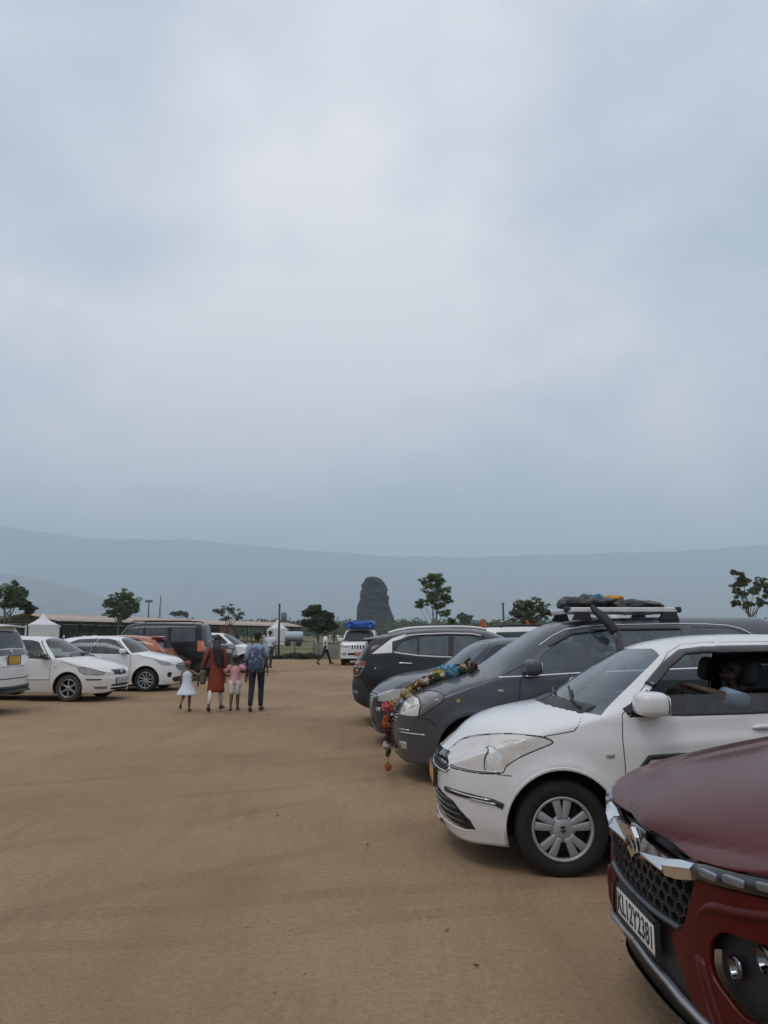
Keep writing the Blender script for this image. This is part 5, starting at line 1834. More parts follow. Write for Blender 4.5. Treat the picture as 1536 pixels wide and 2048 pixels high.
def black_suv():
    P = paint('black pearl paint', (0.006, 0.007, 0.008), 0.28, coat=0.4, dust=0.10, spec=0.3)
    W_ = paint('white roof paint', (0.70, 0.69, 0.70), 0.35, dust=0.1)
    sp = dict(L=4.30, W=1.79, wb=(0.84, 3.45), R=0.335, Ra=0.41, step=0.032, na=26, nb=48,
              top=[(0, 0.78), (0.04, 0.86), (0.12, 0.95), (0.3, 1.02), (0.8, 1.09), (0.96, 1.12), (1.05, 1.17), (1.4, 1.40), (1.68, 1.545), (1.9, 1.605), (2.33, 1.645), (2.8, 1.65), (3.25, 1.625), (3.72, 1.546), (4.0, 1.482), (4.06, 1.42), (4.13, 1.28), (4.20, 1.16), (4.27, 1.02), (4.30, 0.90)],
              sh=[(0, 0.70), (0.15, 0.84), (0.5, 0.93), (0.95, 1.02), (1.3, 1.06), (2.2, 1.10), (3.1, 1.145), (3.7, 1.19), (4.0, 1.15), (4.3, 0.96)],
              bot=[(0, 0.26), (0.12, 0.22), (0.4, 0.24), (3.7, 0.26), (4.1, 0.33), (4.3, 0.40)],
              side=[(0.1, 0.93), (0.25, 0.955), (0.4, 0.985), (0.6, 1.0), (0.8, 1.0), (0.95, 0.985), (1.1, 0.955), (1.3, 0.92)],
              n=[(0, 2.8), (0.8, 2.9), (1.3, 4.2), (2.2, 4.8), (3.6, 4.4), (4.3, 3.6)], th=[(0, 0.05), (0.9, 0.06), (1.3, 0.17), (2.4, 0.22), (3.6, 0.24), (4.3, 0.16)],
              k=(0.2, 0.04), plan=(0.45, 2.7, 0.42, 2.5), nose=[(0.2, 0.08), (0.4, 0.0), (0.8, 0.0), (1.0, 0.05)], tail=[(0.25, 0.15), (0.4, 0.04), (0.5, 0.0), (0.68, -0.012), (0.8, 0.01), (0.9, 0.0), (1.05, 0.012), (1.2, 0.01), (1.5, 0.0)], xt=0.5,
              flare=0.03)
    wins = [rounded([(1.62, 1.14), (1.92, 1.40), (2.20, 1.515), (2.53, 1.525), (2.56, 1.155)], 0.03, 3), rounded([(2.64, 1.16), (2.62, 1.527), (3.02, 1.515), (3.13, 1.49), (3.13, 1.178)], 0.03, 3), rounded([(3.17, 1.185), (3.17, 1.488), (3.40, 1.44), (3.47, 1.38), (3.56, 1.25)], 0.03, 3)]
    cp = [[(3.60, 1.235), (3.41, 1.475), (3.25, 1.520), (3.33, 1.560), (3.60, 1.478)], [(3.60, 1.235), (3.60, 1.478), (3.955, 1.213)]]
    g = dict(ws=[(0.85, 1.13), (1.22, 1.09), (1.76, 1.52), (1.76, 1.565), (1.4, 1.56)], winmat=G_BLUE, wsmat=G_BLUE, rw=[(3.98, 1.18), (3.93, 1.44), (4.1, 1.47), (4.4, 1.15)], rw_y=0.62,
             doors=[[(1.34, 0.42), (1.36, 1.1), (1.85, 1.50), (2.2, 1.555), (2.60, 1.56), (2.60, 0.42)], [(2.605, 0.42), (2.605, 1.56), (3.1, 1.54), (3.42, 1.47), (3.58, 1.24), (3.5, 1.10), (3.12, 0.65), (3.0, 0.42)]],
             wins=[(wins[0], 0), (wins[1], 1), (wins[2], 1)],
             panels=[('white_pillar_panel', cp, W_)],
             tails=[[(4.06, 0.995), (4.05, 1.10), (4.4, 1.09), (4.4, 0.97)]], heads=[[(0.03, 0.74), (0.06, 0.80), (0.5, 0.88), (0.5, 0.84), (0.2, 0.74)]],
             front=[('grille', [(0.005, 0.55), (-0.6, 0.56), (-0.62, 0.84), (0.005, 0.86)], 0.02, M_GLOSSBLK)],
             hood=[(0.06, 0.88), (0.5, 0.95), (1.0, 1.06), (1.08, 1.09), (0.85, 1.13), (0.3, 1.2), (0, 1.0)],
             rbumper=[(4.5, 0.2), (4.5, 0.80), (4.12, 0.80), (4.02, 0.62), (3.88, 0.42), (3.88, 0.2)], rbumpmat=M_TRIM,
             rubber=M_RUBBER, wheel='star', rim=0.215, ww=0.21,
             bars=[('window_strip', [(3.57, 1.243), (3.40, 1.215), (3.15, 1.185), (2.80, 1.165), (2.3, 1.15), (1.7, 1.13)], W_, 0.022, 0.008), ('window_strip', [(3.44, 1.478), (3.32, 1.522), (3.14, 1.543), (2.62, 1.562), (2.2, 1.553), (2.05, 1.52)], W_, 0.030, 0.010),
                   ('wheel_arch_cladding', [(3.45 + 0.425 * math.cos(a), 0.335 + 0.425 * math.sin(a)) for a in np.linspace(0, math.pi, 24)], M_TRIM, 0.05, 0.012), ('wheel_arch_cladding', [(0.84 + 0.425 * math.cos(a), 0.335 + 0.425 * math.sin(a)) for a in np.linspace(0, math.pi, 24)], M_TRIM, 0.05, 0.012),
                   ('sill_cladding', [(1.3, 0.36), (2.98, 0.36)], M_TRIM, 0.12, 0.014),
                   ('lamp_frame', [(4.255, 0.985), (4.08, 0.995), (4.17, 0.85), (4.245, 0.83)], mat('silver lamp frame', (0.5, 0.48, 0.46), 0.3, metal=0.5), 0.016, 0.008), ('reflector', [(4.20, 0.95), (4.215, 0.89)], M_AMBER, 0.07, 0.004), ('lamp_foot', [(4.19, 0.875), (4.235, 0.862)], M_RED, 0.012, 0.014),
                   ('chrome_spot', [(3.88, 0.985), (3.90, 0.955)], M_CHROME, 0.015, 0.004)],
             rbars=[('skid_strip', [(-0.70, 0.56), (-0.3, 0.54), (-0.002, 0.54)], mat('grey skid strip', (0.16, 0.16, 0.15), 0.5), 0.06, 0.012, 0.0), ('lamp_bar', [(-0.6, 1.03), (-0.002, 1.03)], M_RED, 0.03, 0.008, 0.0)],
             handles=[(0, [(2.30, 1.02), (2.52, 1.025)]), (1, [(3.25, 1.050), (3.50, 1.060)])], handlemat=M_CHROME,
             mirror=(1.60, 1.16, (0.09, 0.11, 0.07)), cabin=(2.05, 2.85, 0.66, (1.2, 1.10)))
    c = std_car('black_suv', 'black compact SUV with a white window pillar panel and silver roof rails, parked tail first', (-0.56 + 2.15, 13.3 + 0.895, 0), math.pi, P, sp, g)
    for s in (-1, 1):
        pts = [(3.66, s * 0.60, 1.565), (3.5, s * 0.605, 1.612), (3.2, s * 0.615, 1.655), (2.6, s * 0.62, 1.672), (2.2, s * 0.61, 1.662), (1.95, s * 0.60, 1.625)]
        c.put(MB().tube(smooth_pts(pts, 5), 0.026, 8), 'roof_rail', mat('silver roof rail', (0.66, 0.66, 0.67), 0.4, metal=0.2))
    # tailgate spoiler, fin aerial
    c.put(MB().loft([[(3.86, y, 1.505 - 0.03 * (y / 0.6) ** 2), (4.10, y * 0.97, 1.478 - 0.03 * (y / 0.6) ** 2), (4.09, y * 0.97, 1.455 - 0.03 * (y / 0.6) ** 2), (3.86, y, 1.48 - 0.03 * (y / 0.6) ** 2)] for y in np.linspace(-0.6, 0.6, 13)]), 'spoiler', P)
    c.put(MB().loft([[(3.60, -0.012, 1.575), (3.42, -0.012, 1.60), (3.42, 0.012, 1.60), (3.60, 0.012, 1.575)], [(3.62, -0.002, 1.625), (3.56, -0.002, 1.63), (3.56, 0.002, 1.63), (3.62, 0.002, 1.625)]]), 'aerial', P)
    return c


def red_suv():
    P = paint('dark red metallic paint', (0.070, 0.0052, 0.005), 0.26, metal=0.0, coat=0.16, dust=0.10, dustcol=(0.12, 0.07, 0.05), spec=0.15)
    sp = dict(L=4.345, W=1.795, wb=(0.88, 3.48), R=0.345, Ra=0.42, step=0.024, na=36, nb=64,
              top=[(0, 0.800), (0.015, 0.828), (0.05, 0.862), (0.14, 0.905), (0.4, 0.985), (0.8, 1.065), (0.98, 1.105), (1.06, 1.15), (1.4, 1.38), (1.7, 1.545), (1.9, 1.60), (2.4, 1.645), (3.0, 1.63), (3.6, 1.56), (4.0, 1.45), (4.15, 1.25), (4.3, 1.0), (4.345, 0.85)],
              sh=[(0, 0.765), (0.06, 0.815), (0.25, 0.875), (0.6, 0.95), (0.95, 1.02), (1.3, 1.06), (2.5, 1.10), (3.6, 1.14), (4.1, 1.08), (4.345, 0.9)],
              bot=[(0, 0.25), (0.12, 0.21), (0.4, 0.23), (3.7, 0.26), (4.345, 0.40)],
              side=[(0.1, 0.935), (0.25, 0.955), (0.4, 0.985), (0.6, 1.0), (0.8, 1.0), (0.95, 0.985), (1.1, 0.955)],
              n=[(0, 3.0), (0.5, 3.4), (0.9, 3.6), (1.3, 4.2), (2.2, 4.8), (4.3, 3.6)], th=[(0, 0.02), (0.9, 0.06), (1.3, 0.17), (4.3, 0.2)],
              k=(0.2, 0.04), plan=(0.46, 2.5, 0.4, 2.6), nose=[(0.2, 0.07), (0.30, 0.025), (0.38, 0.0), (0.46, 0.0), (0.55, 0.008), (0.65, 0.016), (0.78, 0.022), (0.84, 0.028), (0.90, 0.045), (1.0, 0.05)], tail=[(0.3, 0.05), (0.6, 0.0), (1.5, 0.02)], xn=0.6, flare=0.02)
    MB_ = mat('dark grille plastic', (0.010, 0.011, 0.013), 0.38, var=0.25)
    g = dict(ws=[(0.85, 1.13), (1.22, 1.09), (1.76, 1.52), (1.76, 1.56), (1.4, 1.55)], rw=[(3.98, 1.18), (3.95, 1.44), (4.1, 1.47), (4.4, 1.15)],
             wins=[(rounded([(1.55, 1.12), (1.92, 1.42), (2.2, 1.51), (2.55, 1.53), (2.57, 1.15)], 0.03, 3), 0), (rounded([(2.64, 1.155), (2.63, 1.53), (3.3, 1.50), (3.62, 1.36), (3.68, 1.2)], 0.03, 3), 1)],
             doors=[[(1.36, 0.42), (1.36, 1.06), (1.85, 1.47), (2.6, 1.56), (2.6, 0.42)], [(2.605, 0.42), (2.605, 1.56), (3.4, 1.51), (3.72, 1.36), (3.7, 1.1), (3.1, 0.42)]],
             front=[('grille', [(0.005, 0.560), (-0.34, 0.568), (-0.40, 0.585), (-0.43, 0.66), (-0.46, 0.74), (-0.46, 0.812), (0.005, 0.822)], 0.045, MB_),
                    ('drl_recess', [(-0.465, 0.752), (-0.465, 0.815), (-0.93, 0.862), (-0.93, 0.80)], 0.018, M_GLOSSBLK),
                    ('lamp_pocket', rounded([(-0.53, 0.50), (-0.53, 0.585), (-0.58, 0.640), (-0.80, 0.655), (-0.86, 0.60), (-0.86, 0.44), (-0.66, 0.41)], 0.04, 3), 0.05, M_TRIM),
                    ('lower_bumper', [(0.005, 0.0), (-0.70, 0.0), (-0.52, 0.30), (-0.40, 0.44), (-0.335, 0.56), (0.005, 0.552)], 0.012, M_TRIM)],
             heads=[], rubber=M_RUBBER, wheel='star', rim=0.22, ww=0.21, hood=[(-0.1, 0.828), (0.03, 0.832), (0.10, 0.850), (0.45, 0.918), (0.98, 1.04), (1.1, 1.08), (0.9, 1.14), (0.4, 1.2), (-0.1, 1.1)],
             seams=[], mirror=(1.55, 1.16, (0.09, 0.11, 0.075)), cabin=(2.05, 2.9, 0.66, (1.2, 1.10)))
    c = std_car('red_suv', 'dark red SUV with a chrome winged grille and honeycomb mesh, nearest to the camera', (0.962 + 2.1725, 3.15, 0), 0.0, P, sp, g)
    for s in (-1, 1):                       # the pressed bonnet line, raised towards the wing
        pts = []
        for x, y in dens([(0.22, 0.56 * s), (0.5, 0.585 * s), (1.0, 0.62 * s)], 0.04):
            h = c.b.hit((x, -abs(y)), 'top')
            pts.append((x, y, h[0].z))
        rings = []
        for i, p in enumerate(pts):
            k = min(1.0, i / 7.0)
            rings.append([(p[0], p[1] - s * 0.20, p[2] + 0.002), (p[0], p[1] - s * 0.05, p[2] + 0.013 * k - 0.003), (p[0], p[1] - s * 0.005, p[2] + 0.016 * k - 0.003), (p[0], p[1] + s * 0.012, p[2] + 0.004 * k - 0.004), (p[0], p[1] + s * 0.04, p[2] - 0.018)])
        c.put(MB().loft(rings, 0, closed=False), 'bonnet_rib', P)
    proto = None
    dx, dz = 0.066, 0.046
    for row in range(5):                    # honeycomb mesh set in the grille opening
        z = 0.590 + row * dz * 0.86
        for k in range(-8, 9):
            y = (k + (0.5 if row % 2 else 0)) * dx
            if abs(y) > 0.375 + (z - 0.59) * 0.28 or z > 0.80:
                continue
            h = c.b.hit((-abs(y), z), 'front')
            if not h:
                continue
            if proto is None:
                m_ = MB()
                outer = [(0.0375 * math.cos(a), 0.0265 * math.sin(a)) for a in np.linspace(math.pi / 6, 2 * math.pi + math.pi / 6, 7)[:-1]]
                n6 = 6
                v = [(0.030, p[0] * 1.0, p[1] * 1.0) for p in outer] + [(-0.004, p[0] * 0.93, p[1] * 0.93) for p in outer] + [(-0.004, p[0] * 0.80, p[1] * 0.80) for p in outer] + [(0.030, p[0] * 0.66, p[1] * 0.62 - 0.003) for p in outer]
                m_.add(v, [(j * n6 + i, j * n6 + (i + 1) % n6, (j + 1) * n6 + (i + 1) % n6, (j + 1) * n6 + i) for j in range(3) for i in range(n6)], 0, False)
                proto = m_.mesh('grille_cell', mat('grille cell plastic', (0.022, 0.024, 0.028), 0.26, coat=0.5, var=0.2))
            o = bpy.data.objects.new('grille_cell', proto)
            C.objects.link(o); o.parent = c.root
            o.location = Vector((h[0].x + 0.010, y, z)) + c.off
            o.rotation_euler = (0, 0, math.atan2(-h[1].y, -h[1].x) * (1 if y < 0 else -1))
    for s in (-1, 1):
        def blade(rows, nm, par=None):
            rings = []
            for y, z0, zr, z1, pr in rows:
                x = c.b.hit((-y, (z0 + z1) / 2), 'front')[0].x
                rings.append([(x + 0.03, s * y, z0), (x - pr * 0.75, s * y, z0), (x - pr, s * y, zr), (x - pr * 0.25, s * y, z1), (x + 0.03, s * y, z1)])
            return c.put(MB().loft(rings).flat(), nm, M_CHROME, par)
        o = blade([(0.085, 0.722, 0.738, 0.790, 0.020), (0.315, 0.726, 0.738, 0.776, 0.034)], 'chrome_wing')
        blade([(0.318, 0.724, 0.758, 0.778, 0.034), (0.40, 0.735, 0.775, 0.798, 0.032), (0.475, 0.754, 0.790, 0.806, 0.022)], 'chrome_wing_tip', o)
        rings = []
        for y in np.linspace(0.475, 0.90, 12):
            h = c.b.hit((-y, 0.80), 'front')
            if not h:
                continue
            x = h[0].x; t = (y - 0.475) * 0.105
            rings.append([(x + 0.03, s * y, 0.752 + t), (x - 0.012, s * y, 0.757 + t), (x - 0.018, s * y, 0.782 + t), (x - 0.006, s * y, 0.808 + t), (x + 0.03, s * y, 0.810 + t)])
        dr = c.put(MB().loft(rings), 'day_lamp_bar', M_GLOSSBLK)
        for y in (0.555, 0.655, 0.755):
            h = c.b.hit((-y, 0.80), 'front'); t = (y - 0.475) * 0.105
            n_ = h[1]; ang = math.atan2(-n_.y, -n_.x) * (1 if s < 0 else -1)
            rot = Matrix.Rotation(ang, 3, 'Z')
            mb = MB().sell((h[0].x - 0.012, s * y, 0.786 + t), (0.012, 0.040, 0.013), 0.35, 0, 18, 10, rot=rot)
            c.put(mb, 'day_lamp', mat('day lamp', (0.16, 0.18, 0.21), 0.08, metal=0.4, coat=1.0, var=0.6, vscale=55), dr)
    q = 0.058
    pts = [(-0.9, 0.5), (0.1, 1.0), (0.9, 0.5), (0.45, 0.25), (0.05, 0.5), (-0.2, 0.35), (0.9, -0.45), (-0.1, -1.0), (-0.9, -0.5), (-0.45, -0.25), (-0.05, -0.5), (0.2, -0.35)]
    h = c.b.hit((-0.01, 0.755), 'front')
    c.put(MB().prism([(-x * q, z * q + 0.752) for x, z in pts], 'x', h[0].x - 0.024, h[0].x - 0.006), 'emblem', M_CHROME)
    c.put(MB().box((h[0].x + 0.012, 0, 0.752), (0.03, 0.15, 0.12), bev=0.02), 'emblem_base', M_GLOSSBLK)
    x = c.b.hit((-0.1, 0.49), 'front')[0].x
    c.plate(x - 0.016, 0.492, 'KL12Y2381', M_PLATEW, 0.44, 0.105, y=-0.05)
    c.put(c.ribbon(MB(), [(-0.37, 0.572), (-0.2, 0.562), (-0.002, 0.558)], 'front', 0.022, 0.022, 0, -0.012), 'grille_sill', mat('grey sill plastic', (0.05, 0.057, 0.065), 0.4))
    c.put(c.ribbon(MB(), [(-0.80, 0.262), (-0.5, 0.335), (-0.3, 0.378), (-0.002, 0.40)], 'front', 0.020, 0.018, 0, 0.0), 'skid_strip', mat('silver skid paint', (0.30, 0.32, 0.34), 0.35, metal=0.5))
    MR = mat('lamp chrome', (0.16, 0.16, 0.17), 0.10, metal=1.0, var=0.3, vscale=30)
    for s in (-1, 1):
        for (y, z, r) in ((0.605, 0.540, 0.032), (0.70, 0.600, 0.036), (0.725, 0.490, 0.034)):
            h = c.b.hit((-y, z), 'front')
            mb = MB()
            mb.lathe([(r * 1.12, -0.004), (r * 1.05, -0.016), (r, -0.012), (r * 0.86, 0.002), (r * 0.55, 0.018), (0, 0.024)], 'x', 26, (h[0].x + 0.034, s * y, z))
            mb.box((h[0].x + 0.046, s * y - 0.006, z + 0.004), (0.008, r * 0.9, r * 0.55), bev=0.003, rot=Matrix.Rotation(0.6, 3, 'X'))
            c.put(mb, 'head_lamp', MR)
        rows = []
        for t in np.linspace(0, 1, 11):      # a folded fin of bodywork inboard of the lamps
            y, z = 0.475 + 0.10 * t, 0.53 - 0.24 * t
            x = c.b.hit((-y, z), 'front')[0].x
            rows.append([(x + 0.02, s * (y - 0.04), z), (x - 0.010, s * (y + 0.002), z), (x - 0.006, s * (y + 0.028), z), (x + 0.03, s * (y + 0.045), z)])
        c.put(MB().loft(rows), 'bumper_fin', P)
        pts = []
        for y, z in smooth_pts([(0.47, 0.64), (0.54, 0.685), (0.66, 0.705), (0.80, 0.735)], 6):
            h = c.b.hit((-y, z), 'front')
            pts.append((h[0].x - 0.0, s * y, z))
        rings = []
        for i, p in enumerate(pts):          # brow over the lamps
            k = min(1, i / 5)
            rings.append([(p[0] + 0.02, p[1], p[2] + 0.05), (p[0] - 0.008 * k, p[1], p[2] + 0.012), (p[0] - 0.012 * k, p[1], p[2]), (p[0] + 0.012, p[1], p[2] - 0.012), (p[0] + 0.03, p[1], p[2] - 0.014)])
        c.put(MB().loft(rings), 'lamp_brow', P)
    return c


def white_saloon():
    P = paint('white saloon paint', (0.70, 0.69, 0.67), 0.35, dust=0.4)
    sp = dict(L=4.53, W=1.705, wb=(0.90, 3.50), R=0.312, Ra=0.372, step=0.04, nb=42,
              top=[(0, 0.70), (0.04, 0.735), (0.12, 0.78), (0.3, 0.85), (0.6, 0.93), (0.92, 0.995), (1.04, 1.02), (1.14, 1.075), (1.5, 1.31), (1.72, 1.42), (1.95, 1.475), (2.3, 1.50), (2.75, 1.49), (3.1, 1.42), (3.5, 1.22), (3.72, 1.10), (4.0, 1.06), (4.4, 1.03), (4.5, 0.96), (4.53, 0.8)],
              sh=[(0, 0.60), (0.12, 0.68), (0.4, 0.79), (0.9, 0.89), (1.2, 0.935), (2.2, 0.96), (3.4, 0.99), (4.1, 0.98), (4.53, 0.8)],
              bot=[(0, 0.24), (0.12, 0.19), (0.5, 0.19), (3.8, 0.2), (4.53, 0.33)],
              n=[(0, 2.6), (0.8, 2.8), (1.3, 4.0), (2.8, 4.2), (3.7, 3.0), (4.5, 3)], th=[(0, 0.05), (1.0, 0.08), (1.4, 0.2), (3, 0.25), (3.8, 0.1), (4.53, 0.1)],
              k=(0.22, 0.1), plan=(0.55, 2.4, 0.4, 2.7), nose=[(0.15, 0.05), (0.3, 0.0), (0.5, 0.0), (0.58, 0.02), (0.7, 0.03), (0.85, 0.06), (1.1, 0.06)], tail=[(0.3, 0.05), (0.6, 0.0), (1.1, 0.06)])
    g = dict(ws=[(0.9, 1.04), (1.28, 0.985), (1.80, 1.40), (1.83, 1.45), (1.5, 1.46)], wsmat=G_CLEAR, winmat=G_CLEAR, rw=[(3.05, 1.43), (3.3, 1.26), (3.66, 1.09), (3.8, 1.12), (3.5, 1.40)],
             doors=[[(1.36, 0.30), (1.36, 0.95), (1.85, 1.40), (2.05, 1.44), (2.42, 1.455), (2.44, 0.30)], [(2.445, 0.30), (2.425, 1.455), (2.85, 1.43), (3.25, 1.2), (3.35, 1.0), (3.1, 0.5), (3.0, 0.30)]],
             wins=[(rounded([(1.44, 0.975), (1.88, 1.365), (2.08, 1.41), (2.38, 1.42), (2.40, 1.0)], 0.03, 3), 0), (rounded([(2.48, 1.005), (2.46, 1.42), (2.85, 1.395), (3.2, 1.17), (3.26, 1.03)], 0.03, 3), 1)],
             heads=[[(0.13, 0.60), (0.12, 0.665), (0.30, 0.74), (0.50, 0.785), (0.64, 0.79), (0.68, 0.765), (0.62, 0.68), (0.5, 0.625), (0.3, 0.60)]], headmat=M_HLB4,
             front=[('grille', [(0.005, 0.585), (-0.28, 0.60), (-0.34, 0.70), (-0.30, 0.715), (0.005, 0.725)], 0.012, M_GLOSSBLK), ('lower_grille', [(0.005, 0.25), (-0.42, 0.25), (-0.40, 0.38), (0.005, 0.385)], 0.03, M_TRIM), ('fog_recess', [(-0.52, 0.27), (-0.50, 0.34), (-0.78, 0.345), (-0.74, 0.28)], 0.02, mat('dusty fog recess', (0.20, 0.17, 0.13), 0.6))],
             fbars=[('grille_slat', [(-0.40, z), (-0.002, z)], P, 0.03, 0.02, -0.02) for z in (0.315,)] + [('grille_slat', [(-0.31, z), (-0.002, z)], M_TRIM, 0.012, 0.01, -0.01) for z in (0.62, 0.65, 0.68)],
             bars=[('bumper_strip', [(0.16, 0.505), (0.45, 0.505)], M_TRIM, 0.03, 0.012), ('door_moulding', [(1.40, 0.52), (2.40, 0.52)], P, 0.05, 0.014), ('door_moulding', [(2.48, 0.52), (3.05, 0.52)], P, 0.05, 0.014), ('side_marker', [(1.22, 0.79), (1.26, 0.79)], M_LAMP, 0.025, 0.008), ('window_strip', [(1.40, 0.968), (1.9, 0.99), (2.42, 0.998)], M_TRIM, 0.02, 0.006), ('pillar_trim', [(1.38, 0.965), (1.85, 1.385)], M_TRIM, 0.022, 0.006)],
             hood=[(0.05, 0.735), (0.3, 0.755), (0.66, 0.80), (1.05, 0.92), (1.16, 0.965), (0.95, 1.02), (0.4, 1.1), (0, 0.9)],
             seams=[[(1.36, 0.30), (1.36, 0.95)], [(2.44, 0.30), (2.435, 0.98)], [(0.66, 0.785), (1.05, 0.90), (1.14, 0.955)], [(0.16, 0.605), (0.14, 0.665), (0.30, 0.74), (0.50, 0.785), (0.64, 0.79), (0.68, 0.765), (0.62, 0.68), (0.5, 0.625), (0.3, 0.602), (0.16, 0.605)]], wheel='star', rim=0.205, rubber=M_DUSTYRUB, seatmat=M_BEIGE,
             handles=[(0, [(2.12, 0.86), (2.32, 0.86)]), (1, [(3.05, 0.88), (3.25, 0.88)])], mirror=(1.52, 1.035, (0.08, 0.10, 0.065)), mirrormat=M_GLOSSBLK, cabin=(1.9, 2.8, 0.5, (1.2, 0.95)))
    rz = math.pi - rad(9)
    c = std_car('white_saloon', 'white older saloon with dusty tyres and six-spoke alloys on the left', place(sp, 0.90, 1, (-7.34, 18.25), rz), rz, P, sp, g)
    for (x, z, r) in ((0.53, 0.715, 0.055), (0.33, 0.675, 0.045)):
        hb = c.b.hit((x, z), 'side'); bowl(c, hb[0] + hb[1] * 0.004, r, 0.03, hb[1], m=mat('bright lamp', (0.75, 0.75, 0.74), 0.25, metal=0.3), parent=c.objs[c.hl])
    c.plate(-0.012, 0.46, 'TN 38 4107', M_PLATEW, 0.5, 0.12)
    c.plate(4.53, 0.7, '', M_PLATEW, 0.5, 0.12)
    c.put(MB().sell((0.02, 0, 0.66), (0.012, 0.05, 0.035), 0.9), 'emblem', M_CHROME)
    for y in (-0.35, 0.10):
        pts = [(1.10, y - 0.28), (1.11, y), (1.15, y + 0.28)]
        w_ = MB(); pp = []
        for p in dens(pts, 0.06):
            h = c.b.hit((p[0], -abs(p[1])), 'top'); pp.append((h[0].x, p[1], h[0].z + 0.02))
        c.put(w_.tube(pp, 0.011, 6), 'wiper', M_TRIM)
    return c


def white_hatch():
    P = paint('white hatchback paint', (0.75, 0.745, 0.74), 0.33, dust=0.2)
    sp = dict(L=3.99, W=1.745, wb=(0.82, 3.34), R=0.315, Ra=0.38, step=0.04, nb=42,
              top=[(0, 0.73), (0.04, 0.79), (0.10, 0.85), (0.25, 0.91), (0.5, 0.965), (0.85, 1.03), (0.98, 1.06), (1.08, 1.12), (1.4, 1.32), (1.62, 1.42), (1.85, 1.475), (2.2, 1.50), (2.7, 1.495), (3.2, 1.45), (3.55, 1.36), (3.7, 1.25), (3.88, 1.05), (3.96, 0.95), (3.99, 0.8)],
              sh=[(0, 0.62), (0.12, 0.74), (0.4, 0.85), (0.9, 0.95), (1.2, 0.99), (2.2, 1.01), (3.2, 1.06), (3.7, 1.05), (3.99, 0.85)],
              bot=[(0, 0.22), (0.12, 0.18), (0.5, 0.18), (3.4, 0.2), (3.99, 0.36)],
              n=[(0, 2.7), (0.8, 2.8), (1.3, 4.0), (2.8, 4.2), (3.99, 3)], th=[(0, 0.05), (1.0, 0.08), (1.4, 0.2), (3, 0.25), (3.99, 0.2)],
              k=(0.22, 0.1), plan=(0.55, 2.3, 0.42, 2.5), nose=[(0.15, 0.07), (0.3, 0.0), (0.5, 0.0), (0.7, 0.03), (0.9, 0.06), (1.1, 0.06)], tail=[(0.3, 0.05), (0.6, 0.0), (1.1, 0.03)])
    g = dict(ws=[(0.85, 1.085), (1.24, 1.03), (1.70, 1.405), (1.72, 1.445), (1.4, 1.45)], wsmat=G_CLEAR, winmat=G_GREY, rw=[(3.55, 1.36), (3.72, 1.10), (3.95, 1.06), (3.7, 1.4)],
             doors=[[(1.24, 0.30), (1.26, 1.0), (1.75, 1.40), (1.95, 1.45), (2.33, 1.465), (2.35, 0.30)], [(2.355, 0.30), (2.335, 1.465), (2.85, 1.44), (3.2, 1.3), (3.3, 1.08), (3.05, 0.55), (2.95, 0.30)]],
             wins=[(rounded([(1.34, 1.02), (1.78, 1.375), (1.98, 1.42), (2.29, 1.43), (2.31, 1.035)], 0.03, 3), 0), (rounded([(2.40, 1.04), (2.38, 1.432), (2.85, 1.41), (3.12, 1.28), (3.22, 1.09)], 0.03, 3), 1)],
             heads=[[(0.14, 0.685), (0.10, 0.735), (0.25, 0.80), (0.62, 0.875), (0.64, 0.86), (0.45, 0.74), (0.35, 0.69)]], headmat=M_LAMP,
             front=[('grille', [(0.005, 0.52), (-0.36, 0.56), (-0.52, 0.68), (-0.48, 0.74), (0.005, 0.765)], 0.015, M_GLOSSBLK), ('lower_grille', [(0.005, 0.23), (-0.55, 0.24), (-0.64, 0.32), (-0.60, 0.38), (-0.35, 0.40), (0.005, 0.40)], 0.03, M_TRIM), ('fog_recess', [(-0.68, 0.36), (-0.64, 0.48), (-0.70, 0.53), (-0.76, 0.50), (-0.76, 0.40)], 0.015, M_GLOSSBLK)],
             fbars=[('chrome_strip', [(-0.54, 0.68), (-0.38, 0.545), (-0.002, 0.51)], M_CHROME, 0.02, 0.012, 0.0)],
             hood=[(0.06, 0.785), (0.25, 0.82), (0.65, 0.885), (1.0, 0.985), (1.14, 1.02), (0.95, 1.07), (0.4, 1.1), (0, 0.9)],
             bars=[('pillar_black', [(2.345, 1.04), (2.345, 1.43)], M_GLOSSBLK, 0.09, 0.004), ('window_strip', [(1.30, 1.012), (2.3, 1.027), (3.22, 1.08)], M_TRIM, 0.016, 0.006), ('pillar_trim', [(1.30, 1.0), (1.74, 1.37)], M_GLOSSBLK, 0.035, 0.005)],
             seams=[[(1.24, 0.30), (1.26, 1.0)], [(2.35, 0.30), (2.345, 1.02)], [(0.63, 0.875), (1.0, 0.965), (1.12, 1.01)]], wheel='swirl', rim=0.215,
             handles=[(0, [(2.02, 0.90), (2.22, 0.905)]), (1, [(2.95, 0.93), (3.15, 0.935)])], mirror=(1.47, 1.08, (0.085, 0.105, 0.075)), cabin=(1.8, 2.65, 0.5, (1.1, 0.98)))
    rz = math.pi - rad(2)
    c = std_car('white_hatchback', 'white hatchback with swirled alloys behind the white older saloon', place(sp, 0.82, 1, (-6.5, 21.4), rz), rz, P, sp, g)
    for (x, z, r) in ((0.40, 0.785, 0.040), (0.26, 0.75, 0.040)):
        hb = c.b.hit((x, z), 'side'); bowl(c, hb[0] + hb[1] * 0.004, r, 0.03, hb[1], m=M_GLOSSBLK, parent=c.objs[c.hl])
    return c


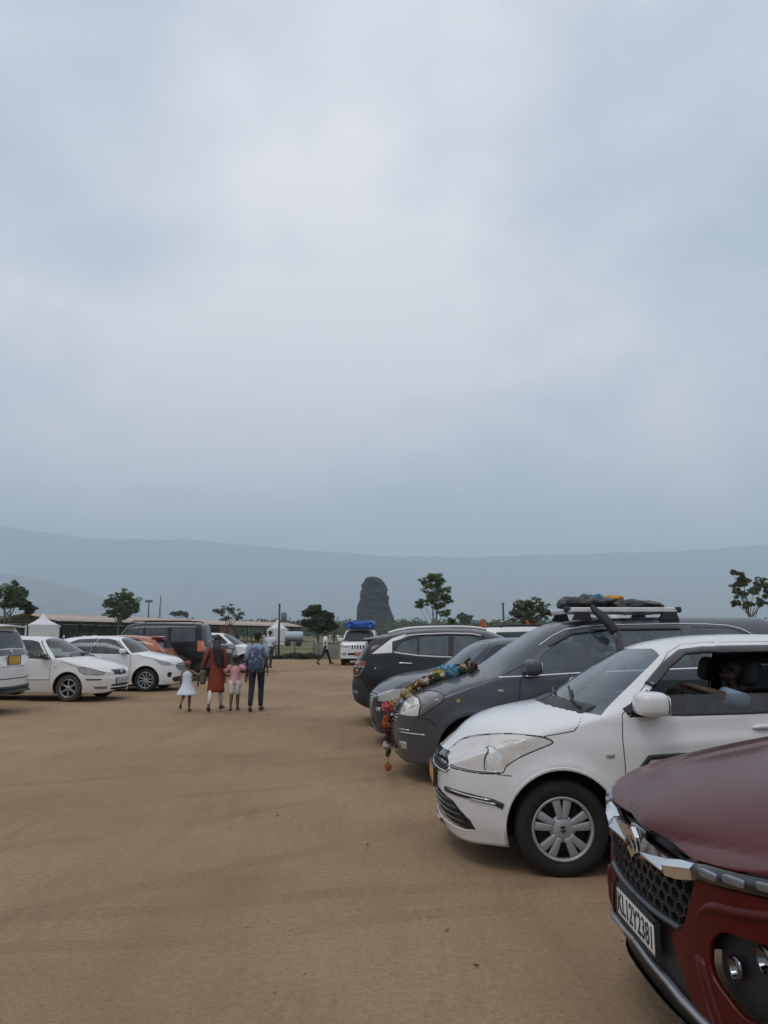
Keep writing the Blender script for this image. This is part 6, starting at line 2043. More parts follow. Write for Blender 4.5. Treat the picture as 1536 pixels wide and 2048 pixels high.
def boxy(L, W, H, nose_h, cowl_x, cowl_z, ws_x, roof_z, belt, R=0.34, rear='up', ov=0.82, wbl=2.65, **kw):
    """profile of an upright vehicle: short bonnet, tall cabin, near-vertical tail"""
    tail_top = [(L - 0.30, roof_z - 0.02), (L - 0.14, roof_z - 0.10), (L - 0.06, belt + 0.10), (L - 0.02, belt - 0.08), (L, belt - 0.25)] if rear == 'up' else [(L - 0.75, roof_z - 0.05), (L - 0.42, roof_z - 0.16), (L - 0.20, belt + 0.05), (L - 0.05, belt - 0.10), (L, belt - 0.25)]
    sp = dict(L=L, W=W, wb=(ov, ov + wbl), R=R, Ra=R + 0.075, step=0.05, nb=38, na=22,
              top=[(0, nose_h - 0.10), (0.04, nose_h - 0.02), (0.12, nose_h + 0.02), (cowl_x - 0.12, cowl_z - 0.03), (cowl_x, cowl_z), (cowl_x + 0.10, cowl_z + 0.07), (ws_x - 0.05, roof_z - 0.10), (ws_x + 0.12, roof_z - 0.035), (ws_x + 0.6, roof_z)] + tail_top,
              sh=[(0, nose_h - 0.16), (0.15, nose_h - 0.07), (cowl_x, belt - 0.04), (cowl_x + 0.35, belt), (L - 0.3, belt + 0.05), (L, belt - 0.16)],
              bot=[(0, 0.30), (0.15, 0.26), (L - 0.3, 0.28), (L, 0.40)],
              side=[(0.1, 0.94), (0.3, 0.965), (0.5, 0.99), (0.7, 1.0), (0.95, 0.99), (1.1, 0.975), (1.4, 0.95)],
              n=[(0, 3.0), (cowl_x, 3.2), (ws_x, 4.6), (L, 4.6)], th=[(0, 0.03), (cowl_x, 0.05), (ws_x, 0.13), (L, 0.14)], k=(0.12, 0.04), plan=(0.36, 2.8, 0.25, 3.4),
              nose=[(0.2, 0.04), (0.4, 0.0), (0.8, 0.0), (1.1, 0.03)], tail=[(0.3, 0.0), (0.6, 0.0), (1.0, 0.02), (1.8, 0.02)], xt=0.5)
    sp.update(kw)
    return sp


def white_taxi():
    """front-on SUV under a blue tarpaulin"""
    P = paint('white taxi paint', (0.72, 0.715, 0.71), 0.35, dust=0.25)
    sp = boxy(3.995, 1.80, 1.83, 1.12, 1.0, 1.20, 1.55, 1.80, 1.16, R=0.36, ov=0.75, wbl=2.68, plan=(0.26, 3.0, 0.25, 3.4), th=[(0, 0.03), (1.0, 0.04), (1.5, 0.085), (3.995, 0.085)], n=[(0, 3.4), (1.0, 4.5), (1.55, 7.0), (3.995, 7.0)])
    g = dict(ws=[(0.80, 1.205), (1.16, 1.165), (1.60, 1.72), (1.62, 1.765), (1.25, 1.77)], wsmat=G_TINT, winmat=G_DARK, rwf=[(0.005, 1.2), (-0.6, 1.2), (-0.55, 1.68), (0.005, 1.7)],
             wins=[(rounded([(1.30, 1.20), (1.62, 1.66), (2.15, 1.70), (2.15, 1.21)], 0.03, 3), None), (rounded([(2.22, 1.21), (2.22, 1.70), (2.95, 1.69), (2.95, 1.22)], 0.03, 3), None), (rounded([(3.03, 1.23), (3.03, 1.69), (3.7, 1.66), (3.75, 1.24)], 0.03, 3), None)],
             heads=[[(0.02, 0.86), (0.0, 0.98), (0.30, 1.0), (0.32, 0.90)]], tails=[[(3.8, 0.8), (3.8, 1.1), (4.2, 1.1), (4.2, 0.8)]],
             front=[('lower_grille', [(0.005, 0.50), (-0.50, 0.50), (-0.50, 0.62), (0.005, 0.62)], 0.02, M_TRIM), ('fog_recess', [(-0.58, 0.50), (-0.58, 0.62), (-0.78, 0.62), (-0.78, 0.50)], 0.012, M_TRIM), ('bumper_base', [(0.005, 0.1), (-0.95, 0.1), (-0.95, 0.34), (0.005, 0.34)], 0.008, M_TRIM)],
             fbars=[], mirror=(1.38, 1.25, (0.09, 0.13, 0.10)), cabin=(1.9, 2.8, 0.75, (1.12, 1.17)), rim=0.2, ww=0.22, wheel='steel')
    c = std_car('white_taxi', 'white boxy SUV facing the camera with a blue tarpaulin load on its roof', (-1.24, 39.0 + 2.0, 0), math.pi / 2 - rad(2), P, sp, g)
    for k in range(5):                                          # five upright grille slots
        y = (k - 2) * 0.135
        h = c.b.hit((-abs(y) - 0.001, 0.93), 'front')
        c.put(MB().box((h[0].x - 0.002, y, 0.90), (0.02, 0.062, 0.20), bev=0.008), 'grille_slot', M_GLOSSBLK)
    for s in (-1, 1):
        h = c.b.hit((-0.68, 0.56), 'front')
        c.put(MB().sell((h[0].x + 0.006, s * 0.68, 0.56), (0.02, 0.06, 0.04), 0.8), 'fog_lamp', M_LAMP)
    c.plate(-0.02, 0.56, '', mat('orange number plate', (0.50, 0.14, 0.05), 0.5), 0.34, 0.15, y=-0.02)
    for s in (-1, 1):
        c.put(MB().tube([(1.75, s * 0.66, 1.84), (2.4, s * 0.67, 1.86), (3.4, s * 0.66, 1.85)], 0.02, 6), 'roof_rail', M_TRIM)
    return c


def left_mpv():
    """only its tail shows at the left edge"""
    P = paint('white people carrier paint', (0.72, 0.71, 0.70), 0.35, dust=0.35)
    sp = boxy(4.735, 1.83, 1.795, 1.05, 1.15, 1.16, 1.85, 1.76, 1.12, R=0.34, ov=0.90, wbl=2.75, plan=(0.5, 2.6, 0.28, 3.2),
              top=[(0, 0.85), (0.06, 0.95), (0.3, 1.03), (1.02, 1.13), (1.15, 1.16), (1.25, 1.23), (1.8, 1.62), (1.97, 1.715), (2.4, 1.75), (3.6, 1.76), (4.2, 1.74), (4.42, 1.715), (4.50, 1.60), (4.60, 1.30), (4.67, 1.14), (4.72, 1.0), (4.735, 0.85)])
    g = dict(ws=[(1.0, 1.18), (1.36, 1.13), (1.9, 1.64), (1.93, 1.70), (1.6, 1.70)], wsmat=G_TINT, winmat=G_DARK, rwf=[(0.005, 1.27), (-0.66, 1.25), (-0.72, 1.33), (-0.60, 1.60), (0.005, 1.62)],
             wins=[(rounded([(1.6, 1.17), (2.0, 1.6), (2.5, 1.66), (2.5, 1.18)], 0.03, 3), None), (rounded([(2.58, 1.18), (2.58, 1.66), (3.4, 1.66), (3.4, 1.2)], 0.03, 3), None), (rounded([(3.5, 1.2), (3.5, 1.66), (4.1, 1.64), (4.35, 1.3), (4.3, 1.22)], 0.03, 3), None)],
             rear=[('lamp_panel', [(0.005, 1.13), (-0.62, 1.12), (-0.62, 1.24), (0.005, 1.25)], 0.004, M_GLOSSBLK), ('tail_lamp', [(-0.625, 1.10), (-0.95, 1.08), (-0.95, 1.26), (-0.625, 1.24)], 0.0, M_RED)],
             heads=[[(0.1, 0.75), (0.1, 0.86), (0.6, 0.98), (0.6, 0.9)]], rbumper=[(4.9, 0.2), (4.9, 0.66), (4.50, 0.66), (4.40, 0.45), (4.3, 0.2)],
             rbars=[('red_strip', [(-0.86, 0.70), (-0.4, 0.68), (-0.002, 0.68)], mat('dull red strip', (0.10, 0.01, 0.015), 0.4), 0.02, 0.008, 0.0), ('rear_step', [(-0.84, 0.50), (-0.002, 0.48)], M_TRIM, 0.10, 0.03, 0.0), ('chrome_strip', [(-0.45, 0.92), (-0.002, 0.93)], M_CHROME, 0.03, 0.012, 0.0)],
             wheel='star', rim=0.21, ww=0.2, mirror=(1.55, 1.22, (0.09, 0.12, 0.09)), cabin=(2.1, 3.0, 0.72, (1.3, 1.12)))
    c = std_car('white_people_carrier', 'tail of a white people carrier with a yellow number plate at the left edge', (-7.36 - 4.735 / 2, 15.64, 0), 0.0, P, sp, g)
    x = c.b.hit((-0.1, 1.03), 'rear')[0].x
    c.plate(x + 0.016, 1.035, '', M_PLATEY, 0.5, 0.17, rear=True)
    c.put(MB().loft([[(4.28, y, 1.755 - 0.02 * (y / 0.6) ** 2), (4.62, y * 0.95, 1.725 - 0.02 * (y / 0.6) ** 2), (4.61, y * 0.95, 1.695 - 0.02 * (y / 0.6) ** 2), (4.28, y, 1.72 - 0.02 * (y / 0.6) ** 2)] for y in np.linspace(-0.66, 0.66, 13)]), 'spoiler', P)
    for s in (-1, 1):
        h = c.b.hit((-0.72, 1.15), 'rear')
        c.put(MB().sell((h[0].x + 0.0, s * 0.72, 1.16), (0.015, 0.05, 0.045), 0.6), 'reverse_lamp', mat('pinkish lamp', (0.6, 0.42, 0.4), 0.2, coat=1.0))
    h = c.b.hit((-0.02, 1.19), 'rear')
    c.put(MB().sell((h[0].x + 0.006, 0, 1.19), (0.01, 0.06, 0.04), 0.9), 'emblem', M_CHROME)
    c.put(MB().tube([(4.62, -0.55, 0.42), (4.82, -0.5, 0.44), (4.84, 0, 0.45), (4.82, 0.5, 0.44), (4.62, 0.55, 0.42)], 0.022, 8), 'tow_guard', M_TRIM)
    return c


def orange_hatch():
    P = paint('orange paint', (0.36, 0.085, 0.025), 0.35, dust=0.25)
    sp = boxy(3.70, 1.66, 1.53, 0.92, 0.95, 1.02, 1.55, 1.52, 1.02, R=0.30, ov=0.72, wbl=2.42, rear='slope', plan=(0.45, 2.4, 0.35, 2.6))
    sp['th'] = [(0, 0.05), (0.95, 0.08), (1.55, 0.22), (3.7, 0.22)]
    g = dict(ws=[(0.8, 1.04), (1.12, 1.0), (1.58, 1.40), (1.62, 1.46), (1.3, 1.47)], wsmat=G_TINT, winmat=G_DARK, rw=[(3.30, 1.12), (3.22, 1.34), (3.4, 1.44), (3.75, 1.1)], rw_y=0.6,
             wins=[(rounded([(1.3, 1.04), (1.66, 1.38), (2.1, 1.43), (2.1, 1.05)], 0.03, 3), None), (rounded([(2.18, 1.05), (2.18, 1.43), (2.7, 1.41), (2.95, 1.28), (3.02, 1.12)], 0.03, 3), None)],
             tails=[[(3.42, 0.80), (3.36, 1.06), (3.9, 1.06), (3.9, 0.8)]], heads=[[(0.1, 0.65), (0.1, 0.75), (0.5, 0.84), (0.5, 0.7)]],
             wheel='steel', rim=0.18, mirror=(1.3, 1.07, (0.08, 0.1, 0.065)), cabin=(1.75, 2.5, 0.5, (1.05, 0.98)))
    c = std_car('orange_hatchback', 'orange hatchback whose roof shows between the white hatchback and the black jeep', (-6.52 - 1.85, 24.45, 0), 0.0, P, sp, g)
    c.put(MB().loft([[(3.05, y, 1.50 - 0.02 * (y / 0.5) ** 2), (3.42, y * 0.95, 1.475 - 0.02 * (y / 0.5) ** 2), (3.41, y * 0.95, 1.45 - 0.02 * (y / 0.5) ** 2), (3.05, y, 1.47 - 0.02 * (y / 0.5) ** 2)] for y in np.linspace(-0.52, 0.52, 11)]), 'spoiler', P)
    return c


def black_jeep():
    P = paint('black jeep paint', (0.006, 0.008, 0.010), 0.28, coat=0.3, dust=0.08, spec=0.25)
    sp = boxy(4.45, 1.82, 1.95, 1.16, 1.20, 1.22, 1.75, 1.93, 1.22, R=0.37, ov=0.80, wbl=2.68, plan=(0.3, 3.0, 0.14, 5.0),
              th=[(0, 0.03), (1.2, 0.05), (1.75, 0.10), (4.45, 0.10)], n=[(0, 3.6), (1.2, 4), (1.75, 6.5), (4.45, 7.0)])
    g = dict(ws=[(1.05, 1.24), (1.32, 1.20), (1.75, 1.82), (1.79, 1.88), (1.5, 1.88)], wsmat=G_TINT, winmat=G_GREY, rwmat=G_GREY, rwf=[(0.005, 1.28), (-0.58, 1.28), (-0.56, 1.78), (0.005, 1.80)],
             wins=[(rounded([(1.55, 1.26), (1.85, 1.74), (2.35, 1.80), (2.35, 1.27)], 0.03, 3), None), (rounded([(2.43, 1.27), (2.43, 1.80), (3.15, 1.80), (3.2, 1.28)], 0.05, 3), None), (rounded([(3.30, 1.30), (3.30, 1.77), (4.08, 1.76), (4.12, 1.31)], 0.07, 4), None)],
             tails=[[(4.20, 0.98), (4.20, 1.33), (4.60, 1.33), (4.60, 0.98)]], tailmat=M_AMBER, tail_in=0.6, heads=[[(0.03, 0.85), (0.03, 1.0), (0.35, 1.02), (0.35, 0.86)]],
             bars=[('wheel_arch_cladding', [(3.48 + 0.47 * math.cos(a), 0.37 + 0.47 * math.sin(a)) for a in np.linspace(-0.05, math.pi, 20)], M_TRIM, 0.07, 0.03), ('door_moulding', [(1.4, 0.72), (3.0, 0.72)], M_TRIM, 0.09, 0.02), ('side_step', [(1.35, 0.36), (2.95, 0.36)], M_TRIM, 0.10, 0.08)],
             rbumper=[(4.7, 0.2), (4.7, 0.62), (4.25, 0.62), (4.1, 0.45), (4.1, 0.2)], rbumpmat=M_TRIM,
             wheel='steel', rim=0.21, ww=0.23, rubber=M_DUSTYRUB, mirror=(1.55, 1.32, (0.09, 0.12, 0.1)), cabin=(2.1, 2.95, 0.82, (1.35, 1.2)))
    c = std_car('black_jeep', 'tall black jeep with amber tail lamps and roof rails seen from behind', (-5.98 - 2.225, 26.0 + 0.91, 0), 0.0, P, sp, g)
    for s in (-1, 1):
        c.put(MB().tube([(1.9, s * 0.66, 1.94), (2.0, s * 0.66, 1.985), (3.9, s * 0.66, 1.985), (4.05, s * 0.66, 1.93)], 0.02, 6), 'roof_rail', M_TRIM)
    c.put(MB().box((2.6, 0, 2.0), (0.75, 0.55, 0.03), bev=0.012), 'roof_scoop', M_TRIM)
    c.put(MB().box((4.47, 0.2, 1.02), (0.03, 0.34, 0.18), bev=0.01), 'tailgate_handle_panel', M_CHROME)
    c.plate(4.47, 0.80, '', M_PLATEW, 0.34, 0.2, rear=True)
    return c


def green_jeep():
    P = paint('dark green paint', (0.010, 0.018, 0.016), 0.3, coat=0.5, dust=0.25, spec=0.35)
    sp = boxy(4.0, 1.75, 1.70, 1.16, 1.15, 1.20, 1.7, 1.68, 1.16, R=0.35, ov=0.78, wbl=2.45)
    g = dict(ws=[(1.0, 1.22), (1.27, 1.19), (1.70, 1.58), (1.74, 1.63), (1.5, 1.64)], wsmat=G_TINT, winmat=G_DARK,
             wins=[(rounded([(1.5, 1.19), (1.8, 1.54), (2.3, 1.58), (2.3, 1.2)], 0.03, 3), None), (rounded([(2.38, 1.2), (2.38, 1.58), (3.3, 1.58), (3.4, 1.22)], 0.03, 3), None)],
             heads=[[(0.03, 0.86), (0.03, 1.0), (0.35, 1.02), (0.35, 0.86)]], tails=[[(3.8, 0.9), (3.8, 1.1), (4.2, 1.1), (4.2, 0.9)]],
             front=[('grille', [(0.005, 0.66), (-0.5, 0.66), (-0.5, 0.92), (0.005, 0.94)], 0.015, M_GLOSSBLK)], wheel='dark', rim=0.2, ww=0.21, mirror=(1.45, 1.27, (0.09, 0.11, 0.08)), cabin=(1.95, 2.7, 0.7, (1.25, 1.15)))
    return std_car('green_jeep', 'dark green jeep with its bonnet showing behind the woman in rust red', (-5.62 - 2.0, 28.6 + 0.9, 0), math.pi, P, sp, g)


def white_crossover():
    P = paint('white crossover paint', (0.70, 0.70, 0.71), 0.33, dust=0.2)
    sp = dict(L=4.1, W=1.76, wb=(0.84, 3.36), R=0.33, Ra=0.40, step=0.05, nb=38,
              top=[(0, 0.82), (0.05, 0.90), (0.15, 0.96), (0.5, 1.03), (0.9, 1.11), (1.0, 1.14), (1.1, 1.19), (1.5, 1.42), (1.75, 1.54), (2.0, 1.585), (2.4, 1.60), (3.0, 1.57), (3.5, 1.48), (3.8, 1.30), (3.98, 1.12), (4.07, 0.98), (4.1, 0.85)],
              sh=[(0, 0.72), (0.15, 0.85), (0.6, 0.95), (1.1, 1.04), (2.2, 1.07), (3.4, 1.12), (3.9, 1.06), (4.1, 0.9)], bot=[(0, 0.25), (0.12, 0.22), (3.6, 0.25), (4.1, 0.4)],
              n=[(0, 2.7), (0.8, 2.8), (1.3, 4.0), (2.8, 4.2), (4.1, 3)], th=[(0, 0.05), (1.0, 0.08), (1.4, 0.2), (3, 0.24), (4.1, 0.2)], k=(0.22, 0.08), plan=(0.5, 2.4, 0.4, 2.6), nose=[(0.2, 0.06), (0.4, 0.0), (0.7, 0.01), (1.0, 0.06)], tail=[(0.3, 0.05), (0.6, 0.0), (1.1, 0.03)])
    g = dict(ws=[(0.9, 1.16), (1.28, 1.10), (1.82, 1.50), (1.84, 1.555), (1.5, 1.56)], wsmat=G_TINT, winmat=G_TINT, rw=[(3.6, 1.4), (3.82, 1.16), (4.05, 1.12), (3.8, 1.45)],
             doors=[[(1.3, 0.35), (1.32, 1.07), (1.85, 1.49), (2.42, 1.55), (2.44, 0.35)]],
             wins=[(rounded([(1.42, 1.09), (1.86, 1.45), (2.1, 1.51), (2.38, 1.52), (2.40, 1.10)], 0.03, 3), 0), (rounded([(2.48, 1.105), (2.46, 1.52), (2.9, 1.50), (3.3, 1.36), (3.4, 1.16)], 0.03, 3), None)],
             heads=[[(0.06, 0.74), (0.06, 0.84), (0.5, 0.93), (0.5, 0.88)]], front=[('grille', [(0.005, 0.45), (-0.5, 0.47), (-0.55, 0.76), (0.005, 0.78)], 0.02, M_GLOSSBLK)],
             bars=[('wheel_arch_cladding', [(0.84 + 0.42 * math.cos(a), 0.33 + 0.42 * math.sin(a)) for a in np.linspace(0, math.pi, 20)], M_TRIM, 0.05, 0.012)],
             wheel='star', rim=0.21, mirror=(1.52, 1.14, (0.085, 0.105, 0.07)), cabin=(1.95, 2.75, 0.6, (1.2, 1.08)))
    return std_car('white_crossover', 'white crossover with a sticker in its window, beyond the tall black jeep', (-4.78 - 2.05, 31.6 + 0.88, 0), math.pi, P, sp, g)


def white_van():
    """the white roof behind the black SUV"""
    P = paint('white long SUV paint', (0.73, 0.72, 0.71), 0.35, dust=0.2)
    sp = boxy(4.66, 1.85, 1.80, 1.10, 1.25, 1.18, 1.95, 1.715, 1.14, R=0.35, ov=0.9, wbl=2.75, plan=(0.45, 2.6, 0.28, 3.2))
    g = dict(ws=[(1.1, 1.2), (1.4, 1.15), (2.0, 1.60), (2.03, 1.66), (1.7, 1.68)], wsmat=G_TINT, winmat=G_DARK, rwf=[(0.005, 1.25), (-0.62, 1.25), (-0.58, 1.55), (0.005, 1.57)],
             wins=[(rounded([(1.65, 1.18), (2.1, 1.56), (2.6, 1.61), (2.6, 1.19)], 0.03, 3), None), (rounded([(2.68, 1.19), (2.68, 1.61), (3.4, 1.61), (3.42, 1.2)], 0.03, 3), None), (rounded([(3.5, 1.2), (3.5, 1.61), (4.25, 1.59), (4.3, 1.24)], 0.03, 3), None)],
             heads=[[(0.05, 0.8), (0.05, 0.92), (0.5, 1.0), (0.5, 0.9)]], tails=[[(4.4, 0.9), (4.4, 1.15), (4.8, 1.15), (4.8, 0.9)]],
             wheel='star', rim=0.21, ww=0.21, mirror=(1.62, 1.24, (0.09, 0.12, 0.09)), cabin=(2.2, 3.05, 0.74, (1.35, 1.14)))
    c = std_car('white_long_suv', 'white SUV with a luggage load on its roof, roof showing behind the black compact SUV', (2.05 + 2.33, 16.9 + 0.92, 0), math.pi, P, sp, g)
    for s in (-1, 1):
        c.put(MB().tube([(2.15, s * 0.64, 1.70), (2.25, s * 0.64, 1.745), (4.0, s * 0.64, 1.745), (4.15, s * 0.64, 1.70)], 0.02, 6), 'roof_rail', M_TRIM)
    return c


CARS = {}
for f in (red_suv, white_sedan, grey_mpv, blue_sedan, black_suv, white_van, white_taxi, left_mpv, white_saloon, white_hatch, orange_hatch, black_jeep, green_jeep, white_crossover):
    CARS[f.__name__] = f()

# ------------------------------------------------------------------ people
def skin_mesh(name, nodes, edges, root, m, sub=1):
    me = bpy.data.meshes.new(name)
    me.from_pydata([n[0] for n in nodes], edges, [])
    ob = bpy.data.objects.new(name, me)
    C.objects.link(ob)
    md = ob.modifiers.new('s', 'SKIN')
    md.use_smooth_shade = True
    md.branch_smoothing = 0.6
    for i, n in enumerate(nodes):
        r = n[1] if isinstance(n[1], (tuple, list)) else (n[1], n[1])
        me.skin_vertices[0].data[i].radius = r
        me.skin_vertices[0].data[i].use_root = (i == root)
    sb = ob.modifiers.new('d', 'SUBSURF')
    sb.levels = sub
    sb.render_levels = sub
    dg = bpy.context.evaluated_depsgraph_get()
    out = bpy.data.meshes.new_from_object(ob.evaluated_get(dg))
    bpy.data.objects.remove(ob)
    out.name = name
    out.materials.clear()
    out.materials.append(m)
    out.polygons.foreach_set('use_smooth', [True] * len(out.polygons))
    return out


def ik(s, t, l1, l2, bend):
    s, t = Vector(s), Vector(t)
    d = t - s
    L = d.length
    if L > (l1 + l2) * 0.995:
        k = L / (l1 + l2) * 1.003
        l1, l2 = l1 * k, l2 * k
    a = (l1 * l1 - l2 * l2 + L * L) / (2 * L)
    h = math.sqrt(max(0, l1 * l1 - a * a))
    b = Vector(bend); b = b - d.normalized() * b.dot(d.normalized())
    return s + d.normalized() * a + b.normalized() * h


def ring(c, rx, ry, n=22, wob=0.0, seed=0.0, pleat=0):
    out = []
    for k in range(n):
        a = 2 * math.pi * k / n
        w = 1 + wob * mnoise.noise(Vector((math.cos(a) * 2.2, math.sin(a) * 2.2, c[2] * 6 + seed))) + (0.06 * math.sin(pleat * a) if pleat else 0)
        out.append((c[0] + rx * math.cos(a) * w, c[1] + ry * math.sin(a) * w, c[2]))
    return out


def person(name, label, loc, rz, h, wear, legs=((8, 5), (-10, 18)), hands=(None, None), build=1.0, group=None, sit=None, skinc=(0.13, 0.068, 0.042), child=False, look=0.0):
    """Faces local +y. legs: (thigh forward, knee bend) in degrees for left, right. hands: world targets for left, right."""
    s = h / 1.70
    root = empty(name, loc, rz)
    tag(root, label, 'person', group)
    sk = mat('skin %.3f' % skinc[0], skinc, 0.55, var=0.08, vscale=10)
    inv = Matrix.Rotation(-rz, 3, 'Z')
    J = {}
    hk = 1.18 if child else 1.0                     # children carry a larger head
    pz = 0.92 * s
    J['pelvis'] = Vector((0, 0, pz)); J['belly'] = Vector((0, 0.005, pz + 0.16 * s)); J['chest'] = Vector((0, 0.01, pz + 0.34 * s))
    J['neckb'] = Vector((0, 0.0, pz + 0.50 * s)); J['neck'] = Vector((0, 0.01, pz + 0.555 * s)); 
    hz_ = J['neck'].z + 0.055 * s * hk
    J['jaw'] = Vector((0, 0.03 * s, hz_)); J['head'] = Vector((0, 0.015 * s, hz_ + 0.075 * s * hk)); J['crown'] = Vector((0, 0.0, hz_ + 0.125 * s * hk))
    low = 9
    for sd, x in (('l', -1), ('r', 1)):
        a, k = legs[0 if x < 0 else 1]
        a, k = rad(a), rad(k)
        hip = Vector((x * 0.088 * s * build, 0, pz - 0.03 * s))
        kn = hip + Vector((x * 0.008 * s, math.sin(a), -math.cos(a))) * 0.42 * s
        an = kn + Vector((0, math.sin(a - k), -math.cos(a - k))) * 0.41 * s
        J['hip' + sd], J['knee' + sd], J['ankle' + sd] = hip, kn, an
        f = rad(-65) * min(1, max(0, (k - a - 0.05) * 1.1))      # a trailing foot tips on to its toes
        J['heel' + sd] = an + Vector((0, -0.045 * math.cos(f), -0.055 - 0.045 * math.sin(f) * -1)) * s
        J['toe' + sd] = an + Vector((x * 0.02, 0.16 * math.cos(f), -0.06 + 0.16 * math.sin(f))) * s
        low = min(low, J['heel' + sd].z - 0.028 * s, J['toe' + sd].z - 0.022 * s)
    if sit is not None:
        low = pz - sit
    for k_ in J:
        J[k_].z -= low
    for sd, x in (('l', -1), ('r', 1)):
        sh = Vector((x * 0.165 * s * build, 0, J['neckb'].z - 0.035 * s))
        tgt = hands[0 if x < 0 else 1]
        if tgt is None:
            wr = sh + Vector((x * 0.07, 0.06 if x < 0 else -0.05, -0.52)) * s
            bend = (x * 0.3, -1, 0)
        else:
            wr = inv @ (Vector(tgt) - Vector(loc))
            bend = (x * 0.8, -0.6, -0.2)
        J['sh' + sd], J['wr' + sd] = sh, wr
        J['el' + sd] = ik(sh, wr, 0.28 * s, 0.245 * s, bend)
    # one continuous body
    nd, ed, ix = [], [], {}

    def N(k, co, r, par=None):
        ix[k] = len(nd)
        nd.append((tuple(co), tuple(q * s for q in r) if isinstance(r, tuple) else r * s))
        if par is not None:
            ed.append((ix[par], ix[k]))
    b = build
    N('pelvis', J['pelvis'], (0.115 * b, 0.085)); N('belly', J['belly'], (0.11 * b, 0.08), 'pelvis'); N('chest', J['chest'], (0.125 * b, 0.09), 'belly'); N('neckb', J['neckb'], (0.075, 0.06), 'chest')
    N('neck', J['neck'], 0.046, 'neckb'); N('jaw', J['jaw'], 0.058 * hk, 'neck'); N('head', J['head'], (0.078 * hk, 0.090 * hk), 'jaw'); N('crown', J['crown'], 0.055 * hk, 'head')
    fy = Vector((math.sin(look), math.cos(look), 0))
    fx = Vector((math.cos(look), -math.sin(look), 0))
    N('nose', J['head'] + fy * 0.108 * s * hk + Vector((0, 0, -0.02 * s)), 0.012, 'head')
    for x, e in ((-1, 'earl'), (1, 'earr')):
        N(e, J['head'] + fx * x * 0.088 * s * hk + Vector((0, 0, -0.01 * s)), 0.014, 'head')
    for sd, x in (('l', -1), ('r', 1)):
        N('hip' + sd, J['hip' + sd], 0.082 * b, 'pelvis'); N('knee' + sd, J['knee' + sd], 0.052, 'hip' + sd); N('calf' + sd, J['knee' + sd].lerp(J['ankle' + sd], 0.35), 0.050, 'knee' + sd); N('ankle' + sd, J['ankle' + sd], 0.034, 'calf' + sd)
        N('heel' + sd, J['heel' + sd], 0.028, 'ankle' + sd); N('toe' + sd, J['toe' + sd], (0.034, 0.020), 'ankle' + sd)
        N('sh' + sd, J['sh' + sd], 0.055, 'neckb'); N('el' + sd, J['el' + sd], 0.037, 'sh' + sd); N('wr' + sd, J['wr' + sd], 0.025, 'el' + sd)
        d = (J['wr' + sd] - J['el' + sd]).normalized()
        if sit is not None and sd == 'l':
            d = (d + Vector((0, 0.2, -1.2))).normalized()
        side = d.cross(Vector((x, 0.2, 0.1))).normalized()
        pal = J['wr' + sd] + d * 0.055 * s
        N('palm' + sd, pal, (0.030, 0.019), 'wr' + sd)
        cup = d.cross(side).normalized() * (1 if d.cross(side).dot(Vector((-x, 0, 0))) > 0 else -1)
        for q, (off, ln) in enumerate(((-0.027, 0.070), (-0.009, 0.080), (0.009, 0.076), (0.026, 0.058))):
            b0 = pal + side * off * s + d * 0.030 * s
            N('f%d%s' % (q, sd), b0, 0.0095, 'palm' + sd)
            N('g%d%s' % (q, sd), b0 + (d * 0.55 + cup * 0.12) * ln * s, 0.0085, 'f%d%s' % (q, sd))
            N('h%d%s' % (q, sd), b0 + (d * 0.85 + cup * 0.45) * ln * s, 0.0070, 'g%d%s' % (q, sd))
        t0 = J['wr' + sd] + d * 0.025 * s - side * 0.028 * s
        N('t0' + sd, t0, 0.012, 'palm' + sd); N('t1' + sd, t0 - side * 0.024 * s + d * 0.030 * s + cup * 0.015 * s, 0.010, 't0' + sd); N('t2' + sd, t0 - side * 0.026 * s + d * 0.058 * s + cup * 0.026 * s, 0.008, 't1' + sd)
    if child:                                # rounder limbs
        nd = [(co, tuple(q * 1.28 for q in r) if isinstance(r, tuple) else r * 1.28) for co, r in nd]
    me = skin_mesh('body', nd, ed, ix['pelvis'], sk, 1)
    o = bpy.data.objects.new('body', me)
    C.objects.link(o)
    o.parent = root
    # face
    eb = MB()
    for x in (-1, 1):
        eb.sell(J['head'] + fx * x * 0.034 * s * hk + fy * 0.083 * s * hk + Vector((0, 0, 0.004 * s)), (0.013 * s, 0.010 * s, 0.008 * s), 1.0, 0, 10, 6)
    eb.build('eyes', mat('dark eyes', (0.02, 0.015, 0.012), 0.3), root)
    MB().sell(J['jaw'] + fy * 0.062 * s * hk + Vector((0, 0, 0.008 * s)), (0.024 * s, 0.010 * s, 0.007 * s), 1.0, 0, 12, 6).build('mouth', mat('lips', (0.14, 0.05, 0.045), 0.5), root)
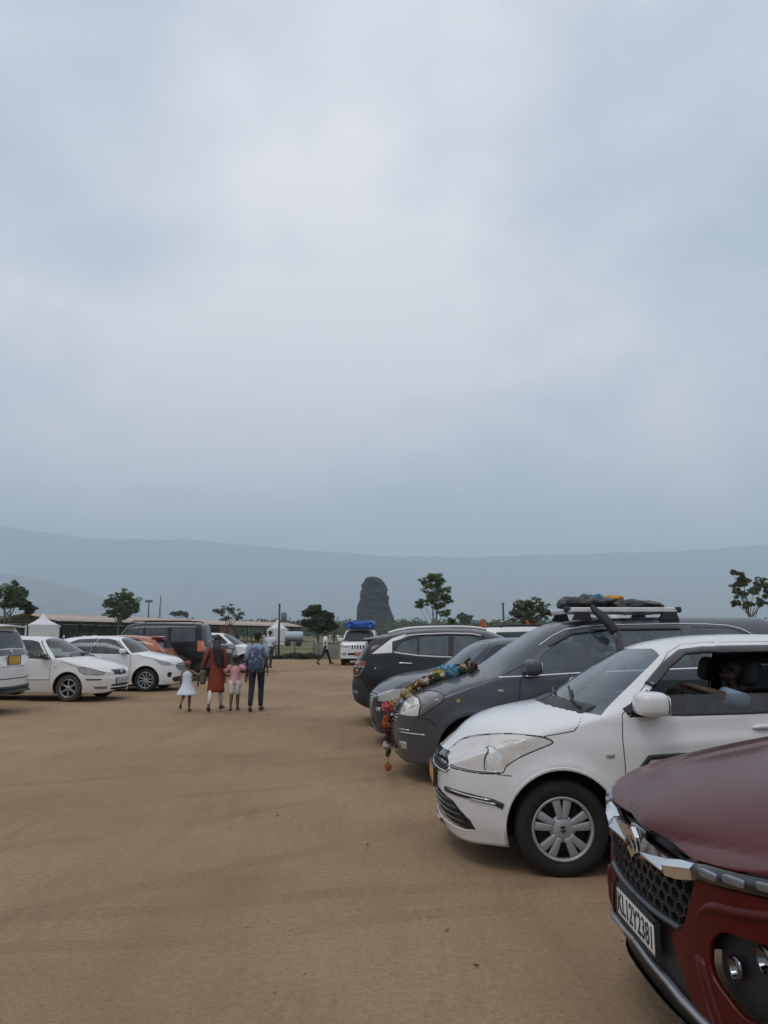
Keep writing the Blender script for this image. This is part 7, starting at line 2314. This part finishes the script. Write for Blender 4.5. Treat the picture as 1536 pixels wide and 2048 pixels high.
    # clothes
    for (kind_, m_, opt) in wear:
        mb = MB()
        if kind_ == 'shirt':
            hem = J['pelvis'].z + opt.get('hem', -0.10) * s
            zt = J['neckb'].z + 0.012 * s
            rows = []
            fl = opt.get('flare', 1.0)
            for i in range(15):
                t = i / 14
                z = hem + (zt - hem) * t
                zz = (z - J['pelvis'].z) / s
                rx = float(pchip([(-0.45, 0.165), (-0.1, 0.160), (0.05, 0.150), (0.16, 0.148), (0.30, 0.165), (0.40, 0.175), (0.46, 0.150), (0.50, 0.085), (0.53, 0.06)])(zz)) * s * b
                ry = float(pchip([(-0.45, 0.13), (-0.1, 0.122), (0.16, 0.112), (0.32, 0.122), (0.44, 0.105), (0.50, 0.066), (0.53, 0.055)])(zz)) * s
                if t < 0.5:
                    rx *= 1 + (fl - 1) * (1 - t * 2); ry *= 1 + (fl - 1) * (1 - t * 2)
                rows.append(ring((0, 0.005, z), rx, ry, 26, 0.05, opt.get('seed', 1.0), opt.get('pleat', 0) if t < 0.35 else 0))
            mb.loft(rows, caps=True)
            fr = opt.get('sleeve', 0.75)
            for sd in 'lr':
                S_, E_, W_ = J['sh' + sd], J['el' + sd], J['wr' + sd]
                pts = [S_ + (S_ - E_).normalized() * -0.01 + Vector((0, 0, 0.02 * s)) - Vector((S_.x * 0.3, 0, 0))]
                rr = [0.066 * s]
                if fr <= 1:
                    for t in (0.15, 0.5, 1.0):
                        pts.append(S_.lerp(E_, t * fr)); rr.append((0.064 - 0.008 * t) * s * opt.get('loose', 1.0))
                else:
                    for t in (0.15, 0.6, 1.0):
                        pts.append(S_.lerp(E_, t)); rr.append((0.062 - 0.012 * t) * s)
                    pts.append(E_.lerp(W_, fr - 1)); rr.append(0.046 * s)
                mb.tube(pts, rr, 14)
            nm = 'shirt'
        elif kind_ == 'dress':
            hem = J['pelvis'].z + opt.get('hem', -0.4) * s
            zt = J['neckb'].z + 0.0 * s
            rows = []
            for i in range(19):
                t = i / 18
                z = hem + (zt - hem) * t
                zz = (z - J['pelvis'].z) / s
                rx = float(pchip([(-0.45, opt.get('w', 0.30)), (0.10, 0.175), (0.2, 0.17), (0.36, 0.19), (0.45, 0.15), (0.50, 0.09)])(zz)) * s
                ry = float(pchip([(-0.45, opt.get('w', 0.30) * 0.85), (0.10, 0.115), (0.2, 0.11), (0.36, 0.115), (0.45, 0.09), (0.50, 0.06)])(zz)) * s
                rows.append(ring((0, 0.0, z), rx, ry, 44, 0.03, 3.0, 11 if zz < 0.08 else 0))
            mb.loft(rows, caps=True)
            nm = 'dress'
        elif kind_ in ('trousers', 'shorts'):
            to = opt.get('to', 1.0)
            rows = [ring((0, 0.0, J['pelvis'].z + dz * s), rx * s * b, ry * s, 22) for dz, rx, ry in ((-0.07, 0.150, 0.118), (0.0, 0.152, 0.118), (0.07, 0.140, 0.108))]
            mb.loft(rows, caps=True)
            lo = opt.get('loose', 1.0)
            for sd in 'lr':
                H_, K_, A_ = J['hip' + sd], J['knee' + sd], J['ankle' + sd]
                path = [H_ + Vector((0, 0, 0.05 * s)), H_.lerp(K_, 0.3), H_.lerp(K_, 0.7), K_, K_.lerp(A_, 0.3), K_.lerp(A_, 0.7), K_.lerp(A_, 0.98)]
                rr = [0.092, 0.090, 0.076, 0.066, 0.064, 0.056, 0.050]
                n_ = {1.0: 7, 0.5: 4, 0.45: 3}.get(to, 7)
                mb.tube(path[:n_], [r_ * s * lo for r_ in rr[:n_]], 16)
            nm = kind_
        elif kind_ == 'shoes':
            for sd in 'lr':
                A_, H_, T_ = J['ankle' + sd], J['heel' + sd], J['toe' + sd]
                m2 = MB()
                u_ = (T_ - H_).normalized()
                m2.tube([H_ - u_ * 0.028 * s, H_ + u_ * 0.03 * s, H_.lerp(T_, 0.55) , T_ , T_ + u_ * 0.038 * s], [(0.030 * s, 0.030 * s), (0.042 * s, 0.046 * s), (0.046 * s, 0.040 * s), (0.045 * s, 0.028 * s), (0.025 * s, 0.016 * s)], 14, up=(0, 0, 1))
                m2.build('shoe', m_, root)
            continue
        elif kind_ == 'hair':
            hd = J['head']
            k = s * hk
            mb.sell((hd.x, hd.y - 0.018 * k, hd.z + 0.028 * k), (0.094 * k, 0.106 * k, 0.100 * k), 0.92, 0, 22, 14, fn=lambda v: (v.x * (1 + 0.05 * mnoise.noise(v * 60)), v.y if v.y < 0.5 else v.y, v.z) if v.y < 0.04 * k or v.z > 0.02 * k else (v.x, 0.045 * k, max(v.z, 0.012 * k)))
            if opt.get('nape', True):
                mb.sell((hd.x, hd.y - 0.062 * k, hd.z - 0.035 * k), (0.070 * k, 0.045 * k, 0.060 * k), 0.9, 0, 16, 10)
            ln = opt.get('long', 0)
            if ln:
                rows = []
                for i in range(14):
                    t = i / 13
                    z = hd.z + 0.01 * k - ln * s * t
                    w = float(pchip([(0, 0.085), (0.2, 0.095), (0.55, 0.115), (0.85, 0.085), (1, 0.03)])(t)) * s
                    rows.append(ring((opt.get('dx', 0.0) * t * s, hd.y - (0.075 + 0.085 * min(1, t * 3) - 0.02 * t) * s, z), w, 0.042 * s * (1 - 0.45 * t), 18, 0.12, 2.0))
                mb.loft(rows)
            nm = 'hair'
        elif kind_ == 'sock':
            for sd in 'lr':
                mb.tube([J['knee' + sd], J['knee' + sd].lerp(J['ankle' + sd], 0.5), J['ankle' + sd]], [0.056 * s, 0.054 * s, 0.040 * s], 12)
            nm = 'leggings'
        elif kind_ == 'bow':
            hd = J['head']
            for dx, dz, r_ in ((0.05, 0.115, 0.05), (-0.005, 0.125, 0.045), (0.02, 0.10, 0.05), (0.085, 0.10, 0.04), (0.03, 0.145, 0.035)):
                mb.sell((hd.x + dx * s, hd.y - 0.035 * s, hd.z + dz * s), (r_ * s, r_ * s * 0.9, r_ * s * 0.8), 1.0, 0, 14, 8, fn=lambda v: v * (1 + 0.25 * mnoise.noise(v * 70)))
            rr_ = [(hd.x + 0.100 * s * math.cos(a), hd.y - 0.01 * s + 0.112 * s * math.sin(a), hd.z + (0.02 + 0.04 * math.sin(a)) * s) for a in np.linspace(0, 2 * math.pi, 25)]
            mb.tube(rr_, 0.012 * s, 8, caps=False)
            nm = 'hair_bow'
        mb.build(nm, m_, root)
    root['j'] = 0
    del root['j']
    return root, J


M_HAIR = mat('black hair', (0.010, 0.009, 0.009), 0.45, var=0.4, vscale=40, bump=0.4, bscale=160)
M_NAVY = mat('navy jeans', (0.014, 0.020, 0.035), 0.85, var=0.35, vscale=14, bump=0.2, bscale=120)
M_LBLUE = mat('pale blue shirt', (0.25, 0.33, 0.43), 0.85, var=0.14, vscale=9, bump=0.2, bscale=60)
M_RUST = mat('rust red tunic', (0.20, 0.032, 0.012), 0.85, var=0.30, vscale=12, bump=0.2, bscale=80)
M_PINK = mat('pink shirt', (0.62, 0.33, 0.36), 0.85, var=0.15, vscale=14)
M_WHITEC = mat('white cotton', (0.70, 0.70, 0.72), 0.9, var=0.06, vscale=10)
M_SKYW = mat('pale blue white cotton', (0.60, 0.66, 0.74), 0.9, var=0.06, vscale=10)
M_OFFW = mat('off-white cotton', (0.58, 0.55, 0.52), 0.9, var=0.10, vscale=10)
M_SHOE = mat('brown sandals', (0.045, 0.030, 0.022), 0.7, var=0.3)
M_DKTR = mat('dark olive trousers', (0.022, 0.026, 0.022), 0.85, var=0.3)

FY = 16.1
person('person', 'girl in a white dress with a red hair bow, leftmost of the walking family', (-4.03, FY, 0), rad(2), 0.95,
       [('dress', M_SKYW, dict(hem=-0.36, w=0.42)), ('hair', mat('thin brown hair', (0.10, 0.055, 0.035), 0.6), dict(nape=False)), ('bow', mat('red flower bow', (0.42, 0.035, 0.02), 0.8, var=0.3, vscale=40), {}), ('shoes', M_SHOE, {})],
       legs=((-16, 52), (6, 6)), hands=(None, (-3.80, FY, 0.60)), build=1.05, group='family walking away', skinc=(0.155, 0.085, 0.055), child=True)
person('person', 'woman in a rust red tunic with long black hair walking with the children', (-3.44, FY, 0), rad(-2), 1.47,
       [('shirt', M_RUST, dict(hem=-0.53, sleeve=1.25, flare=1.22, seed=4.0, loose=1.05)), ('sock', M_OFFW, {}), ('hair', M_HAIR, dict(long=0.66, dx=0.10)), ('shoes', M_SHOE, {})],
       legs=((-6, 26), (14, 6)), hands=((-3.79, FY - 0.02, 0.615), (-3.27, FY, 0.655)), build=1.02, group='family walking away', skinc=(0.14, 0.075, 0.048))
person('person', 'boy in a pink shirt and off-white shorts between the woman and the man', (-3.06, FY + 0.05, 0), rad(0), 1.05,
       [('shirt', M_PINK, dict(hem=-0.10, sleeve=0.95, flare=1.12, seed=2.0, loose=1.35)), ('shorts', M_OFFW, dict(to=0.5, loose=1.25)), ('hair', M_HAIR, {}), ('shoes', M_SHOE, {})],
       legs=((-5, 12), (4, 4)), hands=((-3.26, FY, 0.64), (-2.80, FY, 0.70)), build=1.08, group='family walking away', skinc=(0.12, 0.062, 0.040), child=True)
man, JM = person('person', 'man in a pale blue shirt and navy jeans carrying a flowered backpack', (-2.61, FY, 0), rad(-3), 1.56,
                 [('shirt', M_LBLUE, dict(hem=-0.12, sleeve=0.92, flare=1.05, seed=7.0, loose=1.25)), ('trousers', M_NAVY, dict(loose=1.0)), ('hair', M_HAIR, {}), ('shoes', M_SHOE, {})],
                 legs=((-7, 10), (5, 6)), hands=((-2.83, FY - 0.02, 0.70), None), build=1.06, group='family walking away', skinc=(0.10, 0.052, 0.034))
person('person', 'man in a loose white shirt and dark trousers walking near the white boxy SUV', (-3.02, 40.2, 0), rad(-75), 1.68,
       [('shirt', M_WHITEC, dict(hem=-0.14, sleeve=0.95, flare=1.1, loose=1.4)), ('trousers', M_DKTR, dict(loose=1.1)), ('hair', M_HAIR, {}), ('shoes', M_SHOE, {})],
       legs=((24, 6), (-20, 22)), group=None, skinc=(0.09, 0.047, 0.03))
person('person', 'person in a pale shirt far behind the man with the backpack', (-5.32, 36.4, 0), rad(-10), 1.64,
       [('shirt', M_SKYW, dict(hem=-0.12, sleeve=0.9, loose=1.2)), ('trousers', M_DKTR, dict(loose=1.1)), ('hair', M_HAIR, {}), ('shoes', M_SHOE, {})],
       legs=((4, 4), (-6, 12)), skinc=(0.09, 0.047, 0.03))

# passenger in the white sedan: front seat, arm stretched forward, hand hanging
SX, SY = 0.378, 5.24 - 0.02
person('person', 'passenger in a pale blue shirt inside the white sedan, arm stretched forward', (SX + 2.20, SY + 0.56, 0), rad(90), 1.60,
       [('shirt', M_LBLUE, dict(hem=-0.05, sleeve=0.8, loose=1.25)), ('trousers', M_DKTR, dict(loose=1.1)), ('hair', M_HAIR, {}), ('shoes', M_SHOE, {})],
       legs=((78, 70), (74, 66)), hands=((SX + 1.76, SY + 0.40, 1.20), (SX + 1.88, SY + 0.62, 0.80)), sit=0.62, skinc=(0.075, 0.040, 0.027))


def far_crowd():
    base = []
    for i, (sc, tr) in enumerate(((M_WHITEC, M_DKTR), (mat('ochre cloth', (0.42, 0.27, 0.07), 0.85), M_NAVY), (M_OFFW, M_OFFW), (mat('dull maroon cloth', (0.10, 0.025, 0.025), 0.85), M_DKTR), (M_NAVY, M_DKTR))):
        base.append((sc, tr))
    spots = [(44, 84, 0), (60, 88, 2), (128, 92, 0), (150, 95, 3), (168, 92, 1), (176, 96, 4), (186, 90, 2), (192, 91, 0), (198, 97, 4), (206, 100, 3), (474, 70, 4), (528, 90, 2), (205, 88, 4), (160, 99, 4), (140, 98, 4), (660, 120, 2), (668, 122, 3), (676, 118, 0), (760, 150, 4), (770, 152, 0)]
    protos = {}
    spots.sort()
    place_ = {}
    look_ = ['in white', 'in ochre', 'in off-white', 'in maroon', 'in dark clothes']
    ords = ['first', 'second', 'third', 'fourth', 'fifth', 'sixth', 'seventh', 'eighth', 'ninth', 'tenth', 'eleventh', 'twelfth', 'thirteenth', 'fourteenth', 'fifteenth', 'sixteenth', 'seventeenth', 'eighteenth', 'nineteenth', 'twentieth']
    for i, (u, Y, k) in enumerate(spots):
        loc = (ray_xy(u, Y), Y, 0)
        rz = rng.uniform(-3, 3)
        lab = 'tiny far figure %s, %s from the left among the distant crowd' % (look_[k], ords[i])
        if k not in protos:
            protos[k], _ = person('person', lab, loc, rz, 1.62, [('shirt', base[k][0], dict(hem=-0.15, sleeve=0.9, loose=1.2)), ('trousers', base[k][1], {}), ('hair', M_HAIR, {})], legs=((5, 4), (-5, 8)), group='people in the far crowd', skinc=(0.09, 0.047, 0.03))
            continue
        r = protos[k].copy()
        C.objects.link(r)
        r.location = loc
        r.rotation_euler = (0, 0, rz)
        r['label'] = lab
        for ch in protos[k].children:
            c_ = ch.copy()
            C.objects.link(c_)
            c_.parent = r


far_crowd()

# ------------------------------------------------------------------ small things
def backpack():
    root = empty('backpack', (-2.60, FY - 0.215, 0.80), rad(-3))
    tag(root, 'navy backpack with pink and white flowers on the back of the man', 'backpack')
    m, nt, p = new_mat('flowered canvas')
    tc = nt.nodes.new('ShaderNodeTexCoord')
    vo = nt.nodes.new('ShaderNodeTexVoronoi')
    vo.inputs['Scale'].default_value = 15.0
    nt.links.new(tc.outputs['Object'], vo.inputs['Vector'])
    fl = _ramp(nt, vo.outputs['Distance'], [(0.26, 1.0), (0.42, 0.0)])
    pick = _ramp(nt, vo.outputs['Color'], [(0.45, 0.0), (0.55, 1.0)])
    mu = nt.nodes.new('ShaderNodeMath'); mu.operation = 'MULTIPLY'
    nt.links.new(fl, mu.inputs[0]); nt.links.new(pick, mu.inputs[1])
    petal = _mixc(nt, _noise(nt, 30), (0.40, 0.13, 0.16), (0.52, 0.45, 0.47))
    ground = _mixc(nt, _noise(nt, 18), (0.020, 0.035, 0.075), (0.07, 0.11, 0.17))
    nt.links.new(_mixc(nt, mu.outputs[0], ground, petal), p.inputs['Base Color'])
    p.inputs['Roughness'].default_value = 0.8
    def sag(v):
        return (v.x * (1.0 + 0.10 * (v.z < 0) * abs(v.z) / 0.2), v.y * (1.15 if v.z < 0 else 1.0 - 0.8 * max(0, v.z) ), v.z)
    MB().sell((0, 0, 0.22), (0.150, 0.085, 0.235), 0.55, 0, 28, 18, fn=sag).build('bag', m, root)
    MB().sell((0, -0.075, 0.13), (0.115, 0.045, 0.105), 0.5, 0, 24, 12).build('pocket', m, root)
    MB().tube([(-0.03, -0.01, 0.455), (-0.02, -0.03, 0.49), (0.02, -0.03, 0.49), (0.03, -0.01, 0.455)], 0.009, 8).build('grab_loop', M_NAVY, root)
    for x in (-1, 1):
        MB().tube(smooth_pts([(x * 0.10, 0.05, 0.40), (x * 0.115, 0.14, 0.47), (x * 0.12, 0.24, 0.44), (x * 0.13, 0.30, 0.28), (x * 0.15, 0.20, 0.10), (x * 0.13, 0.06, 0.03)], 5), [(0.022, 0.007)] * 26, 8).build('shoulder_strap', M_NAVY, root)


backpack()


def handbag():
    root = empty('handbag', (-3.70, FY - 0.04, 0.53))
    tag(root, 'olive handbag hanging at the side of the woman in rust red', 'bag')
    MB().sell((0, 0, 0.15), (0.055, 0.10, 0.15), 0.5, 0, 20, 14).build('bag', mat('olive bag cloth', (0.10, 0.095, 0.065), 0.85, var=0.3), root)
    MB().tube(smooth_pts([(0, -0.06, 0.28), (0.05, -0.06, 0.5), (0.14, -0.02, 0.66), (0.08, 0.05, 0.5), (0, 0.06, 0.28)], 6), 0.010, 6).build('strap', M_DKTR, root)


handbag()


# -- flowers strung over the bonnet of the grey people carrier
def garland():
    c = CARS['grey_mpv']
    base = Vector(c.root.location) + c.off
    root = empty('flower_garland', (base.x + 0.05, base.y, 0.75))
    tag(root, 'garland of blue, yellow, maroon and white flowers over the bonnet of the grey people carrier', 'garland')
    cols = {'blue': (0.13, 0.34, 0.50), 'yellow': (0.42, 0.29, 0.06), 'maroon': (0.085, 0.018, 0.014), 'white': (0.52, 0.47, 0.38), 'pink': (0.50, 0.10, 0.10), 'orange': (0.44, 0.11, 0.02), 'green': (0.05, 0.07, 0.03), 'cream': (0.46, 0.40, 0.24)}
    protos = {}
    R_ = random.Random(5)

    def flower(p, col, r):
        if col not in protos:
            mb = MB()
            Q = random.Random(len(protos))
            # a ball of crumpled petals
            for k in range(46):
                d = Vector((Q.gauss(0, 1), Q.gauss(0, 1), Q.gauss(0, 1))).normalized()
                a = d.orthogonal().normalized(); a = Matrix.Rotation(Q.uniform(0, 6.3), 3, d) @ a
                b_ = d.cross(a)
                o = d * 0.62
                w = Q.uniform(0.30, 0.50)
                mb.add([o - a * w * 0.4, o + d * 0.25 - a * w - b_ * 0.1, o + d * 0.42 + b_ * 0.22, o + d * 0.25 + a * w - b_ * 0.1, o + a * w * 0.4], [(0, 1, 2, 3, 4)], 0, False)
            mb.sell((0, 0, 0), (0.66, 0.66, 0.66), 1.0, 0, 12, 8)
            protos[col] = mb.mesh('flower', mat(col + ' petals', cols[col], 0.8, var=0.35, vscale=3))
        o = bpy.data.objects.new('flower', protos[col])
        C.objects.link(o)
        o.parent = root
        o.location = Vector(p) - Vector(root.location)
        o.scale = (r, r, r * R_.uniform(0.8, 1.0))
        o.rotation_euler = (R_.uniform(0, 6), R_.uniform(0, 6), R_.uniform(0, 6))

    def on_bonnet(x, y, lift):
        h = c.b.hit((x, -abs(y)), 'top')
        return Vector((base.x + h[0].x, base.y + y, h[0].z + lift))
    # x along the car from the nose, y across (negative = near side)
    seq = [(0.16, 'yellow', .050), (0.20, 'white', .050), (0.25, 'yellow', .055), (0.29, 'maroon', .055), (0.33, 'maroon', .050), (0.35, 'yellow', .05), (0.40, 'maroon', .055), (0.43, 'white', .055), (0.47, 'white', .05), (0.48, 'maroon', .05), (0.54, 'yellow', .062), (0.59, 'cream', .055), (0.63, 'yellow', .058), (0.69, 'cream', .055), (0.72, 'white', .05), (0.80, 'maroon', .05), (0.84, 'cream', .055), (0.89, 'maroon', .055), (0.93, 'green', .05)]
    prev = []
    for x, col, r in seq:
        y = -0.16 + 0.10 * (x - 0.16) + R_.uniform(-.04, .04)
        p = on_bonnet(x, y, r * 0.7)
        prev.append(p)
        flower(p, col, r * 1.15)
        flower(p + Vector((R_.uniform(-.05, .05), R_.uniform(-.10, -.04), R_.uniform(-.01, .01))), R_.choice(['maroon', 'cream', 'yellow', 'green', 'white']), r * R_.uniform(0.5, 0.9))
        flower(p + Vector((R_.uniform(-.04, .04), R_.uniform(0.04, .10), R_.uniform(0.0, .03))), R_.choice(['maroon', 'white', 'yellow', col, 'green']), r * R_.uniform(0.6, 0.9))
    for x, y, col, r in ((0.62, -0.02, 'blue', .085), (0.70, -0.22, 'blue', .085), (0.56, 0.02, 'yellow', .07), (0.80, 0.02, 'maroon', .06), (0.87, 0.04, 'yellow', .06), (0.60, 0.08, 'cream', .05), (0.95, -0.20, 'maroon', .05), (0.90, -0.30, 'green', .045)):
        flower(on_bonnet(x, y, r * 0.8), col, r)
    # over the nose and hanging down in front
    nx = base.x + c.b.hit((-0.15, 0.60), 'front')[0].x + 0.055
    hang = [(-0.00, 0.80, 'white', .05), (-0.03, 0.77, 'yellow', .045), (-0.09, 0.735, 'pink', .075), (-0.10, 0.62, 'orange', .045), (-0.06, 0.60, 'maroon', .045), (-0.115, 0.555, 'orange', .05), (-0.08, 0.545, 'yellow', .04), (-0.085, 0.49, 'maroon', .042), (-0.08, 0.445, 'maroon', .04), (-0.09, 0.40, 'maroon', .04), (-0.08, 0.36, 'green', .038), (-0.10, 0.315, 'white', .05), (-0.08, 0.255, 'green', .038), (-0.085, 0.225, 'green', .035), (-0.085, 0.085, 'orange', .045)]
    pts = []
    for dx, z, col, r in hang:
        p = Vector((nx + dx, base.y - 0.17, z))
        pts.append(p)
        flower(p, col, r)
    line = prev[::-1] + [Vector((nx - 0.085, base.y - 0.17, z)) for z in (0.74, 0.5, 0.3, 0.08)]
    MB().tube([p - Vector(root.location) for p in line], 0.006, 6).build('string', mat('garland string', (0.35, 0.32, 0.28), 0.8), root)


garland()


def cloth_bundle(name, label, cat, loc, rz, r, m, seed, e=0.6, amp=0.16, parts=()):
    root = empty(name, loc, rz)
    tag(root, label, cat)
    def crump(v):
        n = 1.3 * mnoise.fractal(Vector((v.x * 3.4 / r[0], v.y * 2.2 / r[1], v.z * 0.8 / r[2] + seed)), 0.8, 2.0, 5)
        k = 1 + amp * n
        return (v.x * (1 + amp * 0.3 * n), v.y * (1 + amp * 0.3 * n), v.z * k if v.z > 0 else v.z * 0.95)
    MB().sell((0, 0, r[2]), r, e, 0, 56, 28, fn=crump).build('cover', m, root)
    for nm, mb, mm in parts:
        mb.build(nm, mm, root)
    return root


def roof_loads():
    c = CARS['grey_mpv']
    bx, by = c.root.location.x + c.off.x, c.root.location.y
    MBAG = mat('black tarpaulin', (0.020, 0.022, 0.020), 0.45, var=0.5, vscale=5, bump=0.7, bscale=9)
    cloth_bundle('tarpaulin_bundle', 'domed black tarpaulin bundle at the front of the roof carrier', 'luggage', (bx + 2.27, by - 0.05, 1.805), 0, (0.30, 0.44, 0.092), MBAG, 1.0, 0.95, 0.35)
    cloth_bundle('tarpaulin_bundle', 'flat dark luggage cover along the rear of the roof carrier', 'luggage', (bx + 2.78, by + 0.02, 1.805), 0, (0.38, 0.44, 0.066), MBAG, 6.0, 0.85, 0.4)
    cloth_bundle('yellow_bag', 'small yellow bag on top of the roof luggage', 'bag', (bx + 2.58, by - 0.05, 1.925), 0.3, (0.13, 0.14, 0.035), mat('yellow bag cloth', (0.46, 0.25, 0.03), 0.8, var=0.3, vscale=12), 3.0, 0.8, 0.3)
    cloth_bundle('blue_bag', 'small blue cloth bundle beside the yellow bag on the roof', 'bag', (bx + 2.36, by - 0.28, 1.935), 0.3, (0.06, 0.07, 0.030), mat('blue bag cloth', (0.06, 0.22, 0.38), 0.8, var=0.3, vscale=12), 4.0, 0.8, 0.3)
    # the black umbrella tied to the rail, hanging over the window
    root = empty('folded_umbrella', (bx + 2.33, by - 0.60, 1.50))
    tag(root, 'folded black and yellow umbrella hanging from the roof carrier over the window', 'umbrella')
    pts = [(-0.13, -0.02, 0.355), (-0.10, -0.06, 0.30), (-0.05, -0.15, 0.23), (0.0, -0.21, 0.15), (0.05, -0.24, 0.07)]
    MB().tube(smooth_pts(pts, 5), [0.022 + 0.030 * min(1, i / 10) for i in range(21)], 10).build('canopy', mat('black umbrella cloth', (0.012, 0.012, 0.013), 0.6, var=0.3), root)
    MB().tube(smooth_pts([(p[0] + 0.036, p[1] - 0.012, p[2] + 0.012) for p in pts[1:]], 5), 0.006, 6).build('trim', mat('umbrella yellow', (0.30, 0.22, 0.03), 0.7), root)
    # white SUV behind: red, black and white luggage
    c2 = CARS['white_van']
    b2 = Vector(c2.root.location) - c2.off
    for i, (x, z, r, col, nm, lab) in enumerate(((1.95, 1.73, (0.34, 0.4, 0.09), (0.025, 0.024, 0.026), 'luggage_bag', 'dark bag on the roof of the white SUV behind'), (1.40, 1.70, (0.20, 0.4, 0.10), (0.03, 0.035, 0.06), 'luggage_bag', 'navy bag on the roof of the white SUV behind'), (1.55, 1.76, (0.13, 0.3, 0.11), (0.55, 0.57, 0.60), 'luggage_bag', 'white bundle on the roof of the white SUV behind'), (1.68, 1.71, (0.13, 0.36, 0.035), (0.35, 0.05, 0.03), 'luggage_bag', 'red cloth under the bundles on the roof of the white SUV'))):
        cloth_bundle(nm, lab, 'luggage', (b2.x - x, b2.y - 0.2, z), 0, r, mat('luggage %d' % i, col, 0.75, var=0.2), i + 2.0, 0.6, 0.2)
    # blue tarpaulin on the boxy SUV
    t = CARS['white_taxi']
    T = Matrix.Translation(t.root.location) @ Matrix.Rotation(t.root.rotation_euler.z, 4, 'Z')
    p = T @ Vector((0.35, 0, 1.82))
    MT = mat('blue tarpaulin', (0.018, 0.085, 0.42), 0.35, var=0.35, vscale=6, bump=0.8, bscale=5)
    cloth_bundle('blue_tarpaulin', 'blue tarpaulin bundle roped on the roof of the white boxy SUV', 'luggage', p, t.root.rotation_euler.z, (1.0, 0.70, 0.175), MT, 9.0, 0.42, 0.6,
                 parts=[('rope', MB().tube([(x, y, 0.345 if abs(y) < 0.6 else 0.02) for y in np.linspace(-0.68, 0.68, 17)], 0.012, 6), M_STEEL) for x in (-0.6, 0.0, 0.6)])


roof_loads()


def litter():
    """pebbles, clods and dry leaves strewn over the earth: nobody could count them"""
    R_ = random.Random(77)
    mb = MB()
    for i in range(1500):
        Y = 2.2 + 24 * R_.random() ** 1.5
        x = R_.uniform(-0.62, 0.62) * Y
        r = R_.uniform(0.002, 0.006) * (1 + 0.02 * Y) * (1.8 if R_.random() < 0.03 else 1)
        n = 6
        vs_ = []
        for z, k in ((0.0, 0.9), (0.45, 1.0), (0.8, 0.55)):
            for q in range(n):
                a = 2 * math.pi * q / n
                rr = r * k * R_.uniform(0.75, 1.2)
                vs_.append((x + rr * math.cos(a), Y + rr * math.sin(a), z * r - 0.003))
        fs = [(j * n + q, j * n + (q + 1) % n, (j + 1) * n + (q + 1) % n, (j + 1) * n + q) for j in range(2) for q in range(n)] + [tuple(2 * n + q for q in range(n))]
        mb.add(vs_, fs, 0, False)
    o = mb.build('pebbles', mat('pebble', (0.20, 0.14, 0.095), 0.95, var=0.45, vscale=1.3))
    kind(o, 'stuff')
    o['label'] = 'small pebbles and clods strewn over the sandy earth'
    for i, (u, v, lab) in enumerate(((895, 1864, 'dry brown leaf on the earth left of the red SUV'), (953, 1935, 'curled dark leaf lying below the other leaf near the red SUV'), (538, 1430, 'brown leaf on the ground behind the man with the backpack'), (735, 1692, 'dark clod of earth in the middle of the lane'))):
        k = (v - 1024) / 1538
        P_ = math.atan(244 / 1538)
        dy, dz = math.cos(P_) + k * math.sin(P_), math.sin(P_) - k * math.cos(P_)
        t = -1.55 / dz
        x, y = (u - 768) / 1538 * t, dy * t
        root = empty('fallen_leaf', (x, y, 0.004), R_.uniform(0, 6))
        tag(root, lab, 'leaf' if i < 3 else 'clod')
        if i == 3:
            root.name = 'earth_clod'
        sz = (0.012, 0.014, 0.04, 0.016)[i]
        rows = []
        for j in range(9):
            t_ = j / 8
            w = math.sin(math.pi * min(0.98, max(0.03, t_))) ** 0.8 * sz * 0.5
            up = 0.006 + 0.010 * (t_ - 0.5) ** 2 * 4 * sz / 0.03
            rows.append([(-w, (t_ - 0.5) * 2 * sz, up + 0.35 * w), (0, (t_ - 0.5) * 2 * sz, up), (w, (t_ - 0.5) * 2 * sz, up + 0.45 * w), (0, (t_ - 0.5) * 2 * sz, up - 0.002)])
        MB().loft(rows).build('blade', mat('dry leaf', (0.075, 0.035, 0.018), 0.85, var=0.4, vscale=20), root)
        MB().tube([(0, -sz * 1.5, 0.004), (0, -sz, 0.014 * sz / 0.03)], 0.0015, 5).build('stalk', M_BARK, root)


litter()
